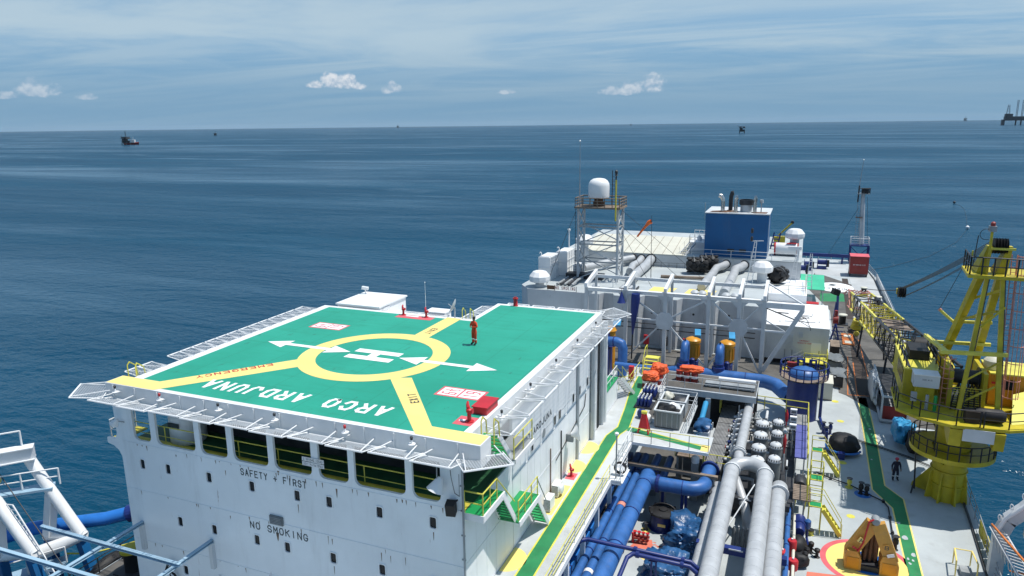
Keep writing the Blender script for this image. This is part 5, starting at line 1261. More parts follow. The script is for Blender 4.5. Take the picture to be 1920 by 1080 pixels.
# front outline with recessed bays
FRONT = [(-31.6, 82.4), (-22.3, 82.4), (-21.9, 83.3), (-20.8, 83.3), (-20.4, 82.4), (-17.4, 82.4), (-16.9, 83.6), (-15.0, 83.6), (-14.6, 82.4), (-12.9, 82.4), (-12.4, 83.6), (-9.9, 83.6), (-9.3, 82.4), (-8.5, 82.4), (-8.2, 83.6), (-6.2, 83.6), (-5.7, 82.4), (-3.3, 82.4)]
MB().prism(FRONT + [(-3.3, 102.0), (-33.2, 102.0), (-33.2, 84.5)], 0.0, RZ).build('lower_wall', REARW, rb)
MB().prism([(x, y + 0.05) for x, y in FRONT] + [(-3.32, 101.9), (-33.1, 101.9), (-33.1, 84.6)], RZ + 0.001, RZ + 0.02).build('lower_roof', DECKW, rb)
MB().bx(-33.0, 0.3, 102.0, 124.0, 0.0, 7.7).build('upper_wall', GREYW, rb)
MB().bx(-3.28, 1.2, 92.6, 101.98, 0.0, 5.4).build('side_wall', WALLW, rb)
MB().bx(-33.05, 0.35, 101.95, 124.05, 7.702, 7.82).build('upper_roof', DECKW, rb)
# cream sloped roof
mb = MB(); mb.add([(-30.5, 101.93, 7.83), (-15.3, 101.93, 7.83), (-15.3, 114, 8.55), (-31.2, 114, 8.55), (-30.5, 101.93, 7.9), (-15.3, 101.93, 7.9), (-15.3, 114, 8.65), (-31.2, 114, 8.65)], [(4, 5, 6, 7), (0, 1, 5, 4), (1, 2, 6, 5), (2, 3, 7, 6), (3, 0, 4, 7), (3, 2, 1, 0)])
mb.build('cream_roof', CREAM, rb)
for k in range(11):
    x = -29.5 + k * 1.4
    MB().bar((x, 102.0, 7.93), (x - 0.5, 113.9, 8.68), 0.04, 0.03).build('roof_seam', WOOD, rb)
for k in range(8): MB().lathe([(0.2, 0), (0.2, 0.03)], (-8.0 + k * 0, 0, 0), 8) and None
for x, y in ((-15.0, 84.0), (-11.2, 84.6)):
    pass
MB().prism([(-17.1, 85.6), (-14.2, 85.6), (-13.9, 88.6), (-16.8, 88.6)], RZ + 0.021, RZ + 0.028).build('yellow_roof_patch', YELD, rb)
MB().prism([(-12.7, 85.8), (-9.3, 85.8), (-9.1, 88.8), (-12.4, 88.8)], RZ + 0.021, RZ + 0.028).build('yellow_roof_patch', YELD, rb)
for x in (-28, -24.5, -18.7, -13.7, -9.0, -4.6):
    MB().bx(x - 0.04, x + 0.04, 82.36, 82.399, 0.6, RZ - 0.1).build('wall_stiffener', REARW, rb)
for x, z in ((-11.1, 4.2), (-7.1, 4.4), (-16.0, 4.0)):
    MB().lathe([(0.14, -0.02), (0.14, 0.02)], (x, 83.57, z), 12, False, 'Y').build('port', DARK, rb)
bd = thing('roof_sign_board', 'dark lettered NO SMOKING board along the left front edge of the rear deckhouse roof', 'sign', (-26.8, 82.45, RZ))
text('NO SMOKING', 0.42, 2.6, TM((-26.6, 82.38, RZ + 0.42), (1, 0, 0), (0, 0, 1)), DRED, bd, bold=0.03)
MB().bx(-29.0, -28.0, 82.4, 82.44, RZ + 0.15, RZ + 0.65).build('board', RUST, bd)
for x in (-28.9, -28.0, -25.2): MB().bx(x - 0.03, x + 0.03, 82.45, 82.5, RZ + 0.02, RZ + 0.7).build('post', DARK, bd)
MB().bx(-29.0, -25.1, 82.45, 82.48, RZ + 0.18, RZ + 0.2).build('wire', GREYS, bd)

# generator room
gr = thing('generator_room', 'white boxy generator room with louvres and red lettering right of the gantry', 'deckhouse', (0.2, 87, 0))
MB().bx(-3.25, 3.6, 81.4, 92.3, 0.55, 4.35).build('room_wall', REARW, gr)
MB().bx(-3.27, 3.65, 81.36, 92.35, 4.352, 4.43).build('room_roof', CLEAN, gr)
MB().bx(-2.9, 3.3, 82.0, 92.0, 0.004, 0.549).build('undershade_block', DARK, gr)  # dark block painted in for the black shade under the raised room
l = MB().bx(-0.8, 0.05, 81.36, 81.399, 1.75, 3.45).build('louvre', GREYW, gr)
for k in range(12): MB().box((-0.375, 81.345, 1.83 + k * 0.138), (0.8, 0.05, 0.03), 0, 0, 0.5).build('slat', GREYL, l)
l = MB().bx(0.52, 1.02, 81.36, 81.399, 3.15, 3.75).build('louvre', GREYW, gr)
for k in range(5): MB().box((0.77, 81.345, 3.22 + k * 0.11), (0.46, 0.05, 0.03), 0, 0, 0.5).build('slat', GREYL, l)
for x in (-0.75, 0.0): MB().pipe([(x, 81.33, 0.6), (x, 81.33, 1.75)], 0.03, 6).build('drain_pipe', VESS, gr)
d_ = MB().bx(1.9, 2.9, 81.365, 81.399, 0.7, 2.75).build('door', WHITE, gr)
MB().bx(2.7, 2.76, 81.32, 81.364, 1.5, 1.9).build('handle', DARK, d_)
text('EMERGENCY', 0.16, 1.0, TM((1.2, 81.395, 2.86), (1, 0, 0), (0, 0, 1)), RED, gr)
text('GENERATOR ROOM', 0.16, 1.4, TM((1.2, 81.395, 2.6), (1, 0, 0), (0, 0, 1)), RED, gr)
for x, y in ((2.6, 84), (1.9, 87), (-1.5, 83), (0.6, 90)): MB().lathe([(0.1, 0), (0.1, 0.05)], (x, y, 4.431), 10, False).build('roof_cap', GREYS, gr)
MB().bar((-1.0, 83.2, 4.46), (2.2, 83.6, 4.46), 0.05).build('roof_conduit', GREYS, gr)
for k in range(3):
    MB().pipe(arc((0.6 + k * 0.35, 85.0 + k * 0.4, 4.47), 0.6, 0.3, 5.2, 14, (1, 0, 0), (0, 1, 0)), 0.025, 5).build('roof_cable', DARK, gr)
yp = thing('yellow_gallery', 'yellow railed gallery with sloping steps in front of the generator room', 'platform', (2.4, 79.6, 0))
MB().bx(1.2, 3.6, 78.9, 81.2, 1.15, 1.25).build('gallery_deck', YELR, yp)
rails(yp, [(1.25, 78.95, 1.25), (3.55, 78.95, 1.25), (3.55, 81.1, 1.25)], 1.0, 0.035, 0.8, YELR, 1)
stairs(yp, (1.2, 79.5, 1.2), (-0.8, 78.8, 0.05), 0.8, 6, YELR, YELR, None, GREYS)
for x in (1.3, 3.5): MB().bx(x - 0.05, x + 0.05, 79.0, 79.1, 0, 1.149).build('leg', YELR, yp)
# panels on the walls and shaded fittings under the gantry
for i, (x, m) in enumerate(((-16.2, RED), (-11.6, RED), (-14.0, DARK))):
    t = thing('wall_station', ['red hose station against the rear deckhouse, behind the left brace', 'red hose station against the rear deckhouse, left of the pumps', 'dark valve stand against the rear deckhouse under the gantry'][i], 'cabinet', (x, 81.6, 0))
    MB().bx(x - 0.3, x + 0.3, 81.5, 81.9, 0.6, 1.7).build('case', m, t); MB().bx(x - 0.1, x + 0.1, 81.6, 81.8, 0, 0.599).build('foot', DARK, t)
MB().prism(rect(-22, 0.8, 72.8, 82.3), 0.001, 0.006).build('worn_deck', DECKD, main_deck)
MB().prism(rect(-12.6, -9.8, 73.6, 76.0), 0.006, 0.010).build('pale_deck_patch', DECKG, main_deck)
for z in (2.4, 3.0):
    t = thing('service_pipe', 'thin dark service pipe along the front of the rear deckhouse, the %s one' % ('lower' if z < 2.6 else 'upper'), 'pipe', (-14, 81.9, z), 'service pipes of the rear deckhouse')
    MB().pipe([(-22, 82.1, z), (-4, 82.1, z)], 0.06, 6).build('pipe_run', DARK, t)
    for x in (-20, -15, -10, -6): MB().bx(x, x + 0.06, 82.05, 82.38, z - 0.1, z - 0.061).build('clip', DARK, t)
# ================================================================== white pipe gantry
ga = thing('pipe_gantry', 'white steel gantry frame with star braces spanning in front of the rear deckhouse', 'gantry', (-10, 77, 0))
GX = [-22.3, -17.7, -13.3, -8.65, -5.5, -3.0]
GT = 8.15
for i, x in enumerate(GX):
    MB().bx(x - 0.19, x + 0.19, 76.85, 77.2, 0.01, GT).build('column', GREYW, ga)
    # rising bracket beam running back from the column head
    b = MB().add([(x - 0.16, 76.6, GT + 0.01), (x + 0.16, 76.6, GT + 0.01), (x + 0.16, 81.2, GT + 0.75), (x - 0.16, 81.2, GT + 0.75), (x - 0.16, 76.6, GT + 0.5), (x + 0.16, 76.6, GT + 0.5), (x + 0.16, 81.2, GT + 1.3), (x - 0.16, 81.2, GT + 1.3)],
                 [(0, 3, 2, 1), (4, 5, 6, 7), (0, 1, 5, 4), (1, 2, 6, 5), (2, 3, 7, 6), (3, 0, 4, 7)]).build('head_beam', WHITE, ga)
    MB().bx(x - 0.15, x + 0.15, 81.0, 81.2, RZ - 6.0, GT + 0.74).build('rear_post', GREYW, ga)
for i in range(5):
    x0, x1 = GX[i] + 0.19, GX[i + 1] - 0.19
    MB().bx(x0, x1, 76.9, 77.15, GT - 0.42, GT - 0.05).build('top_chord', WHITE, ga)
    MB().bx(x0, x1, 76.75, 77.3, GT - 0.049, GT - 0.01).build('chord_flange', WHITE, ga)
    MB().bx(x0, x1, 80.7, 80.9, GT + 0.35, GT + 0.7).build('rear_chord', WHITE, ga)
    # rounded corner gussets
    for sx, xx in ((1, x0), (-1, x1)):
        for zz in (GT - 0.42,):
            MB().add([(xx, 76.95, zz), (xx + sx * 0.7, 76.95, zz), (xx, 76.95, zz - 0.7), (xx, 77.1, zz), (xx + sx * 0.7, 77.1, zz), (xx, 77.1, zz - 0.7)], [(0, 1, 2), (5, 4, 3), (0, 3, 4, 1), (1, 4, 5, 2), (2, 5, 3, 0)]).build('gusset', GREYW, ga)
    if i >= 1 : MB().bx(x0, x1, 76.95, 77.1, 4.85, 5.0).build('mid_chord', WHITE, ga)
def star(xc, xl, xr):
    MB().prism([(-0.55, -0.9), (0.55, -0.9), (0.95, 0), (0.55, 0.9), (-0.55, 0.9), (-0.95, 0)], -0.06, 0.06)
    mb = MB().prism([(-0.5, -0.95), (0.5, -0.95), (0.95, -0.35), (0.95, 0.35), (0.5, 0.95), (-0.5, 0.95), (-0.95, 0.35), (-0.95, -0.35)], -0.05, 0.05)
    M = Matrix.Translation((xc, 76.78, 4.95)) @ Matrix.Rotation(math.pi / 2, 4, 'X')
    mb.v = [M @ v for v in mb.v]; mb.build('star_plate', GREYW, ga)
    for x, z in ((xl, GT - 0.5), (xr, GT - 0.5), (xl, 0.3), (xr, 0.3)):
        v = Vector((x - xc, 0, z - 4.95)).normalized()
        MB().bar(Vector((xc, 76.98, 4.95)) + v * 0.8, (x, 76.98, z), 0.2, 0.16).build('brace', GREYW, ga)
star(-13.3, -17.5, -8.9); star(-5.5, -8.4, -3.2)
MB().bar((-2.8, 77, 0.4), (0.75, 77, 7.4), 0.45, 0.4).build('raking_strut', GREYW, ga)
MB().bx(-2.81, 0.9, 76.85, 77.2, 7.35, 7.95).build('end_beam', WHITE, ga)
MB().bx(-2.81, -0.75, 76.93, 77.1, 4.75, 4.92).build('mid_chord', WHITE, ga)
MB().bar((-2.8, 77.0, 7.3), (0.3, 77, 6.2), 0.1).build('brace', DARK, ga)
MB().bar((-2.8, 77.0, 6.0), (-0.9, 77, 4.95), 0.1).build('brace', GREYW, ga)
MB().bar((-3.0, 81.0, GT + 1.0), (0.8, 77.1, 7.9), 0.14).build('brace', WHITE, ga)
MB().bx(-1.9, -0.6, 76.9, 76.94, 6.9, 7.0).build('cable_clip', DARK, ga)
for k in range(3): MB().pipe([(0.3, 77, 6.3), (1.0 + 0.3 * k, 76.6, 6.7 - 0.5 * k), (1.4 + 0.1 * k, 76.6, 6.2 - 0.4 * k)], 0.03, 5).build('loose_cable', DARK, ga)
# folded blue parasols / socks hung from the gantry
t = thing('blue_hung_bag', 'long dark blue hose sock hanging from the gantry', 'hose', (-16.6, 76.5, 2))
MB().pipe([(-16.5, 76.5, 7.9), (-16.5, 76.5, 7.3), (-16.6, 76.5, 6.0), (-16.7, 76.5, 4.2), (-16.75, 76.5, 3.2)], [0.45, 0.5, 0.42, 0.2, 0.1], 12).build('sock', BLUED, t)
MB().pipe([(-16.75, 76.5, 3.2), (-16.8, 76.5, 0.3)], 0.09, 6).build('tail_pipe', DARK, t)
t = thing('blue_cone', 'small dark blue cone bag hanging from the gantry beam', 'bag', (-18.3, 76.5, 6.9))
MB().lathe([(0.5, 0), (0.42, 0.1), (0.05, 1.25)], (-18.1, 76.5, 6.75), 12).build('cone', BLUED, t)
MB().pipe([(-18.1, 76.5, 8.0), (-18.1, 76.6, 8.4)], 0.03, 5).build('hanger', DARK, t)
# roof pieces: mushroom vents, clad ducts, fenders, ladder lattice
t0 = None
VS = [(-23.2, 84.2, 'leftmost of the gantry roof edge vents'), (-11.2, 84.6, 'left of the pair over the middle bay'), (-7.6, 84.4, 'left of the pair over the right bay'), (-6.6, 84.5, 'right of the pair over the right bay'), (-10.3, 84.5, 'right of the pair over the middle bay')]
for x, y, w in VS:
    t = thing('mushroom_vent', 'small grey mushroom vent on the deckhouse roof, ' + w, 'vent', (x, y, RZ), 'mushroom vents on the rear deckhouse')
    MB().lathe([(0.36, 0.021), (0.36, 0.5)], (x, y, RZ), 14).build('vent_neck', GREYL, t)
    MB().lathe([(0.5, 0.501), (0.52, 0.62), (0.3, 0.86), (0.08, 0.9)], (x, y, RZ), 14).build('vent_hood', GREYL, t)
def duct(pts, r, label):
    t = thing('roof_duct', label, 'duct', pts[0], 'clad ducts on the rear deckhouse roof')
    MB().pipe(pts, r, 16).build('duct_run', GREYP, t)
    a, b = Vector(pts[-2]), Vector(pts[-1])
    mb = MB().lathe([(r * 1.25, -0.06), (r * 1.25, 0.06)], (0, 0, 0), 16, False)
    q = Vector((0, 0, 1)).rotation_difference((b - a).normalized()); mb.v = [q @ v + b for v in mb.v]; mb.build('collar', DARK, t)
    p = Vector(pts[len(pts) // 2 - 1]).lerp(Vector(pts[len(pts) // 2]), 0.4)
    for pp in pts[1:-1]:
        MB().bx(pp[0] - 0.1, pp[0] + 0.1, pp[1] - 0.1, pp[1] + 0.1, RZ + 0.02, pp[2] - r * 0.6).build('stand', GREYS, t)
duct([(-27.5, 93.5, 6.9), (-25.6, 97.5, 6.95), (-22.4, 102.0, 7.1)], 0.5, 'long grey duct on the roof passing behind the radar tower legs')
duct([(-21.2, 94.0, 6.7), (-21.6, 97.8, 6.8), (-21.2, 99.5, 6.9), (-21.3, 102.0, 7.1)], 0.5, 'crooked grey duct on the roof right of the radar tower')
duct([(-19.8, 88.0, 6.6), (-20.0, 92.5, 6.7), (-19.8, 98.0, 6.9), (-19.9, 102.0, 7.1)], 0.62, 'thick straight grey duct on the roof, rightmost of the left three')
duct([(-10.9, 88.0, 6.6), (-10.6, 96.5, 6.6), (-10.4, 99.2, 6.9), (-9.6, 100.6, 7.0), (-9.4, 102.0, 7.0)], 0.5, 'snaking grey duct on the roof beside the black fenders')
duct([(-8.0, 86.0, 6.5), (-7.9, 97.0, 6.6), (-7.9, 99.0, 6.9), (-7.2, 100.6, 7.0), (-7.0, 102.0, 7.0)], 0.55, 'snaking grey duct on the roof left of the small dome')
t = thing('roof_timber', 'pale pole lying across the deckhouse roof in front of the fenders', 'pole', (-13, 94, RZ))
MB().pipe([(-17.0, 94.2, RZ + 0.25), (-10.9, 94.6, RZ + 0.3)], 0.2, 8).build('pole', WOOD, t)
for x in (-16.4, -11.6): MB().bx(x - 0.1, x + 0.1, 94.1, 94.8, RZ + 0.021, RZ + 0.12).build('chock', WOOD, t)
def fender(c, r, l, rz, label):
    t = thing('rubber_fender', label, 'fender', (c[0], c[1], c[2] - r), 'black floating fenders with tyre nets')
    M = Matrix.Translation(c) @ Matrix.Rotation(rz, 4, 'Z')
    mb = MB().lathe([(0.2, -l), (r * 0.8, -l * 0.8), (r, -l * 0.5), (r, l * 0.5), (r * 0.8, l * 0.8), (0.2, l)], (0, 0, 0), 18, True, 'X'); mb.v = [M @ v for v in mb.v]; mb.build('fender_body', BLACK, t)
    for k in range(-2, 3):
        for j in range(7):
            a = 2 * math.pi * j / 7 + k * 0.4
            mb = MB().lathe([(0.22, -0.1), (0.32, -0.08), (0.34, 0), (0.32, 0.08), (0.22, 0.1)], (0, 0, 0), 10)
            m2 = M @ Matrix.Translation((k * l * 0.36, r * math.cos(a), r * math.sin(a))) @ Matrix.Rotation(-a + math.pi / 2, 4, 'X') if False else M @ Matrix.Translation((k * l * 0.36, r * math.cos(a), r * math.sin(a))) @ Matrix.Rotation(a - math.pi / 2, 4, 'X')
            mb.v = [m2 @ v for v in mb.v]; mb.build('tyre', BLACK, t)
    for k in (-0.35, 0.35):
        mb = MB().pipe(arc((k * l, 0, 0), r + 0.3, 0.4, 2.6, 12, (0, 1, 0), (0, 0, 1)), 0.03, 5); mb.v = [M @ v for v in mb.v]; mb.build('net_chain', GREYS, t)
    return t
fender((-12.9, 98.6, RZ + 1.25), 0.95, 1.5, 0.25, 'big black tyre covered fender on the roof, nearest one')
fender((-11.6, 100.4, RZ + 1.3), 0.95, 1.3, 0.2, 'big black tyre covered fender on the roof, behind the nearest one')
fender((-2.4, 98.5, 5.4 + 1.2), 0.95, 1.3, 1.2, 'big black fender right of the small dome on its pillar')
# satellite domes on pedestals
def dome(x, y, z0, zt, r, label, ped=0.55):
    t = thing('satellite_dome', label, 'antenna dome', (x, y, z0), 'low white satellite domes')
    MB().lathe([(ped, z0), (ped, zt - 1.42)], (x, y, 0), 16).build('pedestal', GREYW, t)
    MB().lathe([(r * 0.72, zt - 1.419), (r * 0.96, zt - 1.3), (r, zt - 1.05), (r, zt - 0.62), (r * 0.66, zt - 0.08), (r * 0.5, zt), (0.1, zt + 0.02)], (x, y, 0), 10, False).build('dome_shell', CLEAN, t)
dome(-30.55, 84.0, RZ + 0.02, 8.1, 1.35, 'white faceted satellite dome at the left front corner of the deckhouse roof')
dome(-4.3, 96.0, RZ + 0.02, 8.75, 1.3, 'white faceted satellite dome on a thick pillar in front of the blue casing', 0.62)
dome(-0.8, 108.0, 7.82, 11.5, 1.3, 'white faceted satellite dome on the right, behind the blue casing', 0.62)
dome(-29.5, 100.5, RZ + 0.02, 10.4, 1.35, 'white faceted satellite dome behind the left leg of the radar tower', 0.6)
# white tank boxes on the left
for i, (x0, x1, y0, y1, h, lab) in enumerate(((-32.0, -30.4, 87.5, 91.0, 3.1, 'tall white ribbed tank box on the left roof, front one'), (-30.9, -29.4, 91.6, 95.0, 3.2, 'tall white ribbed tank box on the left roof, back one'), (-28.6, -27.5, 92.0, 93.4, 1.5, 'small white ribbed box beside the tall tank boxes'))):
    t = thing('tank_box', lab, 'tank', ((x0 + x1) / 2, (y0 + y1) / 2, RZ), 'white tank boxes on the roof')
    z = RZ + 0.021
    MB().bx(x0, x1, y0, y1, z, z + h).build('tank_wall', CLEAN, t)
    for k in range(4): MB().bx(x1 + 0.001, x1 + 0.07, y0 + (y1 - y0) * k / 3 - (0.06 if k == 3 else 0), y0 + (y1 - y0) * k / 3 + (0 if k == 3 else 0.06), z, z + h).build('rib', WHITE, t)
    for k in (0.33, 0.66): MB().bx(x1 + 0.071, x1 + 0.11, y0, y1, z + h * k, z + h * k + 0.07).build('rib', WHITE, t)
    MB().bx(x0, x1, y0 - 0.06, y0 - 0.001, z + h * 0.55, z + h * 0.55 + 0.05).build('rib', WHITE, t)
    MB().bx(x0 + 0.1, x1 - 0.1, y0 + 0.1, y1 - 0.1, z + h + 0.001, z + h + 0.1).build('tank_lid', WHITE, t)
    if i < 2: MB().pipe([(x0 + 0.3, y0 + 0.4, z + h + 0.1), (x0 + 0.3, y0 + 0.4, z + h + 0.5), (x0 + 0.15, y0 + 0.4, z + h + 0.62), (x0, y0 + 0.4, z + h + 0.45)], 0.06, 6).build('vent_pipe', CLEAN, t)
t = thing('vent_post', 'white vent post behind the tall tank boxes', 'vent', (-30.3, 95.5, RZ)); MB().pipe([(-30.3, 95.5, RZ), (-30.3, 95.5, RZ + 5.6)], 0.1, 8).build('post', CLEAN, t); MB().lathe([(0.2, 0), (0.22, 0.25), (0.1, 0.3)], (-30.3, 95.5, RZ + 5.6), 10).build('cap', CLEAN, t)
t = thing('dark_machinery', 'dark deck machinery with pipes below the radar tower', 'machinery', (-27.5, 86.5, RZ))
for k in range(5): MB().pipe([(-28.6 + k * 0.5, 85.2, RZ + 0.25), (-28.4 + k * 0.55, 86.6, RZ + 0.3 + 0.1 * k), (-28.5 + k * 0.5, 89.5, RZ + 0.3)], 0.16, 8).build('pipe_run', DARK if k % 2 else GREYS, t)
MB().bx(-29, -24, 90.0, 91.5, RZ + 0.021, RZ + 0.7).build('bed', DARK, t)
t = thing('skylight_frame', 'dark framed skylight on the roof behind the left gantry bay', 'skylight', (-19.4, 86, RZ))
MB().bx(-20.5, -18.4, 85.2, 87.2, RZ + 0.021, RZ + 0.3).build('frame', DARK, t)
for k in range(4): MB().bx(-20.4 + k * 0.5, -20.0 + k * 0.5, 85.3, 87.1, RZ + 0.301, RZ + 0.34).build('pane', GREYL, t)
t = thing('roof_hoop', 'small white pipe hoop on the roof behind the gantry', 'pipe', (-21.4, 86.5, RZ))
MB().pipe([(-21.6, 86.5, RZ), (-21.6, 86.5, RZ + 1.3)] + arc((-21.4, 86.5, RZ + 1.3), 0.2, math.pi, 0, 6, (1, 0, 0), (0, 0, 1)) + [(-21.2, 86.5, RZ + 0.4)], 0.05, 6).build('hoop', CLEAN, t)
railing([(-15.0, 101.6, RZ + 0.02), (-19.4, 101.2, RZ + 0.02)], 'dark low rail at the foot of the upper wall by the ducts', h=0.7, mat=DARK, step=1.2)
railing([(-14.2, 102.2, 7.82), (-3.5, 102.2, 7.82), (-0.2, 102.2, 7.82)], 'white railing on the upper roof in front of the blue casing', mat=WHITE, mid=1, step=2.4, r=0.035)
railing([(-2.9, 93.0, 5.4), (1.0, 93.0, 5.4), (1.0, 101, 5.4)], 'cream railing on the side wall roof beside the right fender', mat=CREAM, mid=1, step=1.8, r=0.035)

# ================================================================== radar tower
tw = thing('antenna_tower', 'grey lattice tower carrying a large white radome above the rear deckhouse', 'tower', (-24.6, 91, RZ))
TX, TY, TZ = (-27.2, -21.9), (89.6, 92.4), 15.6
L_ = [(TX[0], TY[0]), (TX[1], TY[0]), (TX[1], TY[1]), (TX[0], TY[1])]
for x, y in L_: MB().pipe([(x, y, RZ), (x, y, TZ)], 0.17, 8).build('leg', GREYL, tw)
LV = [RZ + 0.2, 8.6, 10.9, 13.2, TZ - 0.1]
for k in range(4):
    z0, z1 = LV[k], LV[k + 1]
    for i in range(4):
        a, b = L_[i], L_[(i + 1) % 4]
        if k: MB().bar((*a, z0), (*b, z0), 0.16).build('tie', GREYS, tw)
        if i % 2 == 1 or k in (0, 2): MB().bar((*a, z0), (*b, z1), 0.13).build('brace', GREYL, tw)
        if i % 2 == 1 or k == 1: MB().bar((*b, z0), (*a, z1), 0.12).build('brace', GREYL, tw)
MB().bx(-27.6, -21.5, 89.1, 92.9, TZ, TZ + 0.22).build('platform_deck', WOOD, tw)
rails(tw, [(-27.5, 89.2, TZ + 0.22), (-21.6, 89.2, TZ + 0.22), (-21.6, 92.8, TZ + 0.22), (-27.5, 92.8, TZ + 0.22)], 1.15, 0.05, 0.95, WOOD, 2, closed=True)
ld = MB().bar((-27.45, 89.3, RZ), (-27.45, 89.3, TZ), 0.05).build('ladder', DARK, tw)
for k in range(24): MB().bar((-27.6, 89.3, RZ + 0.2 + k * 0.4), (-27.3, 89.3, RZ + 0.2 + k * 0.4), 0.03).build('rung', DARK, ld)
rd = thing('radome', 'large white radome with black underside on the lattice tower', 'antenna dome', (-24.85, 91, TZ + 0.22))
MB().lathe([(0.7, 0), (0.75, 0.5), (0.6, 0.6), (0.6, 0.95)], (-24.85, 91, TZ + 0.221), 16).build('pedestal', RUST, rd)
MB().lathe([(0.9, 0.951), (1.3, 1.05), (1.36, 1.12)], (-24.85, 91, TZ + 0.221), 24).build('base_ring', DARK, rd)
MB().lathe([(1.36, 1.121), (1.38, 1.25), (1.38, 2.6), (1.32, 2.95), (1.1, 3.3), (0.75, 3.52), (0.3, 3.6), (0.05, 3.61)], (-24.85, 91, TZ + 0.221), 28).build('dome_shell', CLEAN, rd)
whip((-27.0, 89.5, TZ + 0.2), 8.3, 'tall dark whip aerial at the left corner of the radar tower', 0.06)
t = thing('mast_light', 'brown pole with black lamp on the right corner of the radar tower', 'lamp', (-22.0, 89.4, TZ - 1.2))
MB().pipe([(-22.0, 88.7, TZ - 1.4), (-22.0, 88.7, TZ + 3.8)], 0.11, 8).build('pole', OCHRE, t)
MB().pipe([(-22.0, 88.7, TZ + 3.8), (-22.0, 88.7, TZ + 4.6)], 0.08, 8).build('lamp_stem', DARK, t)
MB().lathe([(0.1, 0), (0.25, 0.1), (0.1, 0.2), (0.2, 0.3), (0.2, 0.6), (0.05, 0.75)], (-22.0, 88.7, TZ + 4.3), 10).build('lamp_head', DARK, t)
t = thing('dipole_aerial', 'dark stacked aerial standing right behind the radome', 'antenna', (-23.2, 91.5, TZ + 0.2))
MB().pipe([(-23.2, 91.5, TZ + 0.2), (-23.2, 91.5, TZ + 4.8)], 0.06, 6).build('pole', DARK, t)
for k in range(3): MB().pipe(arc((-23.0, 91.5, TZ + 2.6 + 0.6 * k), 0.22, 0, 2 * math.pi, 10, (1, 0, 0), (0, 0, 1)), 0.03, 5).build('loop', DARK, t)
def wire(a, b, label, r=0.018, sag=0.0, mat=None, grp='stay wires'):
    a, b = Vector(a), Vector(b)
    pts = [a.lerp(b, k / 8) - Vector((0, 0, sag * 4 * (k / 8) * (1 - k / 8))) for k in range(9)]
    o = MB().pipe(pts, r, 5).build('stay_wire', mat or DARK, None, a)
    return tag(o, label, 'wire', grp)
wire((-21.3, 89, TZ), (-12.0, 96, RZ + 0.1), 'upper stay wire running right from the radar tower to the roof', 0.025)
wire((-21.3, 89, TZ - 2), (-13.6, 92, RZ + 0.1), 'lower stay wire running right from the radar tower to the roof', 0.025)
wire((-21.3, 89.6, 12.6), (-17.0, 88, RZ + 0.1), 'steep stay wire right of the radar tower', 0.025)
wire((-27.4, 89, TZ - 0.5), (-29.6, 84, RZ + 0.5), 'stay wire from the radar tower down to the left front dome', 0.03)
# windsock
t = thing('windsock', 'orange windsock hanging from a thin pole behind the gantry', 'windsock', (-18.0, 92, RZ))
MB().pipe([(-17.9, 92, RZ), (-18.05, 92, 14.7)], [0.05, 0.03], 6).build('pole', DARK, t)
mb = MB().pipe([(-18.1, 92, 13.9), (-18.4, 92, 13.75), (-18.75, 92, 13.3), (-19.3, 92, 12.6), (-19.85, 92, 11.85)], [0.3, 0.28, 0.17, 0.14, 0.12], 12, False)
mb.build('sock', paint('windsock_orange', (0.85, 0.17, 0.03), 0.6, 0.2, 2.0), t)
MB().pipe(arc((-18.1, 92, 13.9), 0.3, 0, 2 * math.pi, 12, (0, 1, 0), (0.4, 0, 0.9)), 0.02, 5).build('hoop', DARK, t)

# ================================================================== blue funnel casing
fc = thing('funnel_casing', 'tall blue box shaped funnel casing with exhaust pipes', 'funnel', (-8.4, 106, 7.82))
MB().bx(-12.6, -4.25, 103.0, 110.5, 7.822, 13.9).build('casing', BLUEC, fc)
MB().bx(-12.75, -4.1, 102.85, 110.65, 13.902, 14.02).build('top_plate', GREYW, fc)
for x in (-9.0, -7.4): MB().bx(x - 0.45, x + 0.45, 102.94, 102.999, 8.6, 9.0).build('vent', DARK, fc)
MB().prism([(-12.2, 103.4), (-9.9, 103.3), (-8.9, 104.8), (-10.4, 106.2), (-12.0, 105.0)], 14.021, 14.03).build('rust_stain', RUST, fc)
MB().prism([(-6.3, 103.4), (-4.6, 103.5), (-4.5, 105.4), (-6.5, 105.0)], 14.021, 14.03).build('rust_stain', RUST, fc)
def exhaust(x, y, h, r, bend, name='exhaust_pipe', m=None):
    z = 14.021
    e = MB().pipe([(x, y, z), (x, y, z + h * 0.62), (x + bend * 0.1, y, z + h * 0.84), (x + bend * 0.45, y, z + h), (x + bend, y, z + h * 1.02)], r, 14).build(name, m or STEEL, fc)
    MB().lathe([(r * 1.7, 0), (r * 1.7, 0.06)], (x, y, z), 14, False).build('base_ring', RUST, e)
exhaust(-10.5, 104.4, 2.2, 0.28, -0.6); exhaust(-9.6, 106.0, 2.5, 0.3, 0.35, m=DARK); exhaust(-8.75, 104.2, 2.1, 0.27, 0.25); exhaust(-6.2, 104.2, 2.1, 0.26, 0.2)
e = MB().lathe([(0.8, 0), (0.8, 1.0)], (-7.4, 105.2, 14.021), 20).build('stack', GREYL, fc)
MB().lathe([(0.98, 1.0), (0.98, 1.7), (0.85, 1.7), (0.85, 1.3)], (-7.4, 105.2, 14.021), 20).build('stack_cowl', DARK, e)
MB().pipe([(-5.4, 105.0, 14.02), (-5.4, 105.0, 15.3)], 0.08, 8).build('vent_pipe', GREYL, fc); MB().lathe([(0.25, 0), (0.25, 0.45)], (-5.4, 105, 15.3), 10).build('vent_head', GREYL, fc)
MB().pipe([(-12.72, 102.9, 13.0), (-12.72, 102.9, 15.4)], 0.04, 6).build('aerial', GREYS, fc)
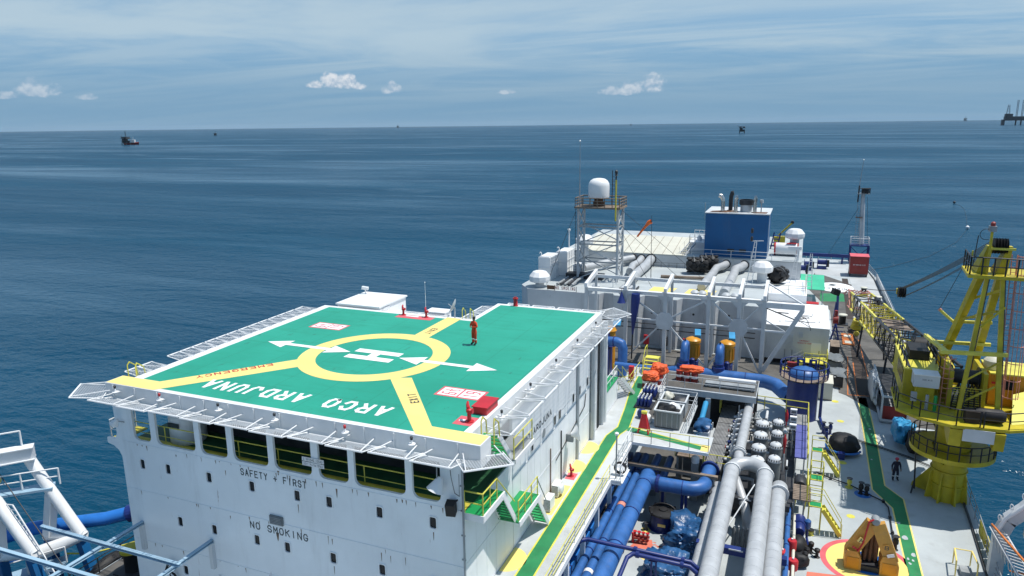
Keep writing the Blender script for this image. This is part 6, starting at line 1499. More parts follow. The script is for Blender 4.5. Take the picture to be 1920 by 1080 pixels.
ld = MB().bx(-4.2, -4.15, 104.0, 104.5, 8, 13.9).build('ladder', WHITE, fc)
# white deckhouse + stairs left of casing
t = thing('white_penthouse', 'small white penthouse with railing left of the blue casing', 'deckhouse', (-14.3, 108, 7.8))
MB().bx(-15.2, -12.9, 106, 111, 7.822, 9.2).build('house_wall', WHITE, t)
rails(t, [(-15.1, 106.1, 9.2), (-13.0, 106.1, 9.2)], 1.1, 0.04, 0.7, WHITE, 2)
rails(t, [(-15.1, 110.9, 9.2), (-13.0, 110.9, 9.2)], 1.1, 0.04, 0.7, WHITE, 2)
stairs(t, (-14.7, 106, 9.1), (-15.6, 102.6, 7.9), 0.9, 6, GREYS, WHITE, None, CREAM)
MB().lathe([(0.35, 0), (0.4, 0.4), (0.2, 0.7)], (-14.0, 108, 9.2), 12).build('vent', WHITE, t)
# life raft roll, yellow derrick and blue frame beyond
t = thing('white_drum_roll', 'white horizontal drum with red ends on the right of the upper roof', 'drum', (-1.8, 106.5, 7.82))
MB().lathe([(0.85, -1.4), (0.88, -1.3), (0.88, 1.3), (0.85, 1.4)], (-1.8, 106.8, 8.75), 20, True, 'X').build('drum_shell', CLEAN, t)
MB().lathe([(0.9, -0.1), (0.9, 0.1)], (-3.3, 106.8, 8.75), 20, False, 'X').build('drum_end', RED, t)
MB().lathe([(0.9, -0.1), (0.9, 0.1)], (-0.3, 106.8, 8.75), 20, False, 'X').build('drum_end', DRED, t)
MB().prism([(-1.9, 106.2), (-0.5, 106.2), (-0.5, 107.3), (-1.3, 107.3)], 9.64, 9.66).build('red_cover', RED, t)
for x in (-2.9, -0.7): MB().bx(x - 0.15, x + 0.15, 106.2, 107.4, 7.822, 8.0).build('cradle', GREYS, t)
t = thing('small_derrick', 'small yellow derrick behind the drum on the upper roof', 'crane', (-3.0, 115, 7.82))
MB().bx(-3.8, -2.2, 114.3, 115.7, 7.822, 9.3).build('base', YELC, t)
for dy in (-0.4, 0.4):
    MB().bar((-3.6, 115 + dy, 9.0), (-1.4, 115 + dy, 11.4), 0.18).build('boom_chord', YELC, t)
for k in range(4): MB().bar((-3.3 + k * 0.5, 114.6, 9.3 + k * 0.55), (-3.0 + k * 0.5, 115.4, 9.6 + k * 0.55), 0.1).build('boom_tie', YELR, t)
MB().lathe([(0.25, -0.3), (0.25, 0.3)], (-1.35, 115, 11.5), 10, True, 'Y').build('sheave', DARK, t)
t = thing('blue_ladder', 'dark blue ladder frame right of the blue casing', 'frame', (-4.0, 112, 7.82))
for x in (-4.1, -3.2): MB().bar((x, 112, 7.83), (x + 0.4, 112, 10.3), 0.18).build('leg', BLUED, t)
for k in range(4): MB().bar((-4.0 + k * 0.1, 112, 8.3 + k * 0.5), (-3.1 + k * 0.1, 112, 8.3 + k * 0.5), 0.14).build('rung', BLUEB if k % 2 else BLUED, t)
# lattice ladder masts near the right dome
def lattice_mast(x, y, z0, h, label, lean=0.0):
    t = thing('lattice_mast', label, 'mast', (x, y, z0), 'slim white ladder masts')
    for s in (-0.35, 0.35): MB().bar((x + s, y, z0), (x + s * 0.3 + lean, y, z0 + h), 0.09).build('mast_leg', WHITE, t)
    n = int(h / 0.6)
    for k in range(n):
        q = (k + 0.5) / n; w = 0.35 * (1 - q * 0.7)
        MB().bar((x - w + lean * q, y, z0 + h * q), (x + w + lean * q, y, z0 + h * q), 0.05).build('rung', WHITE, t)
    return t
t = lattice_mast(-5.6, 92.0, RZ + 0.02, 6.0, 'white ladder mast with dark lamps in front of the blue casing', 0.5)
MB().bar((-5.6, 92, RZ + 5.9), (-4.2, 92, RZ + 6.0), 0.08).build('lamp_arm', WHITE, t)
for z in (5.9, 6.9): MB().lathe([(0.1, 0), (0.16, 0.1), (0.16, 0.5), (0.05, 0.65)], (-5.6, 91.9, RZ + z), 8).build('lamp', DARK, t)
lattice_mast(-0.6, 100.0, 5.4, 3.8, 'white ladder mast at the right end of the upper wall', 0.3)
t = lattice_mast(1.4, 97.0, 5.3, 4.6, 'tall narrow white mast with small lamps at the right corner', 0.0)
t = thing('white_support', 'white crane post with bracket below the right dome', 'post', (-0.1, 103.0, 7.82))
MB().pipe([(-0.2, 103.0, 7.82), (-0.2, 103.0, 9.6)], 0.16, 8).build('post', WHITE, t)
MB().bx(-1.5, 0.2, 102.9, 103.2, 9.3, 9.75).build('arm', WHITE, t)

# ================================================================== blue header, pumps, blue vessel
bh = thing('header_pipe', 'large blue header pipe running across the deck to the blue vessel', 'pipe', (-8, 69.3, 2.0))
MB().pipe([(-16.9, 69.3, 1.9), (-11.6, 69.3, 1.9)], 0.33, 16).build('small_run', BLUEP, bh)
MB().lathe([(0.33, 0), (0.62, 0.9)], (-11.6, 69.3, 1.95), 20, True, 'X').build('reducer', BLUEP, bh)
MB().pipe([(-10.7, 69.3, 1.95), (-2.2, 69.3, 1.95), (-1.2, 69.0, 1.8), (-0.4, 68.0, 1.5), (0.2, 67.0, 1.4)], 0.65, 24).build('large_run', BLUEP, bh)
for x in (-8.4, -4.0): flange(bh, (x, 69.3, 1.95), 0.68, 'X', BLUED, 0.06)
for x in (-15, -9.2, -5.2, -3): MB().bx(x - 0.12, x + 0.12, 69.0, 69.6, 0, 1.4).build('saddle', GREYS, bh)
for i, x in enumerate((-10.0, -6.6)):
    lab = ['left', 'right'][i]
    t = thing('blue_gooseneck', 'blue gooseneck pipe rising from the header in front of the %s orange motor' % lab, 'pipe', (x, 69.8, 2.3), 'blue goosenecks')
    MB().pipe([(x, 69.4, 2.3), (x, 69.6, 3.3)] + arc((x, 70.35, 3.9), 0.72, math.pi, 0.1, 8, (0, 1, 0), (0, 0, 1)) + [(x, 71.1, 2.8), (x, 71.1, 0.8)], 0.36, 16).build('neck', BLUEP, t)
    MB().lathe([(0.62, 0), (0.62, 0.5)], (x, 69.45, 2.35), 18).build('root_sleeve', BLUED, t)
    flange(t, (x, 69.6, 3.1), 0.52, 'Z', BLUED, 0.14)
    MB().lathe([(0.08, 0), (0.1, 0.15), (0.05, 0.25)], (x, 70.2, 4.95), 8).build('vent_plug', DARK, t)
    t = thing('pump_motor', 'orange pump motor with blue cowl, the %s one' % lab, 'motor', (x + 0.45, 72.3, 0), 'orange pump motors')
    MB().lathe([(0.5, 1.4), (0.62, 1.5), (0.62, 2.3), (0.5, 2.4)], (x + 0.5, 72.3, 0), 18).build('pump_body', BLUED, t)
    MB().bx(x + 0.1, x + 0.9, 71.9, 72.7, 0, 1.399).build('pump_base', BLUED, t)
    m_ = MB().lathe([(0.5, 2.401), (0.62, 2.5), (0.66, 2.7), (0.66, 4.1), (0.78, 4.2), (0.78, 4.45), (0.6, 4.6), (0.35, 4.7), (0.1, 4.72)], (x + 0.5, 72.3, 0.1), 20).build('motor_body', ORMOT, t)
    for k in range(12):
        a = 2 * math.pi * k / 12
        MB().box((x + 0.5 + 0.7 * math.cos(a), 72.3 + 0.7 * math.sin(a), 3.4), (0.1, 0.04, 1.2), a).build('fin', ORMOT, m_)
    MB().box((x + 0.85, 72.9, 5.05), (0.6, 1.1, 0.35), 0.15, 0, 0.35).build('blue_cowl', SKYB, t)
    MB().bar((x + 1.0, 72.8, 4.3), (x + 1.0, 73.0, 4.85), 0.3).build('cowl_neck', SKYB, t)
    MB().bar((x + 1.2, 71.6, 0.2), (x + 0.8, 72.0, 2.6), 0.08).build('brace', RUST, t)
    MB().lathe([(0.2, 0), (0.24, 0.1), (0.24, 0.9), (0.1, 1.0)], (x + 0.65, 71.2, 1.9), 12).build('valve', BLUED, t)
t = thing('blue_elbow', 'blue elbow pipe behind the far right corner of the helideck', 'pipe', (-17, 71, 0))
MB().pipe([(-20.5, 71.5, 3.6), (-17.3, 71.5, 3.7), (-16.8, 71.4, 3.55), (-16.6, 71.3, 3.1), (-16.6, 71.2, 0.2)], 0.5, 18).build('elbow', BLUEP, t)
flange(t, (-18.4, 71.5, 3.65), 0.95, 'X', BLUED, 0.25); flange(t, (-17.6, 71.5, 3.68), 0.6, 'X', BLUED, 0.1)
MB().bx(-20, -18, 71, 72.4, 0, 2.9).build('pump_base', BLUED, t)
t = thing('pump_motor', 'orange pump motor half hidden behind the helideck corner net', 'motor', (-19.0, 73.5, 0), 'orange pump motors')
MB().lathe([(0.6, 0), (0.62, 4.2), (0.75, 4.3), (0.5, 4.7)], (-18.6, 73.6, 0), 16).build('motor_body', ORMOT, t); MB().box((-18.0, 74.3, 5.0), (0.8, 1.0, 0.25), 0.1, 0, 0.5).build('blue_cowl', SKYB, t)
bv = thing('blue_vessel', 'dark blue upright vessel with railed ring platform at the end of the header', 'vessel', (1.15, 66.3, 0))
MB().lathe([(1.32, 0), (1.32, 3.9)], (1.15, 66.3, 0), 32).build('shell', BLUED, bv)
MB().lathe([(1.32, 3.901), (1.3, 4.1), (1.1, 4.45), (0.75, 4.68), (0.3, 4.78), (0.05, 4.8)], (1.15, 66.3, 0), 32).build('domed_head', BLUEP, bv)
pl = ring(MB(), 1.15, 66.3, 1.36, 2.05, 4.0, 40); pl2 = ring(MB(), 1.15, 66.3, 1.36, 2.05, 3.93, 40)
pl.add(pl2.v, [f[::-1] for f in pl2.f]); pl.build('ring_platform', WOOD, bv)
ps = [(1.15 + 2.03 * math.cos(2 * math.pi * k / 20), 66.3 + 2.03 * math.sin(2 * math.pi * k / 20), 4.0) for k in range(20)]
rails(bv, ps, 1.1, 0.045, 1.3, BLUED, 1, closed=True)
MB().bx(-0.3, 0.5, 66.8, 67.2, 4.2, 4.9).build('top_valve', DRED, bv)
for x in (0.6, 1.6): MB().pipe([(x, 66.9, 4.5), (x, 66.9, 5.3), (x + 0.5, 66.9, 5.3), (x + 0.5, 66.9, 4.4)], 0.09, 8).build('top_pipe', BLUED, bv)
MB().pipe([(2.75, 66.0, 3.9), (2.75, 66.0, 0.3), (3.0, 64.0, 0.3), (3.4, 63.6, 0.35)], 0.1, 8).build('drain_pipe', BLUED, bv)
# boxes near the vessel
for i, (x0, x1, y0, y1, h, m, lab) in enumerate(((2.7, 3.9, 71.4, 74.0, 1.7, CREAM, 'tall cream crate behind the blue vessel'), (3.9, 5.0, 75.5, 77.8, 1.1, DARK, 'dark pallet box wrapped in plastic beside the mat, near one'), (3.7, 4.9, 80.4, 82.6, 1.2, VESS, 'dark pallet box wrapped in plastic beside the mat, middle one'), (4.0, 4.9, 84.2, 86.8, 1.7, MATB, 'brown crate beside the generator room wall'))):
    t = thing('deck_crate', lab, 'crate', ((x0 + x1) / 2, (y0 + y1) / 2, 0), 'crates beside the dark mat')
    MB().bx(x0, x1, y0, y1, 0.12, h).build('crate_body', m, t)
    for k in range(3): MB().bx(x0, x1, y0 + (y1 - y0 - 0.12) * k / 2, y0 + 0.12 + (y1 - y0 - 0.12) * k / 2, 0.0, 0.119).build('skid', WOOD, t)
    if m in (DARK, VESS):
        o = blob(((x0 + x1) / 2, (y0 + y1) / 2, h + 0.08), ((x1 - x0) * 0.53, (y1 - y0) * 0.5, 0.16), 90 + i, 4, 0.7, True, 0.7).build('plastic_wrap', VESS, t)
    else: MB().bx(x0 - 0.03, x1 + 0.03, y0 - 0.03, y1 + 0.03, h + 0.001, h + 0.05).build('crate_lid', CREAM if m is CREAM else WOOD, t)

# ================================================================== right side of the main deck: paint, mats
def dm(name, pts, lev, mat): return MB().prism(pts, 0.001, 0.004 * lev).build(name, mat, main_deck)
PATH_L = [(7.3, 40.0), (7.3, 43.5), (7.22, 51.6), (6.13, 53.96), (6.2, 63), (6.2, 73.4)]
PATH_R = [(8.19, 40.0), (8.19, 43.9), (8.18, 53.2), (7.14, 54.9), (7.22, 62.5), (7.12, 73.4)]
dm('path_border', PATH_R + PATH_L[::-1], 1, YELD)
dm('green_path', [(x - 0.1, y) for x, y in PATH_R] + [(x + 0.1, y) for x, y in PATH_L][::-1], 2, GREENW)
random.seed(41)
for x, y, r in ((7.65, 47.8, 0.2), (7.8, 45.2, 0.1), (7.55, 45.3, 0.09), (7.9, 45.9, 0.17), (7.6, 44.8, 0.09), (7.45, 49.6, 0.12), (6.8, 65.5, 0.12), (6.5, 59.2, 0.08)):
    dm('worn_patch', [(x + r * random.uniform(0.6, 1.3) * math.cos(k), y + 1.3 * r * random.uniform(0.6, 1.3) * math.sin(k)) for k in (0, 0.9, 1.8, 2.7, 3.6, 4.5, 5.4)], 3, GREYL)
dm('dark_deck', [(5.2, 73.5), (9.3, 67.3), (12.3, 67.3), (12.6, 94), (11.6, 122), (2.8, 136), (1.2, 124), (4.6, 108), (4.6, 74)], 2, DECKD)
dm('deck_mat', [(5.45, 73.8), (7.25, 74.1), (7.4, 86), (7.5, 101.5), (6.05, 101.5), (5.9, 86)], 3, DECKD)
dm('brown_mat', [(6.2, 73.9), (7.2, 74.1), (7.55, 80), (7.45, 100), (6.5, 100), (6.35, 84)], 4, MATB)
dm('brown_mat', [(6.6, 104), (7.7, 104), (7.9, 132), (7.0, 132)], 4, MATB)
for a, b in (((5.4, 73.7), (5.95, 86.5)), ((6.25, 74.0), (6.4, 84.5)), ((7.6, 80.0), (7.5, 94))):
    dm('orange_edge', [(a[0] - 0.05, a[1]), (a[0] + 0.05, a[1]), (b[0] + 0.05, b[1]), (b[0] - 0.05, b[1])], 5, ORNG)
dm('orange_edge', [(5.4, 73.6), (7.3, 73.9), (7.3, 74.05), (5.4, 73.75)], 5, ORNG)
dm('pale_deck_patch', [(8.4, 112), (12.0, 112), (11.9, 133), (8.2, 133)], 3, DECKG)
dm('green_patch', [(3.4, 113.5), (7.0, 114.5), (6.8, 120), (3.4, 119)], 3, GREENW)
dm('pale_deck_patch', [(2.8, 134), (8.0, 134), (8.0, 145.5), (2.4, 145)], 3, DECKG)
lg = dm('oval_sign', disc(5.7, 124.3, 2.75, 40, 3.6), 6, LINE)
text('PERTAMINA', 1.15, 4.3, TM((5.75, 123.2, 0.03), (1, 0, 0), (0, 1, 0)), TEXTD, main_deck, bold=0.02)
MB().prism([(4.6, 125.4), (5.5, 125.2), (6.1, 126.2), (5.2, 126.7)], 0.025, 0.03).build('oval_sign_mark', TEXTD, main_deck)
text('EP', 0.6, 0.8, TM((5.8, 121.9, 0.03), (1, 0, 0), (0, 1, 0)), TEXTD, main_deck)
# target circle under the amber machine
for r, lev, m in ((2.62, 1, REDL), (2.28, 2, YELD), (1.25, 3, BLUEB)): dm('target_ring', disc(5.15, 43.9, r, 48, r * 0.98), lev, m)
dm('red_hatch_cover', [(1.7, 40.5), (3.9, 40.5), (3.7, 42.0), (1.8, 41.7)], 2, SALM)
for x, y, r in ((4.54, 49.4, 0.27), (4.62, 53.7, 0.28), (4.2, 71.4, 0.32), (4.5, 66.5, 0.3), (4.55, 62.3, 0.32), (2.0, 46.0, 0.16), (4.35, 57.8, 0.3), (5.5, 52.95, 0.0), (3.8, 63.0, 0.26)):
    if r: dm('yellow_deck_ring', disc(x, y, r, 20), 2, YELR)
dm('blue_deck_disc', disc(5.5, 52.95, 0.58, 24), 2, BLUEB)
# bulwark rail and side plates on the right edge
EDGE = [(11.85, 41), (11.98, 45.5), (12.25, 52), (12.5, 62), (12.62, 80), (12.6, 94), (12.55, 115), (12.35, 133), (11.4, 146)]
railing([(x, y, 0) for x, y in EDGE], 'grey guard rail along the right edge of the main deck', mat=GREYS, mid=2, step=2.0, r=0.03)
t = thing('edge_plate', 'dark steel waterway bar along the right edge of the deck', 'plate', (12.2, 60, 0))
for (a, b) in zip(EDGE[:-1], EDGE[1:]): MB().bar((a[0] - 0.35, a[1], 0.07), (b[0] - 0.35, b[1], 0.07), 0.1, 0.14).build('waterway_bar', DARK, t)
t = thing('ochre_hatch_row', 'row of ochre side plates on the rail beside the crane foot', 'plate', (12.0, 48, 0))
for k in range(5):
    y = 45.6 + k * 1.0
    MB().box((12.12, y, 0.55), (0.06, 0.92, 0.9), -0.045).build('side_plate', YELC if k % 2 else OCHRE, t)
# white edge strip far along
t = thing('white_bulwark', 'white bulwark plating along the far right edge', 'bulwark', (12.4, 120, 0))
for k in range(8): MB().box((12.42 - 0.012 * k, 106 + k * 3.5, 0.55), (0.08, 3.4, 1.0), 0.004).build('bulwark_plate', GREYW, t)

# valve stations, mushroom covers, black hose line
def dvalve(x, y, label, base, h=0.75, m=DARK):
    t = thing('deck_valve', label, 'valve', (x, y, 0.01), 'deck valves on the right')
    MB().lathe([(0.2, 0.008), (0.12, 0.06), (0.1, h * 0.4), (0.17, h * 0.5), (0.17, h * 0.75), (0.07, h)], (x, y, 0), 12).build('valve_body', m, t)
    MB().lathe([(0.2, h + 0.001), (0.2, h + 0.04)], (x, y, 0), 12, False).build('hand_wheel', DARK, t)
    return t
dvalve(4.62, 53.7, 'yellow and dark valve on a yellow ring left of the green path', None, 0.7, YELR)
dvalve(5.35, 53.0, 'black valve on the blue disc, left one of the pair', None, 0.85, BLACK)
dvalve(5.72, 52.95, 'black valve on the blue disc, right one of the pair', None, 0.75, BLACK)
dvalve(6.9, 46.1, 'black valve at the near end of the hose beside the green path', None, 0.9, BLACK)
dvalve(2.0, 46.0, 'small yellow valve near the foot of the near steps', None, 0.35, YELR)
for i, (x, y) in enumerate(((3.0, 63.2), (3.55, 63.2), (3.2, 62.2))): dvalve(x, y, 'blue valve stand beside the blue vessel, %s' % ['left', 'right', 'nearest'][i], None, 1.0, BLUED)
t = thing('deck_hose', 'black hose line crossing the deck and running along the green path', 'hose', (4, 54, 0.1))
MB().pipe([(2.4, 55.0, 0.2), (3.4, 54.5, 0.12), (4.6, 53.95, 0.12), (5.4, 53.1, 0.2), (6.1, 52.7, 0.1), (6.75, 52.2, 0.1), (7.0, 51.4, 0.1), (6.95, 49, 0.1), (6.9, 46.4, 0.12)], 0.045, 8).build('hose', BLACK, t)
for p in ((3.4, 54.5), (6.75, 52.2), (6.97, 50), (6.93, 48)): MB().lathe([(0.11, -0.1), (0.11, 0.1)], (p[0], p[1], 0.11), 8, False, 'Y').build('coupling', DARK, t)
t = thing('deck_line', 'twin black hoses crossing the green path towards the crane', 'hose', (8, 61, 0.1))
for d in (0, 0.25): MB().pipe([(5.2, 62.6 + d, 0.1), (7.5, 61.4 + d, 0.1), (9.2, 60.4 + d, 0.1), (10.6, 59.2 + d, 0.1)], 0.035, 8).build('hose', BLACK, t)
t = tag(blob((4.45, 60.0, 0.6), (1.15, 1.1, 0.8), 101, 4, 0.22, True, 0.25).build('black_cover', BLACK, None, (4.45, 60, 0)), 'big round black cover over a winch left of the green path', 'cover')
t = thing('blue_ring_frame', 'blue pipe cradle around the covered winch', 'frame', (4.3, 59, 0))
MB().pipe(arc((4.45, 60.0, 0.35), 1.3, math.pi * 0.95, math.pi * 1.9, 14, (1, 0, 0), (0, 1, 0)), 0.09, 8).build('ring_tube', BLUEB, t)
MB().pipe([(3.2, 60.2, 0.35), (3.15, 60.3, 1.4)], 0.09, 8).build('upright', BLUED, t); MB().bx(4.0, 4.5, 58.3, 58.8, 0.0, 0.5).build('foot', BLUED, t)
# amber folded knuckle machine on the target: two leaning side frames with lettered plates
am = thing('folded_davit', 'amber painted folded davit lettered A and B on the red and yellow target', 'davit', (5.2, 43.4, 0))
def strut(a, b, w, h, name='side_arm'):
    return MB().bar(a, b, w, h, (0, 1, 0)).build(name, ORMAC, am)
s1 = strut((4.15, 43.3, 1.0), (5.2, 43.3, 3.1), 0.75, 0.42); s2 = strut((6.35, 43.1, 0.95), (5.45, 43.2, 3.15), 0.75, 0.42)
for x0, x1 in ((3.85, 4.75), (5.75, 6.75)):
    q = MB().add([(x0, 42.85, 0.02), (x1, 42.85, 0.02), (x1, 42.85, 0.75), (x1 - 0.25, 42.85, 1.25), (x0 + 0.1, 42.85, 1.25), (x0, 42.85, 0.9), (x0, 43.9, 0.02), (x1, 43.9, 0.02), (x1, 43.9, 0.75), (x1 - 0.25, 43.9, 1.25), (x0 + 0.1, 43.9, 1.25), (x0, 43.9, 0.9)],
                 [(0, 1, 2, 3, 4, 5), (11, 10, 9, 8, 7, 6), (0, 6, 7, 1), (1, 7, 8, 2), (2, 8, 9, 3), (3, 9, 10, 4), (4, 10, 11, 5), (5, 11, 6, 0)]).build('foot_block', ORMAC, am)
    MB().bx(x0 + 0.12, x1 - 0.12, 42.82, 42.849, 0.15, 0.85).build('access_door', ORMOT, q)
MB().bx(4.76, 5.74, 42.95, 43.9, 0.02, 0.35).build('base_plate', DARK, am)
MB().bx(4.8, 5.7, 43.75, 43.9, 0.36, 2.2).build('back_plate', RUST, am)
for k in range(3): MB().pipe([(4.95 + k * 0.3, 43.6, 0.4), (5.1 + k * 0.18, 43.6, 2.3)], 0.09, 8).build('hydraulic_ram', RUST, am)
MB().lathe([(0.2, -0.3), (0.24, -0.2), (0.24, 0.2), (0.2, 0.3)], (5.32, 43.25, 3.3), 14, True, 'Y').build('knuckle', GREYS, am)
MB().pipe([(5.2, 43.0, 3.45), (4.95, 42.9, 3.3), (4.85, 42.9, 2.6), (4.75, 42.9, 1.9), (4.5, 42.85, 1.3)], 0.05, 8).build('red_hose', RED, am)
for c, s in (((4.63, 42.92, 2.0), 'A'), ((6.0, 42.86, 1.85), 'B')):
    p = MB().box((c[0], c[1], c[2]), (0.34, 0.02, 0.34), 0, (0.46 if s == 'A' else -0.39)).build('letter_plate', YELD if s == 'A' else ORMAC, am)
    text(s, 0.26, 0.22, TM((c[0], c[1] - 0.014, c[2]), (1, 0, 0), (0, 0, 1)), TEXTD, am)
MB().box((6.25, 42.84, 1.4), (0.4, 0.02, 0.2), 0, -0.39).build('white_label', LINE, am)
MB().box((4.35, 42.9, 1.45), (0.34, 0.02, 0.12), 0, 0.46).build('red_label', RED, am)
# yellow guard frame at the bottom
t = thing('yellow_guard_frame', 'pale yellow guard frame around a small hatch at the bottom right', 'frame', (10.3, 45, 0))
for x in (9.9, 11.0):
    MB().pipe([(x, 44.4, 0), (x - 0.03, 44.4, 1.0), (x + (0.1 if x < 10.5 else -0.1), 45.8, 1.0), (x + (0.1 if x < 10.5 else -0.1), 45.8, 0)], 0.035, 6).build('side_hoop', YELD, t)
MB().pipe([(10.0, 45.8, 1.0), (10.9, 45.8, 1.0)], 0.035, 6).build('cross_tube', YELD, t)
MB().bx(10.2, 10.8, 44.5, 45.2, 0.002, 0.3).build('hatch', GREYS, t)

# ================================================================== crane
cr = thing('pedestal_crane', 'yellow pedestal crane with A-frame mast and black railed platforms on the right deck edge', 'crane', (10.9, 54.6, 0))
PX, PY = 10.9, 54.6
MB().lathe([(0.98, 0), (1.0, 0.5), (1.06, 2.0), (1.1, 3.3), (1.15, 6.2), (1.5, 6.5)], (PX, PY, 0), 28).build('pedestal', YELC, cr)
for k in range(8):
    a = 2 * math.pi * (k + 0.35) / 8; c_, s_ = math.cos(a), math.sin(a); nx, ny = -s_ * 0.06, c_ * 0.06
    far_ = 2.3 if k == 3 else 1.4
    prof = [(0.9, 0.01), (far_, 0.01), (far_ - 0.03, 0.3), (1.2, 1.9), (0.9, 2.6)]
    mb = MB(); vs = []
    for sg in (-1, 1): vs += [(PX + r * c_ + sg * nx, PY + r * s_ + sg * ny, z) for r, z in prof]
    mb.add(vs, [(4, 3, 2, 1, 0), (5, 6, 7, 8, 9)] + [(i, (i + 1) % 5, 5 + (i + 1) % 5, 5 + i) for i in range(5)]).build('base_rib', YELC, cr)
mb = ring(MB(), PX, PY, 1.2, 2.62, 3.9, 44); m2 = ring(MB(), PX, PY, 1.2, 2.62, 3.82, 44); mb.add(m2.v, [f[::-1] for f in m2.f])
mb.lathe([(2.62, 3.6), (2.62, 3.91), (2.56, 3.91), (2.56, 3.6)], (PX, PY, 0), 44); mb.build('lower_gallery', YELC, cr)
ps = [(PX + 2.58 * math.cos(2 * math.pi * k / 24), PY + 2.58 * math.sin(2 * math.pi * k / 24), 3.9) for k in range(24)]
rails(cr, ps, 1.05, 0.04, 1.9, BLKY, 1, closed=True)
for k in range(6):
    a = 2 * math.pi * k / 6
    MB().bar((PX + 1.15 * math.cos(a), PY + 1.15 * math.sin(a), 2.9), (PX + 2.5 * math.cos(a), PY + 2.5 * math.sin(a), 3.75), 0.12).build('gallery_bracket', YELC, cr)
ld = MB().bar((9.0, 55.1, 0.05), (8.75, 55.0, 3.9), 0.1).build('ladder', DARK, cr)
MB().bar((8.7, 54.3, 0.05), (8.95, 55.1, 0.6), 0.1).build('ladder', DARK, cr)
# slewing deck
SD = [(6.9, 52.6), (8.1, 51.4), (10.1, 50.6), (13.2, 50.9), (15.6, 52.2), (17.0, 54.0), (16.5, 57.5), (13.5, 59.0), (9.5, 59.0), (7.0, 57.0)]
MB().prism(SD, 6.8, 6.98).build('slewing_deck', YELC, cr)
MB().lathe([(1.9, 6.3), (1.9, 6.8)], (PX + 0.4, PY, 0), 28, False).build('slew_ring', YELC, cr)
for x0, x1 in ((9.9, 10.6), (12.4, 13.0)):
    MB().add([(x0, 50.7, 6.72), (x1, 50.7, 6.72), (x1, 54.0, 6.72), (x0, 54.0, 6.72), (x0, 50.9, 5.5), (x1, 50.9, 5.5), (x1, 51.4, 5.5), (x0, 51.4, 5.5)], [(0, 1, 2, 3), (7, 6, 5, 4), (0, 4, 5, 1), (1, 5, 6, 2), (2, 6, 7, 3), (3, 7, 4, 0)]).build('outrigger_box', YELC, cr)
MB().bx(10.62, 12.38, 50.66, 50.7, 6.0, 6.85).build('white_name_board', GREYW, cr)
for seg in ([SD[0], SD[1]], [SD[1], SD[2]], [SD[2], (11.6, 50.75)], [(11.8, 50.75), SD[3]], [SD[3], SD[4]], [SD[4], SD[5]], [SD[9], SD[0]]):
    rails(cr, [(x + (0.1 if x < 11 else -0.05), y + 0.12, 6.98) for x, y in seg], 1.1, 0.04, 1.4, BLKY, 1)
# cab and machinery house
cb = MB().bx(7.5, 9.7, 55.0, 61.0, 6.982, 9.1).build('cab_house', YELC, cr)
MB().bx(7.45, 9.75, 54.95, 61.05, 9.102, 9.2).build('cab_roof', YELR, cr)
MB().bx(7.47, 7.499, 55.5, 58.5, 7.9, 8.9).build('cab_window', GLASS, cr)
rails(cr, [(7.6, 55.2, 9.2), (7.6, 60.8, 9.2)], 0.9, 0.04, 1.3, BLKY, 1); rails(cr, [(9.65, 55.2, 9.2), (9.65, 60.8, 9.2)], 0.9, 0.04, 1.3, BLKY, 1)
MB().bx(8.0, 9.3, 57.2, 59.4, 9.201, 9.9).build('cooler_unit', BLACK, cr); MB().bx(7.72, 7.9, 55.3, 60.7, 9.201, 9.24).build('roof_grating', DARK, cr)
ctl = thing('crane_control_box', 'white control box with small black lettering on the crane deck', 'cabinet', (8.6, 53.9, 8.3))
MB().bx(7.95, 9.5, 53.6, 54.8, 8.35, 9.2).build('case', GREYW, ctl); MB().bx(7.93, 9.52, 53.55, 54.85, 9.201, 9.25).build('lid', CLEAN, ctl)
text('CRANE NO.02', 0.1, 0.6, TM((8.75, 53.595, 8.9), (1, 0, 0), (0, 0, 1)), TEXTD, ctl); MB().bx(8.2, 9.3, 53.9, 54.7, 6.982, 8.349).build('stand', YELC, ctl)
for i, (x, m) in enumerate(((8.75, GREYS), (9.25, GREENB))):
    for j, z in enumerate((6.982, 7.55)):
        t = thing('gas_cylinder', '%s gas cylinder strapped to the crane deck, %s' % (['grey', 'green'][i], ['lower', 'upper'][j]), 'cylinder', (x, 52.9, z), 'gas cylinders on the crane')
        MB().lathe([(0.11, 0), (0.11, 0.5), (0.06, 0.54)], (x, 52.9, z + 0.002), 12).build('cylinder_body', m, t); MB().lathe([(0.04, 0.541), (0.04, 0.56)], (x, 52.9, z + 0.002), 8).build('valve', DARK, t)
t = thing('electric_box', 'grey switch box on a post at the left of the crane deck', 'cabinet', (7.9, 52.8, 6.98)); MB().bx(7.75, 8.1, 52.7, 52.95, 7.6, 8.2).build('case', GREYS, t); MB().pipe([(7.9, 52.82, 6.98), (7.9, 52.82, 7.6)], 0.05, 6).build('post', DARK, t)
# winch house in the middle
MB().bx(10.1, 10.35, 54, 57.5, 6.982, 9.6).build('winch_frame', YELC, cr); MB().bx(12.1, 12.35, 54, 57.5, 6.982, 9.6).build('winch_frame', YELC, cr)
w_ = MB().lathe([(0.75, -0.85), (0.75, -0.78), (0.5, -0.77), (0.5, 0.77), (0.75, 0.78), (0.75, 0.85)], (11.22, 55.3, 8.9), 20, True, 'X').build('winch_drum', DARK, cr)
for k in range(9): MB().bx(10.36, 12.09, 53.85 - 0.02 * k, 53.9 - 0.02 * k, 7.2 + k * 0.17, 7.24 + k * 0.17).build('guard_bar', YELR, cr)
MB().bx(10.4, 12.05, 54.2, 57.4, 7.0, 7.35).build('winch_bed', DARK, cr)
MB().lathe([(0.4, -0.9), (0.45, -0.7), (0.45, 0.6), (0.3, 0.8)], (12.3, 51.9, 7.5), 16, True, 'X').build('motor', BLACK, cr)
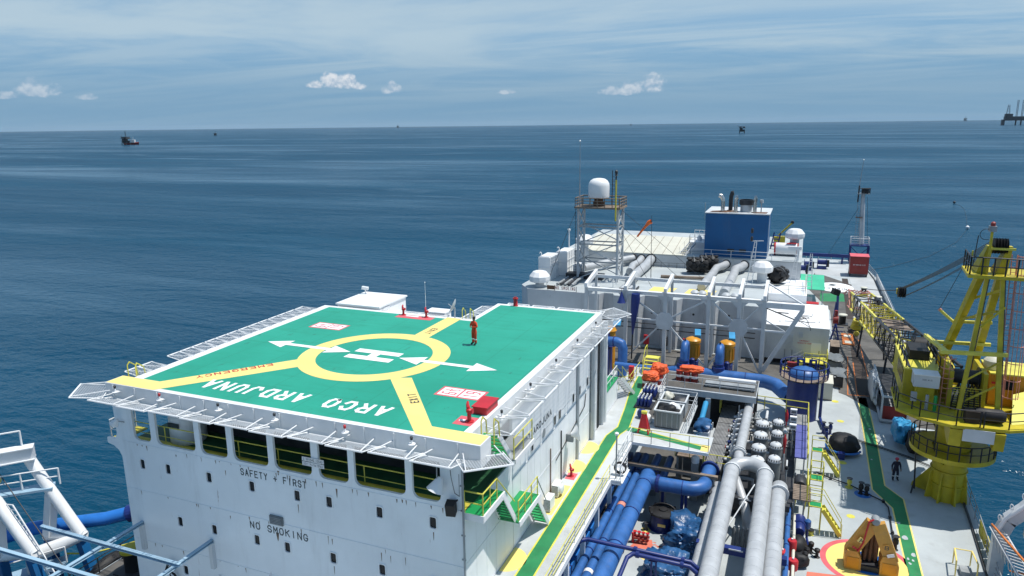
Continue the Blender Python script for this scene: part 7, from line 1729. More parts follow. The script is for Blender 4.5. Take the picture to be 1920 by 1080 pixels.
MB().bx(10.8, 11.6, 51.4, 52.2, 7.0, 7.8).build('motor_box', MATB, cr)
MB().bx(12.8, 15.6, 55.5, 58.5, 6.982, 9.2).build('engine_house', ORMOT, cr)
MB().bx(12.75, 15.65, 55.45, 58.55, 9.202, 9.3).build('engine_roof', YELR, cr)
MB().lathe([(0.55, 0), (0.6, 0.1), (0.6, 0.6), (0.35, 0.85), (0.1, 0.9)], (13.1, 56.6, 9.301), 16).build('air_intake', CREAM, cr)
MB().bx(13.6, 14.2, 55.44, 55.499, 8.2, 8.9).build('engine_window', GLASS, cr)
MB().bx(12.9, 13.6, 55.43, 55.498, 8.55, 8.68).build('red_stripe', RED, cr)
MB().add([(13.5, 52.0, 6.99), (16.3, 53.5, 6.99), (16.2, 57.0, 6.99), (15.0, 55.4, 8.3), (14.0, 54.6, 8.2)], [(0, 1, 4), (1, 2, 3, 4)]).build('counterweight', YELR, cr)
# A-frame legs
FA, FB = (10.5, 52.3, 6.98), (12.75, 52.3, 6.98)
TA, TB = (11.36, 53.5, 16.2), (12.25, 53.5, 16.2)
MB().bar(FA, TA, 0.25, 0.22).build('front_leg', YELC, cr); MB().bar(FB, TB, 0.27, 0.24).build('front_leg', YELC, cr)
MB().bar((10.1, 60.0, 7.0), (11.45, 55.6, 16.2), 0.44, 0.44).build('rear_leg', YELC, cr); MB().bar((12.5, 60.0, 7.0), (12.55, 55.6, 16.2), 0.44, 0.44).build('rear_leg', YELC, cr)
MB().bar((9.1, 52.4, 11.35), (12.85, 52.5, 11.5), 0.26, 0.24).build('cross_beam', YELR, cr)
MB().bar((9.3, 58.0, 10.45), (13.1, 58.0, 10.6), 0.24, 0.22).build('cross_beam', YELR, cr)
MB().bar((9.0, 58.0, 10.9), (9.45, 52.5, 11.35), 0.26, 0.22).build('side_beam', YELR, cr); MB().bar((11.9, 58.0, 10.5), (11.0, 52.5, 11.4), 0.2, 0.2).build('side_beam', YELC, cr)
MB().bar((10.55, 58.0, 12.1), (13.0, 58.0, 12.2), 0.2, 0.2).build('cross_beam', YELR, cr); MB().bar((9.7, 58.4, 12.85), (10.6, 58.0, 12.1), 0.16, 0.16).build('outreach_arm', YELR, cr)
MB().bar((9.7, 58.4, 12.86), (9.85, 58.35, 12.76), 0.18, 0.18).build('arm_tip', PINK, cr)
for z0 in (12.6, 14.0): MB().bar((11.0 + (z0 - 12) * 0.09, 57, z0), (12.4, 54.4, z0 + 1.3), 0.16).build('lacing', YELC, cr)
MB().bar((11.2, 53.2, 13.9), (11.6, 57.2, 12.7), 0.16).build('lacing', YELC, cr)
MB().prism([(10.2, 53.0), (13.6, 52.8), (15.2, 53.4), (15.2, 56.4), (10.4, 56.4)], 16.3, 16.5).build('mast_platform', YELC, cr)
rails(cr, [(10.3, 53.15, 16.5), (11.6, 53.1, 16.5), (13.5, 52.95, 16.5), (15.1, 53.5, 16.5)], 1.15, 0.045, 0.75, BLKY, 1)
rails(cr, [(10.3, 53.15, 16.5), (10.5, 56.3, 16.5)], 1.15, 0.045, 1.0, BLKY, 1)
for x in (11.1, 12.2):
    MB().add([(x - 0.3, 53.9, 16.51), (x + 0.3, 53.9, 16.51), (x + 0.3, 55.6, 16.51), (x - 0.3, 55.6, 16.51), (x + 0.15, 53.9, 18.3), (x + 0.45, 53.9, 18.3), (x + 0.45, 54.4, 18.3), (x + 0.15, 54.4, 18.3)], [(3, 2, 1, 0), (4, 5, 6, 7), (0, 1, 5, 4), (1, 2, 6, 5), (2, 3, 7, 6), (3, 0, 4, 7)]).build('sheave_cheek', YELC, cr)
for k in range(5): MB().lathe([(0.45, -0.07), (0.52, -0.06), (0.42, 0), (0.52, 0.06), (0.45, 0.07)], (11.65 + k * 0.16, 54.1, 18.3), 18, True, 'X').build('sheave', BLACK, cr)
MB().bx(11.3, 12.75, 53.6, 53.7, 18.1, 18.25).build('sheave_bar', YELR, cr)
MB().pipe([(11.3, 53.5, 16.5), (11.3, 53.5, 19.3)], 0.08, 8).build('lamp_pole', YELC, cr)
lm = MB().bx(11.1, 11.5, 53.3, 53.7, 19.3, 19.65).build('lamp_box', GREYS, cr); MB().lathe([(0.14, 0), (0.14, 0.2), (0.05, 0.28)], (11.3, 53.5, 19.651), 10).build('beacon', DRED, lm)
MB().pipe(arc((11.0, 53.5, 19.1), 0.35, 0.8, 5.2, 10, (1, 0, 0), (0, 0, 1)), 0.02, 5).build('lamp_cable', DARK, cr)
MB().pipe([(10.5, 53.6, 17.0), (10.6, 53.6, 19.0)], 0.03, 6).build('aerial', DARK, cr); MB().pipe([(10.4, 53.6, 16.5), (10.4, 53.6, 18.0)], 0.05, 6).build('pole', OCHRE, cr)
# hoses, conduits, bolts and kick plates of the crane
for k in range(6):
    MB().pipe([(10.3 + 0.35 * k, 53.6, 7.0), (10.4 + 0.3 * k, 53.7, 7.9 + 0.12 * k), (10.8 + 0.2 * k, 54.6, 8.6), (11.2 + 0.1 * k, 56.0, 7.3)], 0.045, 6).build('hydraulic_hose', BLACK, cr)
for (a_, b_) in ((FA, TA), (FB, TB)): MB().pipe([Vector(a_) + Vector((0.2, -0.12, 0)), Vector(b_) + Vector((0.12, -0.12, 0))], 0.03, 5).build('conduit', DARK, cr)
for k in range(16):
    a = 2 * math.pi * k / 16
    MB().bx(PX + 1.3 * math.cos(a) - 0.05, PX + 1.3 * math.cos(a) + 0.05, PY + 1.3 * math.sin(a) - 0.05, PY + 1.3 * math.sin(a) + 0.05, 6.1, 6.29).build('flange_bolt', RUST, cr)
for k in range(5): MB().lathe([(1.17, 0), (1.17, 0.05)], (PX, PY, 1.2 + k * 1.05), 28, False).build('weld_band', YELC, cr)
for k in range(11):
    MB().bar((9.65, 53.3, 3.95 + k * 0.26), (9.65, 53.65, 3.95 + k * 0.26), 0.03).build('rung', DARK, cr)
for y in (53.3, 53.65): MB().bar((9.65, y, 3.9), (9.65, y, 6.8), 0.05).build('ladder_stile', DARK, cr)
for z0 in (8.0, 9.6, 13.2): MB().bar((10.6 + (z0 - 7) * 0.09, 52.5, z0), (12.7 - (z0 - 7) * 0.05, 52.6, z0 + 1.4), 0.1).build('lacing', YELC, cr)
# caged ladder, faded red
cg = thing('caged_ladder', 'faded red caged ladder on the right side of the crane mast', 'ladder', (13.2, 54, 7))
for k in range(7):
    MB().pipe([(12.9 + 0.45 + 0.45 * math.cos(k * math.pi / 6), 53.6 - 0.45 * math.sin(k * math.pi / 6) + 0.2, 17.8), (13.2 + 0.45 + 0.45 * math.cos(k * math.pi / 6), 53.6 - 0.45 * math.sin(k * math.pi / 6) + 0.2, 8.2)], 0.022, 5).build('cage_bar', PINK, cg)
for k in range(9):
    z = 8.3 + k * 1.18; ox = 13.65 - (z - 8.3) * 0.031
    MB().pipe(arc((ox, 53.8, z), 0.45, 0, -math.pi, 10, (1, 0, 0), (0, 1, 0)), 0.03, 5).build('cage_hoop', PINK, cg)
for k in range(30):
    z = 7.2 + k * 0.35; ox = 12.95 - (z - 8.3) * 0.031
    MB().bar((ox, 53.9, z), (ox + 0.3, 53.9, z), 0.03).build('rung', PINK, cg)
for s in (0, 0.32): MB().bar((13.0 + s, 53.92, 7.0), (12.65 + s, 53.92, 17.8), 0.05).build('stile', PINK, cg)
c2_ = thing('short_caged_ladder', 'faded orange caged ladder beside the crane cab', 'ladder', (9.9, 54.5, 7))
for s in (0, 0.35): MB().bar((9.75 + s, 54.2, 7.0), (9.75 + s, 54.2, 10.6), 0.06).build('stile', PINK, c2_)
for k in range(10): MB().bar((9.75, 54.2, 7.2 + k * 0.35), (10.1, 54.2, 7.2 + k * 0.35), 0.03).build('rung', PINK, c2_)
for k in range(4): MB().pipe(arc((9.95, 54.15, 8.4 + k * 0.7), 0.42, 0, -math.pi, 10, (1, 0, 0), (0, 1, 0)), 0.03, 5).build('cage_hoop', PINK, c2_)
# lattice boom laid along the deck
bo = thing('crane_boom', 'lattice crane boom in yellow and black sections resting along the right deck edge', 'boom', (10.5, 62, 6.5))
B0, B1 = Vector((11.0, 62.5, 6.1)), Vector((7.1, 97.0, 4.6))
NB = 16
def bsec(q):
    c = B0.lerp(B1, q); w = 1.42 - 0.35 * q; h = 1.3 - 0.3 * q
    return [c + Vector((sx * w, 0, sz * h)) for sx, sz in ((-1, -1), (1, -1), (1, 1), (-1, 1))]
def bmat(q): return YELC if (0.12 < q < 0.27 or 0.5 < q < 0.72 or q > 0.9) else BLKY
for k in range(NB):
    q0, q1 = k / NB, (k + 1) / NB
    A, B = bsec(q0), bsec(q1); m = bmat((q0 + q1) / 2)
    if k == NB - 1: m = PINK
    for i in range(4): MB().bar(A[i], B[i], 0.2 if m is not PINK else 0.12).build('chord', YELR if (m is YELC) else m, bo)
    for i in range(4):
        j = (i + 1) % 4
        MB().bar(A[i], A[j], 0.09).build('batten', m, bo)
        MB().bar(A[i] if k % 2 else A[j], B[j] if k % 2 else B[i], 0.08).build('lacing', m, bo)
        if i in (1, 3): MB().bar(A[j] if k % 2 else A[i], B[i] if k % 2 else B[j], 0.07).build('lacing', m, bo)
for q in (0.12, 0.36, 0.42):
    A, B = bsec(q), bsec(q + 0.09)
    MB().add([A[2] - Vector((0.3, 0, 0.02)), A[3] + Vector((0.3, 0, -0.02)), B[3] + Vector((0.3, 0, -0.02)), B[2] - Vector((0.3, 0, 0.02))], [(0, 1, 2, 3)]).build('walk_plate', WOOD, bo)
MB().lathe([(0.8, -0.9), (0.85, 0), (0.8, 0.9)], (10.3, 66.5, 7.6), 18, True, 'X').build('cable_drum', BLACK, bo)
MB().bx(8.6, 11.6, 59.0, 63.4, 7.0, 7.4).build('boom_foot', YELR, bo); MB().bx(8.9, 9.4, 59.2, 63.2, 7.401, 8.2).build('boom_foot', YELC, bo); MB().bx(10.9, 11.4, 59.2, 63.2, 7.401, 8.2).build('boom_foot', YELC, bo)
ex_ = bsec(1.0)
for i in range(7):
    p = ex_[3].lerp(ex_[2], i / 6); MB().bar(p, p + Vector((-0.5, 1.4, -0.9)), 0.09).build('tip_bar', CLEAN if i % 2 else PINK, bo)
for q in (0.35, 0.7):
    c = B0.lerp(B1, q)
    t = thing('boom_rest', 'dark steel rest carrying the crane boom, the %s one' % ('nearer' if q < 0.5 else 'farther'), 'stand', (c.x, c.y, 0), 'boom rests')
    for s in (-1.1, 1.1): MB().bar((c.x + s * 1.25, c.y, 0), (c.x + s, c.y, c.z - 1.2), 0.18).build('leg', BLKY, t)
    MB().bx(c.x - 1.5, c.x + 1.5, c.y - 0.12, c.y + 0.12, c.z - 1.32, c.z - 1.21 if False else c.z - 1.31).build('bearer', BLKY, t)
# hook block and ropes
hk = thing('pendant_block', 'black rope block hung between the crane mast and the boom tip', 'block', (10.6, 86.5, 7.9))
for k in range(3): MB().lathe([(0.55, -0.12), (0.62, -0.1), (0.5, 0), (0.62, 0.1), (0.55, 0.12)], (10.4 + k * 0.26, 86.5, 7.95), 16, True, 'X').build('sheave', BLACK, hk)
MB().bx(10.2, 11.1, 86.9, 87.3, 7.6, 8.2).build('frame', YELC, hk); MB().bar((10.65, 87.3, 7.9), (10.5, 88.6, 7.7), 0.25).build('shackle', OCHRE, hk)
for i in range(7):
    wire((11.65 + (i % 5) * 0.16, 54.1, 18.75 - 0.12 * (i // 5) * 5), (10.4 + i * 0.1, 86.3, 8.4 - (0.8 if i > 4 else 0)), 'black luffing rope from the crane mast head to the rope block', 0.028, 0.2, grp='luffing ropes of the crane')
wire((10.6, 88.5, 7.75), (8.3, 100, 5.2), 'black pendant rope from the rope block to the boom tip', 0.045, 0.1)
wire((10.4, 56, 16.4), (9.75, 58.4, 12.9), 'thin black wire from the mast platform to the yellow outreach arm', 0.02)

# ================================================================== other things on the far right deck
t = thing('shipping_box', 'dark red steel box container at the far end of the deck', 'container', (9.7, 135.5, 0))
MB().bx(8.2, 11.1, 134.2, 137.2, 0.5, 3.5).build('box_body', DRED, t)
MB().bx(8.15, 11.15, 134.15, 137.25, 3.502, 3.58).build('box_roof', REDL, t)
for x in (8.3, 10.9):
    for y in (134.4, 137.0): MB().bx(x - 0.12, x + 0.12, y - 0.12, y + 0.12, 0, 0.499).build('foot', DARK, t)
for k in range(2): MB().bx(8.25 + k * 1.42, 9.62 + k * 1.42, 134.16, 134.199, 0.6, 3.4).build('door_leaf', DRED, t)
text('NO SMOKING SITE', 0.2, 1.9, TM((9.65, 134.15, 2.1), (1, 0, 0), (0, 0, 1)), LINE, t)
t = thing('green_shelter', 'open shelter with bright mint green roof beside the dark deck', 'shelter', (2.1, 114, 0))
mb = MB(); mb.add([(0.4, 110.3, 2.35), (3.75, 110.3, 2.35), (3.75, 118.2, 3.0), (0.4, 118.2, 3.0), (0.4, 110.3, 2.43), (3.75, 110.3, 2.43), (3.75, 118.2, 3.08), (0.4, 118.2, 3.08)], [(3, 2, 1, 0), (4, 5, 6, 7), (0, 1, 5, 4), (1, 2, 6, 5), (2, 3, 7, 6), (3, 0, 4, 7)]); mb.build('roof_sheet', GREENR, t)
for x in (0.6, 3.55):
    for y, z in ((110.6, 2.36), (117.8, 2.95)): MB().bx(x - 0.06, x + 0.06, y - 0.06, y + 0.06, 0, z).build('post', GREYL, t)
MB().bx(1.3, 2.2, 111.5, 113, 0, 1.0).build('bench_box', CLEAN, t)
t = thing('red_bin', 'dark red bin in front of the green shelter', 'bin', (2.2, 108, 0)); MB().bx(1.2, 3.0, 107.4, 108.6, 0.05, 0.9).build('bin_body', DRED, t); MB().bx(1.15, 3.05, 107.35, 108.65, 0.902, 0.98).build('bin_lid', RED, t)
t = thing('blue_box', 'pale blue box left of the red bin', 'box', (0.8, 107.5, 0)); MB().bx(0.2, 1.1, 106.2, 108.5, 0.0, 2.0).build('box_body', SKYB, t); MB().bx(0.15, 1.12, 106.15, 108.55, 2.002, 2.06).build('box_lid', SKYB, t)
def bollard(x, y, label, s=1.0):
    t = thing('mooring_bollard', label, 'bollard', (x, y, 0), 'black bollards with pale tops')
    MB().bx(x - 0.7 * s, x + 0.7 * s, y - 0.7 * s, y + 0.7 * s, 0.0, 0.1).build('bed_plate', DARK, t)
    MB().lathe([(0.42 * s, 0.101), (0.42 * s, 1.1 * s), (0.5 * s, 1.2 * s)], (x, y, 0), 18).build('bollard_post', BLACK, t)
    MB().lathe([(0.55 * s, 1.2 * s + 0.001), (0.55 * s, 1.34 * s), (0.5 * s, 1.38 * s)], (x, y, 0), 18).build('bollard_cap', CREAM, t)
    return t
bollard(5.9, 101.0, 'black bollard with cream top on the dark deck, left one of the pair'); bollard(7.6, 100.0, 'black bollard with cream top and coiled rope, right one of the pair')
bollard(9.6, 120.0, 'dark bollard near the white deck edge beyond the boom tip', 0.9); bollard(11.0, 113.5, 'dark bollard beside the rail beyond the boom tip', 1.0)
t = thing('rope_coil', 'yellow and black rope heaped round the right bollard', 'rope', (7.6, 97.5, 0))
for k in range(6): MB().pipe(arc((7.55, 98.2 - 0.1 * k, 0.5 + 0.22 * k), 0.75 - 0.04 * k, 0, 2 * math.pi, 16, (1, 0.1 * k, 0), (0, 1, 0.2)), 0.12, 6).build('rope_turn', OCHRE if k % 2 else YELC, t)
MB().lathe([(0.3, -0.1), (0.34, 0), (0.3, 0.1)], (7.3, 95.6, 0.35), 14, True, 'Y').build('hook_ring', OCHRE, t)
t = thing('orange_hatch', 'orange framed hatch lying on the dark mat', 'hatch', (6.25, 93, 0))
MB().bx(5.6, 6.9, 91.2, 96.0, 0.03, 0.14).build('hatch_frame', ORNG, t); MB().bx(5.85, 6.65, 91.5, 92.5, 0.141, 0.2).build('pale_pad', CREAM, t); MB().bx(5.85, 6.65, 94.2, 95.2, 0.141, 0.2).build('pale_pad', CREAM, t)
t = thing('blue_pipe_stand', 'dark blue stand with black lamp beside the dark deck', 'stand', (5.4, 104, 0))
MB().pipe([(5.3, 103, 0), (5.2, 103.5, 3.5)], 0.16, 8).build('upright', BLUED, t); MB().pipe([(4.9, 103, 0), (5.1, 103.4, 2.4)], 0.12, 8).build('prop', BLUED, t); MB().box((4.9, 103.4, 3.8), (0.9, 0.8, 0.8), 0.4, 0.3).build('lamp', BLACK, t)
t = thing('red_winch', 'small red winch on a blue ladder stand by the generator room', 'winch', (4.8, 93, 0))
for x in (4.2, 5.2): MB().bar((x, 92.0, 0), (4.7, 92.6, 2.2), 0.14).build('leg', BLUED, t)
for k in range(4): MB().bar((4.3, 92.1, 0.4 + 0.5 * k), (5.6, 92.1, 0.4 + 0.5 * k), 0.08).build('rung', BLUED, t)
MB().lathe([(0.5, -0.3), (0.5, 0.3)], (4.7, 93.6, 2.4), 12, True, 'X').build('winch_drum', DRED, t); MB().pipe([(4.7, 93.6, 2.5), (4.7, 93.6, 3.6)], 0.2, 8).build('motor', DRED, t)
# cluttered far end: dark blue machinery and cross beam
for i, (x, y, w, h) in enumerate(((1.5, 138, 1.3, 1.5), (3.9, 140, 1.6, 1.6), (0.6, 131, 1.2, 2.2))):
    t = thing('mooring_winch', 'dark blue mooring winch at the far end, %s' % ['left of the cross beam', 'middle of the three', 'closest to the mint roof'][i], 'winch', (x, y, 0), 'dark blue winches at the far end')
    MB().bx(x - w / 2, x + w / 2, y - 0.8, y + 0.8, 0, 0.4).build('bed', BLUED, t)
    MB().lathe([(0.8, -w / 2), (0.8, -w / 2 + 0.1), (0.45, -w / 2 + 0.11), (0.45, w / 2 - 0.11), (0.8, w / 2 - 0.1), (0.8, w / 2)], (x, y, h * 0.75), 16, True, 'X').build('winch_drum', BLUED, t)
    MB().bx(x + w / 2 + 0.01, x + w / 2 + 0.4, y - 0.4, y + 0.4, 0.401, h).build('gear_case', DARK, t)
t = thing('cross_beam', 'long dark blue beam across the far end of the deck', 'beam', (4.5, 146, 0))
MB().bx(-4, 8.6, 145.8, 146.3, 1.2, 1.8).build('beam', BLUED, t)
for x in (-3, 2, 7.5): MB().bx(x - 0.15, x + 0.15, 145.9, 146.2, 0, 1.199).build('leg', BLUED, t)
railing([(-10, 149.5, 0), (8, 150, 0)], 'pale railing across the far end of the ship', mat=CREAM, step=2.2, r=0.04)
# stern mast
ms = thing('stern_mast', 'pale grey mast with ladder, lamp box and railed base at the far end', 'mast', (10.3, 152, 0))
MB().pipe([(10.6, 148.2, 3.6), (10.2, 148.2, 13.0)], [0.5, 0.32], 12).build('mast_tube', GREYL, ms)
MB().bx(8.7, 12.0, 146.9, 149.4, 3.3, 3.5).build('base_platform', BLUED, ms)
for x in (8.8, 11.9):
    for y in (147.0, 149.3): MB().bx(x - 0.12, x + 0.12, y - 0.12, y + 0.12, 0, 3.299).build('base_leg', BLUED, ms)
for s in (-1, 1): MB().bar((8.8, 147.0, 0.2 if s < 0 else 3.2), (11.9, 147.0, 3.2 if s < 0 else 0.2), 0.12).build('base_brace', BLUED, ms)
rails(ms, [(8.8, 147.0, 3.5), (11.9, 147.0, 3.5), (11.9, 149.3, 3.5), (8.8, 149.3, 3.5)], 1.3, 0.06, 1.5, GREYW, 2, closed=True)
for s in (0, 0.5): MB().bar((9.4 + s, 147.9, 3.5), (9.35 + s, 147.9, 13.0), 0.07).build('ladder_stile', GREYS, ms)
for k in range(22): MB().bar((9.38, 147.9, 3.7 + k * 0.42), (9.9, 147.9, 3.7 + k * 0.42), 0.05).build('rung', GREYS, ms)
MB().bx(9.2, 10.4, 147.5, 148.5, 8.6, 8.7).build('mid_platform', RUST, ms); MB().bx(9.2, 11.2, 147.3, 148.9, 13.0, 13.12).build('top_platform', GREYS, ms)
rails(ms, [(9.3, 147.4, 13.1), (11.2, 147.4, 13.1), (11.2, 148.8, 13.1)], 1.0, 0.06, 0.9, DARK, 1); MB().box((10.4, 147.9, 13.6), (1.2, 0.9, 0.8)).build('lamp_box', BLACK, ms)
MB().pipe([(9.3, 147.6, 11.5), (9.35, 147.6, 14.6)], 0.13, 8).build('aerial_sleeve', DARK, ms); MB().pipe([(9.35, 147.6, 14.6), (9.65, 147.6, 19.2)], [0.07, 0.04], 6).build('aerial', GREYS, ms); MB().lathe([(0.05, 0), (0.12, 0.1), (0.03, 0.2)], (9.65, 147.6, 19.2), 8).build('aerial_tip', CLEAN, ms)
wire((9.6, 147.8, 10.5), (5.0, 146.0, 1.8), 'stay wire from the stern mast down to the left', 0.03); wire((10.9, 148.5, 12.5), (11.6, 148.8, 4.6), 'stay wire down the right side of the stern mast', 0.03)

# open red sided container / workshop beneath the crane platform
cw = thing('open_container', 'white framed open container with red brown interior beside the crane', 'container', (8.7, 71, 0))
MB().bx(7.7, 9.9, 67.4, 76.5, 0.05, 0.2).build('floor', GREYS, cw)
for x in (7.7, 9.78):
    for y in (67.4, 76.4): MB().bx(x, x + 0.14, y, y + 0.14, 0.201, 2.4).build('corner_post', GREYW, cw)
for z in (0.201, 2.401): 
    MB().bx(7.7, 9.92, 67.38, 67.56, z, z + 0.14).build('end_rail', GREYW, cw); MB().bx(7.68, 7.84, 67.57, 76.5, z, z + 0.14).build('side_rail', GREYW, cw)
MB().bx(7.9, 9.7, 67.7, 67.78, 0.21, 1.5).build('red_panel', DRED, cw); MB().bx(9.85, 9.92, 67.6, 76.4, 0.21, 2.4).build('back_panel', DRED, cw)
MB().bx(7.9, 9.7, 69, 76.4, 2.3, 2.38).build('roof_net', DARK, cw)
tag(blob((7.55, 73.4, 1.2), (0.3, 2.4, 1.4), 111, 4, 0.4, True, 0.4).build('plastic_sheet', GREYL, None, (7.55, 73.4, 0)), 'crumpled clear plastic sheet hung along the open container', 'sheet')
t = tag(blob((9.1, 63.6, 0.9), (0.7, 1.3, 0.9), 115, 4, 0.5, True, 0.5).build('blue_machine_cover', SKYB, None, (9.1, 63.6, 0)), 'bright blue cover over machinery under the crane deck', 'tarpaulin')
t = tag(blob((10.0, 61.6, 0.9), (0.9, 1.2, 0.9), 118, 4, 0.35, True, 0.4).build('black_machine_cover', BLACK, None, (10.0, 61.6, 0)), 'black covered machinery behind the crane pedestal', 'cover')

# ================================================================== lifeboat and boarding ladder, bottom right corner
lb = thing('lifeboat', 'faded pink lifeboat hull with grey canopy edge at the bottom right corner', 'lifeboat', (15.0, 44, 1))
def hull_ring(s, w, h, zc, n=14):
    return [(14.9 + w * math.cos(math.pi + 2 * math.pi * i / n) * 1.0, s, zc + h * math.sin(math.pi + 2 * math.pi * i / n)) for i in range(n)]
secs = [(36.0, 0.4, 0.6), (37.5, 1.3, 1.1), (39.5, 1.8, 1.35), (42.0, 2.0, 1.45), (44.5, 1.8, 1.35), (46.0, 1.3, 1.1), (47.0, 0.5, 0.7)]
mb = MB(); n = 16; vs = []
for y, w, h in secs:
    for i in range(n):
        a = 2 * math.pi * i / n; vs.append((14.9 + w * math.cos(a), y, 3.0 + h * math.sin(a)))
mb.add(vs, [(k * n + i, k * n + (i + 1) % n, (k + 1) * n + (i + 1) % n, (k + 1) * n + i) for k in range(len(secs) - 1) for i in range(n)] + [tuple(range(n))[::-1], tuple((len(secs) - 1) * n + i for i in range(n))], True)
mb.build('hull', PEACH, lb)
MB().pipe([(13.3, 38, 3.25), (12.95, 40, 3.3), (12.85, 42, 3.3), (13.0, 44.5, 3.3), (13.6, 46.4, 3.3)], 0.12, 8).build('rubbing_strake', CREAM, lb)
MB().lathe([(0.9, -2.2), (1.25, -1.2), (1.3, 0.5), (1.0, 1.8)], (14.9, 42.0, 4.2), 16, True, 'Y').build('canopy', PEACH, lb)
dv = thing('lifeboat_davit', 'grey white curved davit cradle with small loops beside the lifeboat', 'davit', (12.9, 43, 0))
mb = MB(); arm = [(12.0, 45.2, 0.0), (12.0, 45.2, 2.8), (12.3, 45.2, 3.7), (13.0, 45.2, 4.5), (14.2, 45.2, 6.2), (15.2, 45.2, 7.8)]
for a, b in zip(arm[:-1], arm[1:]): mb.bar(a, b, 0.7, 0.55, (0, 1, 0))
mb.build('davit_arm', GREYW, dv)
MB().pipe([(x - 0.25, y - 0.3, z + 0.2) for x, y, z in arm[1:]], 0.12, 8).build('edge_tube', CLEAN, dv)
for k in range(6):
    q = 0.3 + k * 0.8; p = Vector((11.75 + q * 0.62, 44.9, 3.4 + q * 0.95))
    MB().pipe(arc((p.x - 0.15, p.y, p.z + 0.25), 0.17, 0, 2 * math.pi, 10, (0.5, 0, -0.3), (0, 0, 1)), 0.03, 5).build('loop', CLEAN, dv)
MB().bar((12.3, 44.6, 1.6), (13.3, 44.4, 1.9), 0.3).build('cradle_arm', BLUES, dv)
ldr = thing('boarding_ladder', 'white caged boarding ladder with orange rail beside the lifeboat', 'ladder', (12.2, 44, 0))
a, b = Vector((11.35, 44.8, 3.3)), Vector((12.1, 40.0, 2.6))
for s in (0, 0.75):
    o = Vector((s, 0, -s * 0.2)); MB().bar(a + o, b + o, 0.07).build('stile', GREYW, ldr)
for k in range(18): p = a.lerp(b, k / 17); MB().bar(p, p + Vector((0.75, 0, -0.15)), 0.05).build('rung', GREYW, ldr)
for k in range(12): p = a.lerp(b, k / 11) + Vector((0.1, 0, 0)); MB().bar(p, p + Vector((0.2, 0.1, -1.0)), 0.04).build('cage_bar', GREYL, ldr)
MB().bar(a + Vector((0.1, 0.1, 0.15)), b + Vector((0.35, 0, 0.9)), 0.09).build('orange_rail', ORNG, ldr)
MB().pipe([(12.0, 42.6, 2.0), (12.9, 42.3, 2.1), (13.0, 41.0, 2.0), (12.3, 40.8, 1.8)], 0.05, 6).build('orange_hoop', ORNG, ldr)

# ================================================================== bottom left: blue beams, bollard, hose gantry
for i, (a, b, lab) in enumerate((((-32.75, 25.39, 5.0), (-32.75, 10.0, 5.0), 'pale blue steel beam reaching out from the left end of the front wall'), ((-27.75, 25.39, 5.0), (-27.75, 10.0, 5.0), 'pale blue steel beam reaching out from the front wall near the second row windows'), ((-37.4, 22.86, 5.16), (-27.4, 22.95, 5.16), 'pale blue cross beam lying on the two wall beams, farther one'), ((-41.0, 20.5, 5.16), (-26.0, 20.75, 5.16), 'pale blue cross beam at the bottom edge, nearer one'))):
    t = thing('steel_beam', lab, 'beam', a, 'pale blue beams in front of the wall')
    a, b = Vector(a), Vector(b); d = (b - a).normalized(); sd = Vector((-d.y, d.x, 0))
    for z in (-0.075, 0.06): MB().bar(a + Vector((0, 0, z)), b + Vector((0, 0, z)), 0.2, 0.03).build('flange', BLUES, t)
    MB().bar(a + Vector((0, 0, -0.0075)), b + Vector((0, 0, -0.0075)), 0.04, 0.104).build('web', BLUES, t)
    if i < 2: MB().bx(a.x - 0.12, a.x + 0.12, 25.2, 25.395, 3.4, 4.9).build('wall_post', GREYW, t)
t = bollard(-36.3, 27.1, 'tall black bollard with yellow green top on the left deck by the wall corner', 1.15)
for c in t.children:
    if c.name.startswith('bollard_cap'): c.data.materials.clear(); c.data.materials.append(YELC)
MB().prism(rect(-38.1, -33.7, 14, 29.4), 0.001, 0.006).build('worn_deck', DECKD, main_deck)
railing([(-38.0, 15, 0), (-38.0, 29.3, 0)], 'dark railing along the left deck edge in front of the block', mat=DARK, mid=2, step=1.6, r=0.035)
railing([(-34.3, 29.35, 0), (-38.0, 29.35, 0)], 'yellow and dark railing across the left deck beside the bollard', mat=YELR, mid=2, step=1.2, r=0.03)
t = thing('yellow_rope', 'yellow rope lying slack across the left deck rail', 'rope', (-37, 27, 1))
MB().pipe([(-35.2, 29.3, 1.6), (-36.8, 28.9, 1.1), (-38.6, 28.2, 0.5), (-39.8, 27.0, 0.4), (-41.0, 26.2, 0.6)], 0.06, 6).build('rope', YELR, t)
tag(blob((-38.9, 27.6, -1.2), (0.8, 1.8, 1.4), 131, 3, 0.1, False).build('yokohama_fender', BLACK, None, (-38.9, 27.6, -2)), 'large black fender hanging outside the left deck rail', 'fender')
t = thing('cable_tangle', 'tangle of black cable at the foot of the front wall', 'cable', (-33.0, 25.0, 1.5))
random.seed(9)
for k in range(5):
    MB().pipe([(-30.2 + random.uniform(-0.4, 0.4), 25.2, 3.9 - 0.25 * q + random.uniform(-0.1, 0.1)) if False else (-30.6 + random.uniform(-0.5, 0.5), 25.15 + random.uniform(-0.1, 0.1), 3.2 - 0.28 * q) for q in range(6)], 0.03, 5).build('cable', BLACK, t)
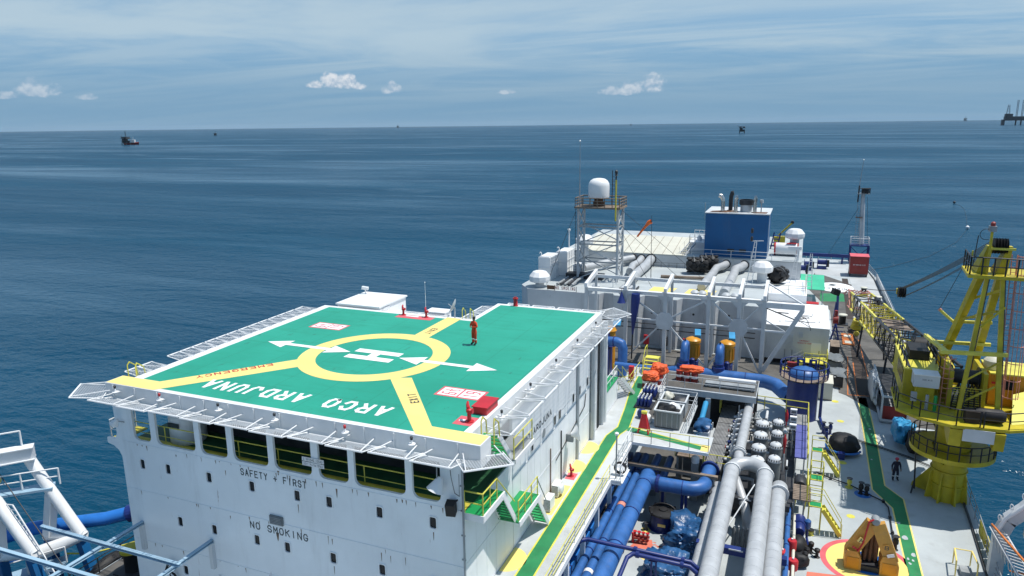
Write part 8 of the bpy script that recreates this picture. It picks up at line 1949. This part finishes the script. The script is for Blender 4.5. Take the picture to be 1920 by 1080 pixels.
# white A-frame gantry over the side with blue substructure
af = thing('hose_gantry', 'white tubular A-frame gantry on blue legs at the lower left corner', 'gantry', (-43, 26, -3))
def sub(o, *xs): return [Vector(x) + Vector(o) for x in xs]
FR = [((-42.9, 26.2, 6.7), (-41.6, 26.4, 4.6), (-39.7, 26.6, 1.9), (-41.9, 26.0, 1.8)), ((-44.4, 23.4, 7.0), (-42.4, 23.7, 5.2), (-40.4, 24.0, 2.1), (-42.6, 23.5, 1.7))]
for p0, p1, p2, p3 in FR:
    MB().pipe([p0, p1, p2], 0.34, 12).build('raking_leg', WHITE, af)
    MB().bar(p1, p3, 0.55, 0.5).build('upright_leg', WHITE, af)
    MB().bar(Vector(p1) + Vector((0.05, 0, -1.0)), Vector(p3) + Vector((0.3, 0, 0.1)), 0.1, 0.3).build('leg_stiffener', WHITE, af)
    MB().pipe([Vector(p2) + Vector((0.2, 0, 0.1)), Vector(p3) + Vector((-0.3, 0, -0.15))], 0.3, 12).build('foot_tube', WHITE, af)
    MB().bar(Vector(p2) + Vector((-0.2, 0, -0.3)), Vector(p2) + Vector((1.6, 0, -7)), 0.5, 0.5).build('blue_leg', BLUEC, af)
    MB().bar(Vector(p3) + Vector((0, 0, -0.3)), Vector(p3) + Vector((0.3, 0, -7)), 0.5, 0.5).build('blue_leg', BLUEC, af)
MB().bar((-42.4, 26.3, 7.2), (-46.6, 21.4, 7.2), 0.5, 0.7).build('top_girder', WHITE, af)
MB().bar((-42.4, 26.3, 7.58), (-46.6, 21.4, 7.58), 0.75, 0.06).build('girder_flange', WHITE, af); MB().bar((-42.4, 26.3, 6.82), (-46.6, 21.4, 6.82), 0.75, 0.06).build('girder_flange', WHITE, af)
rails(af, [(-43.0, 26.0, 7.62), (-46.4, 22.0, 7.62)], 0.95, 0.05, 2.2, WHITE, 0)
MB().bar((-41.6, 26.6, 4.9), (-47.5, 21.2, 4.9), 0.9, 0.14).build('walkway', BLUES, af)
rails(af, [(-41.3, 26.8, 5.0), (-47.2, 21.4, 5.0)], 1.05, 0.05, 1.9, WHITE, 1)
MB().pipe([FR[0][2], (-42, 24.8, 1.0), FR[1][2]], 0.3, 12).build('tie_tube', WHITE, af)
MB().bar((-40.6, 26.0, 0.4), (-45, 22.0, -0.6), 1.1, 0.12).build('lower_walkway', BLUES, af); MB().bar((-41, 26.8, 1.1), (-45.6, 22.8, 0.2), 0.3, 0.4).build('blue_girder', BLUEB, af)
rails(af, [(-40.2, 25.7, 0.5), (-44.8, 21.6, -0.5)], 1.05, 0.05, 1.8, WHITE, 0)
a, b = Vector((-42.0, 23.9, 5.0)), Vector((-39.4, 24.2, 0.4))
for s in (0, 0.5): MB().bar(a + Vector((s, 0.2 * s, 0)), b + Vector((s, 0.2 * s, 0)), 0.07).build('ladder_stile', WHITE, af)
for k in range(16): p = a.lerp(b, k / 15); MB().bar(p, p + Vector((0.5, 0.1, 0)), 0.05).build('rung', WHITE, af)
for i, (x, y) in enumerate(((-44.2, 25.0), (-45.3, 23.9))):
    t = thing('crane_hook', 'pale yellow hook block hanging under the white gantry girder, %s' % ['right one', 'left one'][i], 'hook', (x, y, 6.8), 'yellow hooks of the gantry')
    MB().box((x, y, 6.35), (0.3, 0.2, 0.5)).build('block', YELD, t)
    MB().pipe([(x, y, 6.1), (x, y, 5.9)] + arc((x, y, 5.65), 0.22, math.pi / 2, -math.pi * 0.9, 10, (1, 0, 0), (0, 0, 1)), 0.08, 8).build('hook', YELD, t)
wire((-44.4, 25, 6.6), (-36.5, 24, 0.2), 'black wire running down from the gantry towards the left deck', 0.03); wire((-45, 24, 6.6), (-44.2, 23.6, 1.5), 'black wire hanging inside the white gantry', 0.03)
hs = thing('loading_hose', 'thick blue loading hose bowing from the gantry to the ship side', 'hose', (-39.5, 27, 2))
MB().pipe([(-46.5, 24.4, 0.9), (-43.5, 26.0, 1.9), (-41.3, 27.2, 2.1), (-39.6, 28.2, 2.2), (-37.5, 29.3, 2.7), (-35.3, 30.5, 3.8), (-33.4, 31.6, 4.8)], 0.42, 16).build('hose_run', BLUEB, hs)
mb = MB().lathe([(0.55, -0.2), (0.55, 0.2)], (0, 0, 0), 18, False); q = Vector((0, 0, 1)).rotation_difference(Vector((2.1, 1.1, 0.6)).normalized()); mb.v = [q @ v + Vector((-38.2, 28.95, 2.5)) for v in mb.v]; mb.build('hose_coupling', BLUED, hs)

# ================================================================== oil boom floating on the sea to the right
t = thing('floating_boom', 'thin dark floating boom curving across the water behind the crane', 'boom', (30, 190, SEA))
P = [(13, 176), (19.9, 184.7), (30, 202), (40, 228), (47.6, 257), (53, 290), (57, 318), (57.5, 330), (56.7, 336)]
MB().pipe([(x, y, SEA + 0.05) for x, y in P], 0.035, 6).build('boom_line', DARK, t)
for x, y, m in ((47.8, 258, CLEAN), (56.7, 337, DARK)): MB().lathe([(0.1, 0), (0.5, 0.3), (0.5, 0.8), (0.1, 1.1)], (x, y, SEA), 10).build('marker_float', m, t)

# ================================================================== far platforms and vessels on the horizon
def platform(x, y, s, label, derrick=True, flare=True):
    t = thing('offshore_platform', label, 'platform', (x, y, SEA), 'offshore platforms on the horizon')
    def P_(a, b, c): return (x + a * s, y + b * s, SEA + c * s)
    for a in (-6, 6):
        for b in (-5, 5): MB().pipe([P_(a * 1.15, b * 1.15, 0), P_(a, b, 9)], 0.7 * s, 6).build('jacket_leg', FAR, t)
    for a in (-6, 6):
        MB().bar(P_(a, -5, 1), P_(-a, -5, 9), 0.5 * s).build('jacket_brace', FAR, t)
    for z, w, d in ((9, 8.5, 7), (13.5, 9, 7.5), (17.5, 7, 7)): MB().bx(x - w * s, x + w * s, y - d * s, y + d * s, SEA + z * s, SEA + (z + 1) * s).build('deck_level', FAR, t)
    MB().bx(x - 6 * s, x + 1 * s, y - 5 * s, y + 5 * s, SEA + 10.01 * s, SEA + 13.4 * s).build('module', FAR, t)
    MB().bx(x - 7.5 * s, x - 1 * s, y - 5 * s, y + 5 * s, SEA + 14.51 * s, SEA + 17.4 * s).build('module', GREYS, t)
    MB().bx(x + 2 * s, x + 7.5 * s, y - 5 * s, y + 5 * s, SEA + 14.51 * s, SEA + 17.0 * s).build('module', FAR, t)
    MB().bx(x - 5.5 * s, x + 5.5 * s, y - 4.5 * s, y + 4.5 * s, SEA + 4.5 * s, SEA + 8.99 * s).build('lower_module', FAR, t)
    if derrick:
        for a in (-1.4, 1.4): MB().bar(P_(a + 1, 0, 18.5), P_(a * 0.3 + 1, 0, 31), 0.5 * s).build('derrick_leg', FAR, t)
        for k in range(4): MB().bar(P_(-0.2, 0, 20 + k * 3), P_(2.2, 0, 21 + k * 3), 0.35 * s).build('derrick_tie', FAR, t)
    if flare: MB().bar(P_(-8, 0, 17), P_(-14, 0, 22), 0.5 * s).build('flare_arm', FAR, t)
    return t
platform(-1381, 1158, 0.95, 'dark offshore platform with derrick next to the supply vessel on the left')
sv = thing('supply_vessel', 'small red and white supply vessel lying beside the left platform', 'ship', (-1392, 1166, SEA))
MB().add([(-1398, 1167, SEA), (-1374, 1181, SEA), (-1371, 1183, SEA + 6), (-1374, 1185, SEA), (-1400, 1173, SEA), (-1399, 1166, SEA + 4), (-1372, 1181.5, SEA + 5), (-1401, 1173, SEA + 4)], [(0, 1, 6, 5), (4, 3, 1, 0), (3, 4, 7, 2), (5, 6, 2, 7), (0, 5, 7, 4), (1, 3, 2, 6)]).build('hull', DRED, sv)
MB().box((-1382, 1178, SEA + 8), (7, 6, 6.5), 0.5).build('bridge', CLEAN, sv); MB().pipe([(-1382, 1178, SEA + 11), (-1382, 1178, SEA + 17)], 0.3, 6).build('mast', CLEAN, sv)
platform(-2458, 2527, 0.68, 'tiny dark platform on the horizon right of the left platform', True, False)
platform(-190, 2330, 1.1, 'dark squat platform on the sea between the funnel casing and the stern mast', False, True)
platform(-2450, 10700, 1.3, 'speck of a platform far off above the radar tower', False, False); platform(2600, 15400, 3.0, 'faint speck of a platform on the right horizon, left of the drilling rig', True, False)
platform(3900, 15300, 2.4, 'faint speck of a platform on the right horizon, nearest to the drilling rig', False, False); platform(-6900, 11500, 2.2, 'faint speck of a platform on the horizon left of the middle', True, False)
jr = thing('jack_up_rig', 'dark jack-up drilling rig with tall lattice legs at the right edge of the horizon', 'rig', (1200, 4700, SEA))
RX, RY, RS = 1030, 4700, 2.0
MB().prism([(RX - 25 * RS, RY), (RX + 45 * RS, RY), (RX + 45 * RS, RY + 40), (RX - 25 * RS, RY + 40)], SEA + 24, SEA + 46).build('hull', FAR, jr)
for lx in (2, 14, 30):
    for s in (-3, 3): MB().bar((RX + lx * RS + s, RY + 20, SEA + 46), (RX + lx * RS + s, RY + 20, SEA + 132), 1.6).build('leg_chord', FAR, jr)
    for k in range(10): MB().bar((RX + lx * RS - 3, RY + 20, SEA + 46 + 8.6 * k), (RX + lx * RS + 3, RY + 20, SEA + 54.6 + 8.6 * k), 1.2).build('leg_lacing', FAR, jr)
    MB().bx(RX + lx * RS - 3, RX + lx * RS + 3, RY + 17, RY + 23, SEA, SEA + 24).build('leg_below', FAR, jr)
for s in (-1, 1): MB().bar((RX - 18 * RS + s * 9, RY + 20, SEA + 46), (RX - 18 * RS + s * 3, RY + 20, SEA + 108), 2.2).build('derrick_leg', FAR, jr)
for k in range(6): MB().bar((RX - 18 * RS - 8 + k, RY + 20, SEA + 50 + 9 * k), (RX - 18 * RS + 8 - k, RY + 20, SEA + 56 + 9 * k), 1.6).build('derrick_lacing', FAR, jr)
MB().bx(RX - 24 * RS, RX - 8 * RS, RY + 2, RY + 38, SEA + 46.1, SEA + 60).build('drill_floor', FAR, jr); MB().bx(RX - 31 * RS, RX - 25.2 * RS, RY, RY + 30, SEA, SEA + 30).build('wellhead_deck', FAR, jr)

# ================================================================== people
SKIN = paint('skin', (0.28, 0.15, 0.09), 0.5, 0.1, 3.0)
def person(loc, rz, h, label, suit, boots, arms, cap, stripe=None, legs=0.10):
    """one continuous skinned body; arms: list of (elbow, wrist, finger tip) for right and left, in body space for a 1.75 m figure"""
    J = {'pel': (0, 0, .96, .15, .115), 'waist': (0, 0, 1.10, .14, .11), 'chest': (0, .005, 1.32, .175, .125), 'neck': (0, .0, 1.47, .062, .06), 'chin': (0, -.015, 1.56, .072, .08), 'head': (0, -.005, 1.64, .088, .1), 'crown': (0, .0, 1.72, .06, .07)}
    E = [('pel', 'waist'), ('waist', 'chest'), ('chest', 'neck'), ('neck', 'chin'), ('chin', 'head'), ('head', 'crown')]
    for s, n_, (el, wr, fi) in ((-1, 'r', arms[0]), (1, 'l', arms[1])):
        J['hip' + n_] = (s * .11, 0, .88, .12, .115); J['knee' + n_] = (s * (legs + .015), -.015, .50, .09, .09); J['shin' + n_] = (s * (legs + .02), .0, .28, .085, .085); J['ank' + n_] = (s * (legs + .025), .01, .12, .075, .075); J['toe' + n_] = (s * (legs + .05), -.17, .045, .05, .042)
        J['sho' + n_] = (s * .19, 0, 1.42, .075, .075); J['elb' + n_] = (*el, .066, .066); J['wri' + n_] = (*wr, .037, .035); J['hand' + n_] = (*fi, .04, .028)
        E += [('pel', 'hip' + n_), ('hip' + n_, 'knee' + n_), ('knee' + n_, 'shin' + n_), ('shin' + n_, 'ank' + n_), ('ank' + n_, 'toe' + n_), ('chest', 'sho' + n_), ('sho' + n_, 'elb' + n_), ('elb' + n_, 'wri' + n_), ('wri' + n_, 'hand' + n_)]
        w, f = Vector(wr), Vector(fi); d = (f - w).normalized(); sd = d.cross(Vector((0, 0, 1)));
        sd = sd.normalized() if sd.length > 0.1 else Vector((0, 1, 0))
        for k, (o, l) in enumerate(((-.027, .085), (-.009, .095), (.009, .09), (.027, .07))):
            nm = 'fin%s%d' % (n_, k); p = f + d * l * .5 + sd * o; q = p + d * l * .4 + Vector((0, 0, -.02))
            J[nm] = (*p, .0085, .0085); J[nm + 't'] = (*q, .008, .008); E += [('hand' + n_, nm), (nm, nm + 't')]
        p = w.lerp(f, .5) - sd * .045 * s * 1.0; q = p + d * .05; J['thu' + n_] = (*p, .011, .011); J['thu' + n_ + 't'] = (*q, .009, .009); E += [('wri' + n_, 'thu' + n_), ('thu' + n_, 'thu' + n_ + 't')]
    names = list(J); me = bpy.data.meshes.new('body'); me.from_pydata([J[k][:3] for k in names], [(names.index(a), names.index(b)) for a, b in E], [])
    tmp = bpy.data.objects.new('tmp', me); COL.objects.link(tmp)
    sm = tmp.modifiers.new('skin', 'SKIN'); sm.use_smooth_shade = True
    sv_ = me.skin_vertices[0].data
    for i, k in enumerate(names): sv_[i].radius = J[k][3:5]; sv_[i].use_root = (k == 'pel')
    ss = tmp.modifiers.new('sub', 'SUBSURF'); ss.levels = 2; ss.render_levels = 2
    dg = bpy.context.evaluated_depsgraph_get(); bm_ = bpy.data.meshes.new_from_object(tmp.evaluated_get(dg)); bpy.data.objects.remove(tmp)
    for m in (suit, SKIN, boots, stripe or suit): bm_.materials.append(m)
    hands = [Vector(arms[i][2]) for i in (0, 1)]; wr_ = [Vector(arms[i][1]) for i in (0, 1)]
    for p in bm_.polygons:
        c = p.center; p.use_smooth = True
        if c.z > 1.5: p.material_index = 1
        elif any((c - q).length < .10 or (c - w).length < .03 for q, w in zip(hands, wr_)): p.material_index = 1
        elif c.z < .15 : p.material_index = 2
        elif stripe and (.33 < c.z < .40): p.material_index = 3
    sc_ = h / 1.78
    t = bpy.data.objects.new('person', bm_); COL.objects.link(t); t.location = loc; t.rotation_euler = (0, 0, rz); t.scale = (sc_,) * 3
    tag(t, label, 'person'); t['_w'] = [0, 0, 0]
    # facial features, hair or helmet
    def ch(name, mb, mat): o = mb.build(name, mat); o.parent = t; return o
    for s in (-1, 1):
        ch('eye', MB().lathe([(.004, -.012), (.013, 0), (.004, .012)], (s * .034, -.098, 1.645), 8), DARK); ch('ear', MB().lathe([(.01, -.03), (.02, 0), (.01, .03)], (s * .092, .005, 1.63), 8), SKIN)
    ch('nose', MB().add([(-.014, -.098, 1.61), (.014, -.098, 1.61), (0, -.128, 1.612), (0, -.1, 1.66)], [(0, 1, 2), (1, 3, 2), (3, 0, 2), (0, 3, 1)]), SKIN); ch('mouth', MB().box((0, -.092, 1.575), (.045, .012, .01)), DRED)
    if cap == 'hair':
        ch('hair', MB().lathe([(.085, 1.655), (.1, 1.68), (.098, 1.73), (.07, 1.765), (.02, 1.785)], (0, .014, 0), 16), BLACK)
    else:
        ch('helmet', MB().lathe([(.15, 1.665), (.125, 1.67), (.122, 1.70), (.115, 1.75), (.08, 1.79), (.02, 1.805)], (0, -.01, 0), 18), cap)
    return t
SUITO = paint('red_orange_coverall', (0.62, 0.05, 0.016), 0.7, 0.18, 3.0, bump=0.4); SUITN = paint('navy_coverall', (0.018, 0.022, 0.045), 0.7, 0.2, 3.0)
p1 = person((-17.9, 37.6, H + 0.006), R(-25), 1.76, 'person in a red coverall standing on the helideck with hands held together', SUITO, BLACK,
       (((-.31, -.02, 1.17), (-.09, -.22, 1.20), (-.02, -.255, 1.21)), ((.31, -.02, 1.17), (.09, -.22, 1.17), (.02, -.26, 1.17))), 'hair', LINE)
p2 = person((7.85, 56.1, 0.002), R(15), 1.82, 'person in a dark navy coverall and pink red helmet walking on the right deck', SUITN, BLACK,
       (((-.29, .02, 1.14), (-.30, -.07, .90), (-.30, -.09, .82)), ((.29, .02, 1.14), (.31, -.05, .90), (.31, -.07, .82))), paint('pink_red_helmet', (0.5, 0.04, 0.09), 0.3, 0.05, 2.0), LINE, 0.13)

# ================================================================== sea air
hz = MB().bx(-30000, 30000, -30000, 30000, SEA - 4.5, 160)
hm = bpy.data.materials.new('sea_haze'); hm.use_nodes = True; hm.node_tree.nodes.clear()
_t = NT(hm.node_tree)
_v = _t.n('ShaderNodeVolumePrincipled', {'Color': (0.70, 0.86, 1.0, 1), 'Density': 0.00001, 'Anisotropy': 0.0})
_o = _t.n('ShaderNodeOutputMaterial', {'Volume': _v.outputs[0]})
haze = structure(hz.build('haze', hm), 'stuff')

for _o in bpy.data.objects:
    if '_w' in _o: del _o['_w']
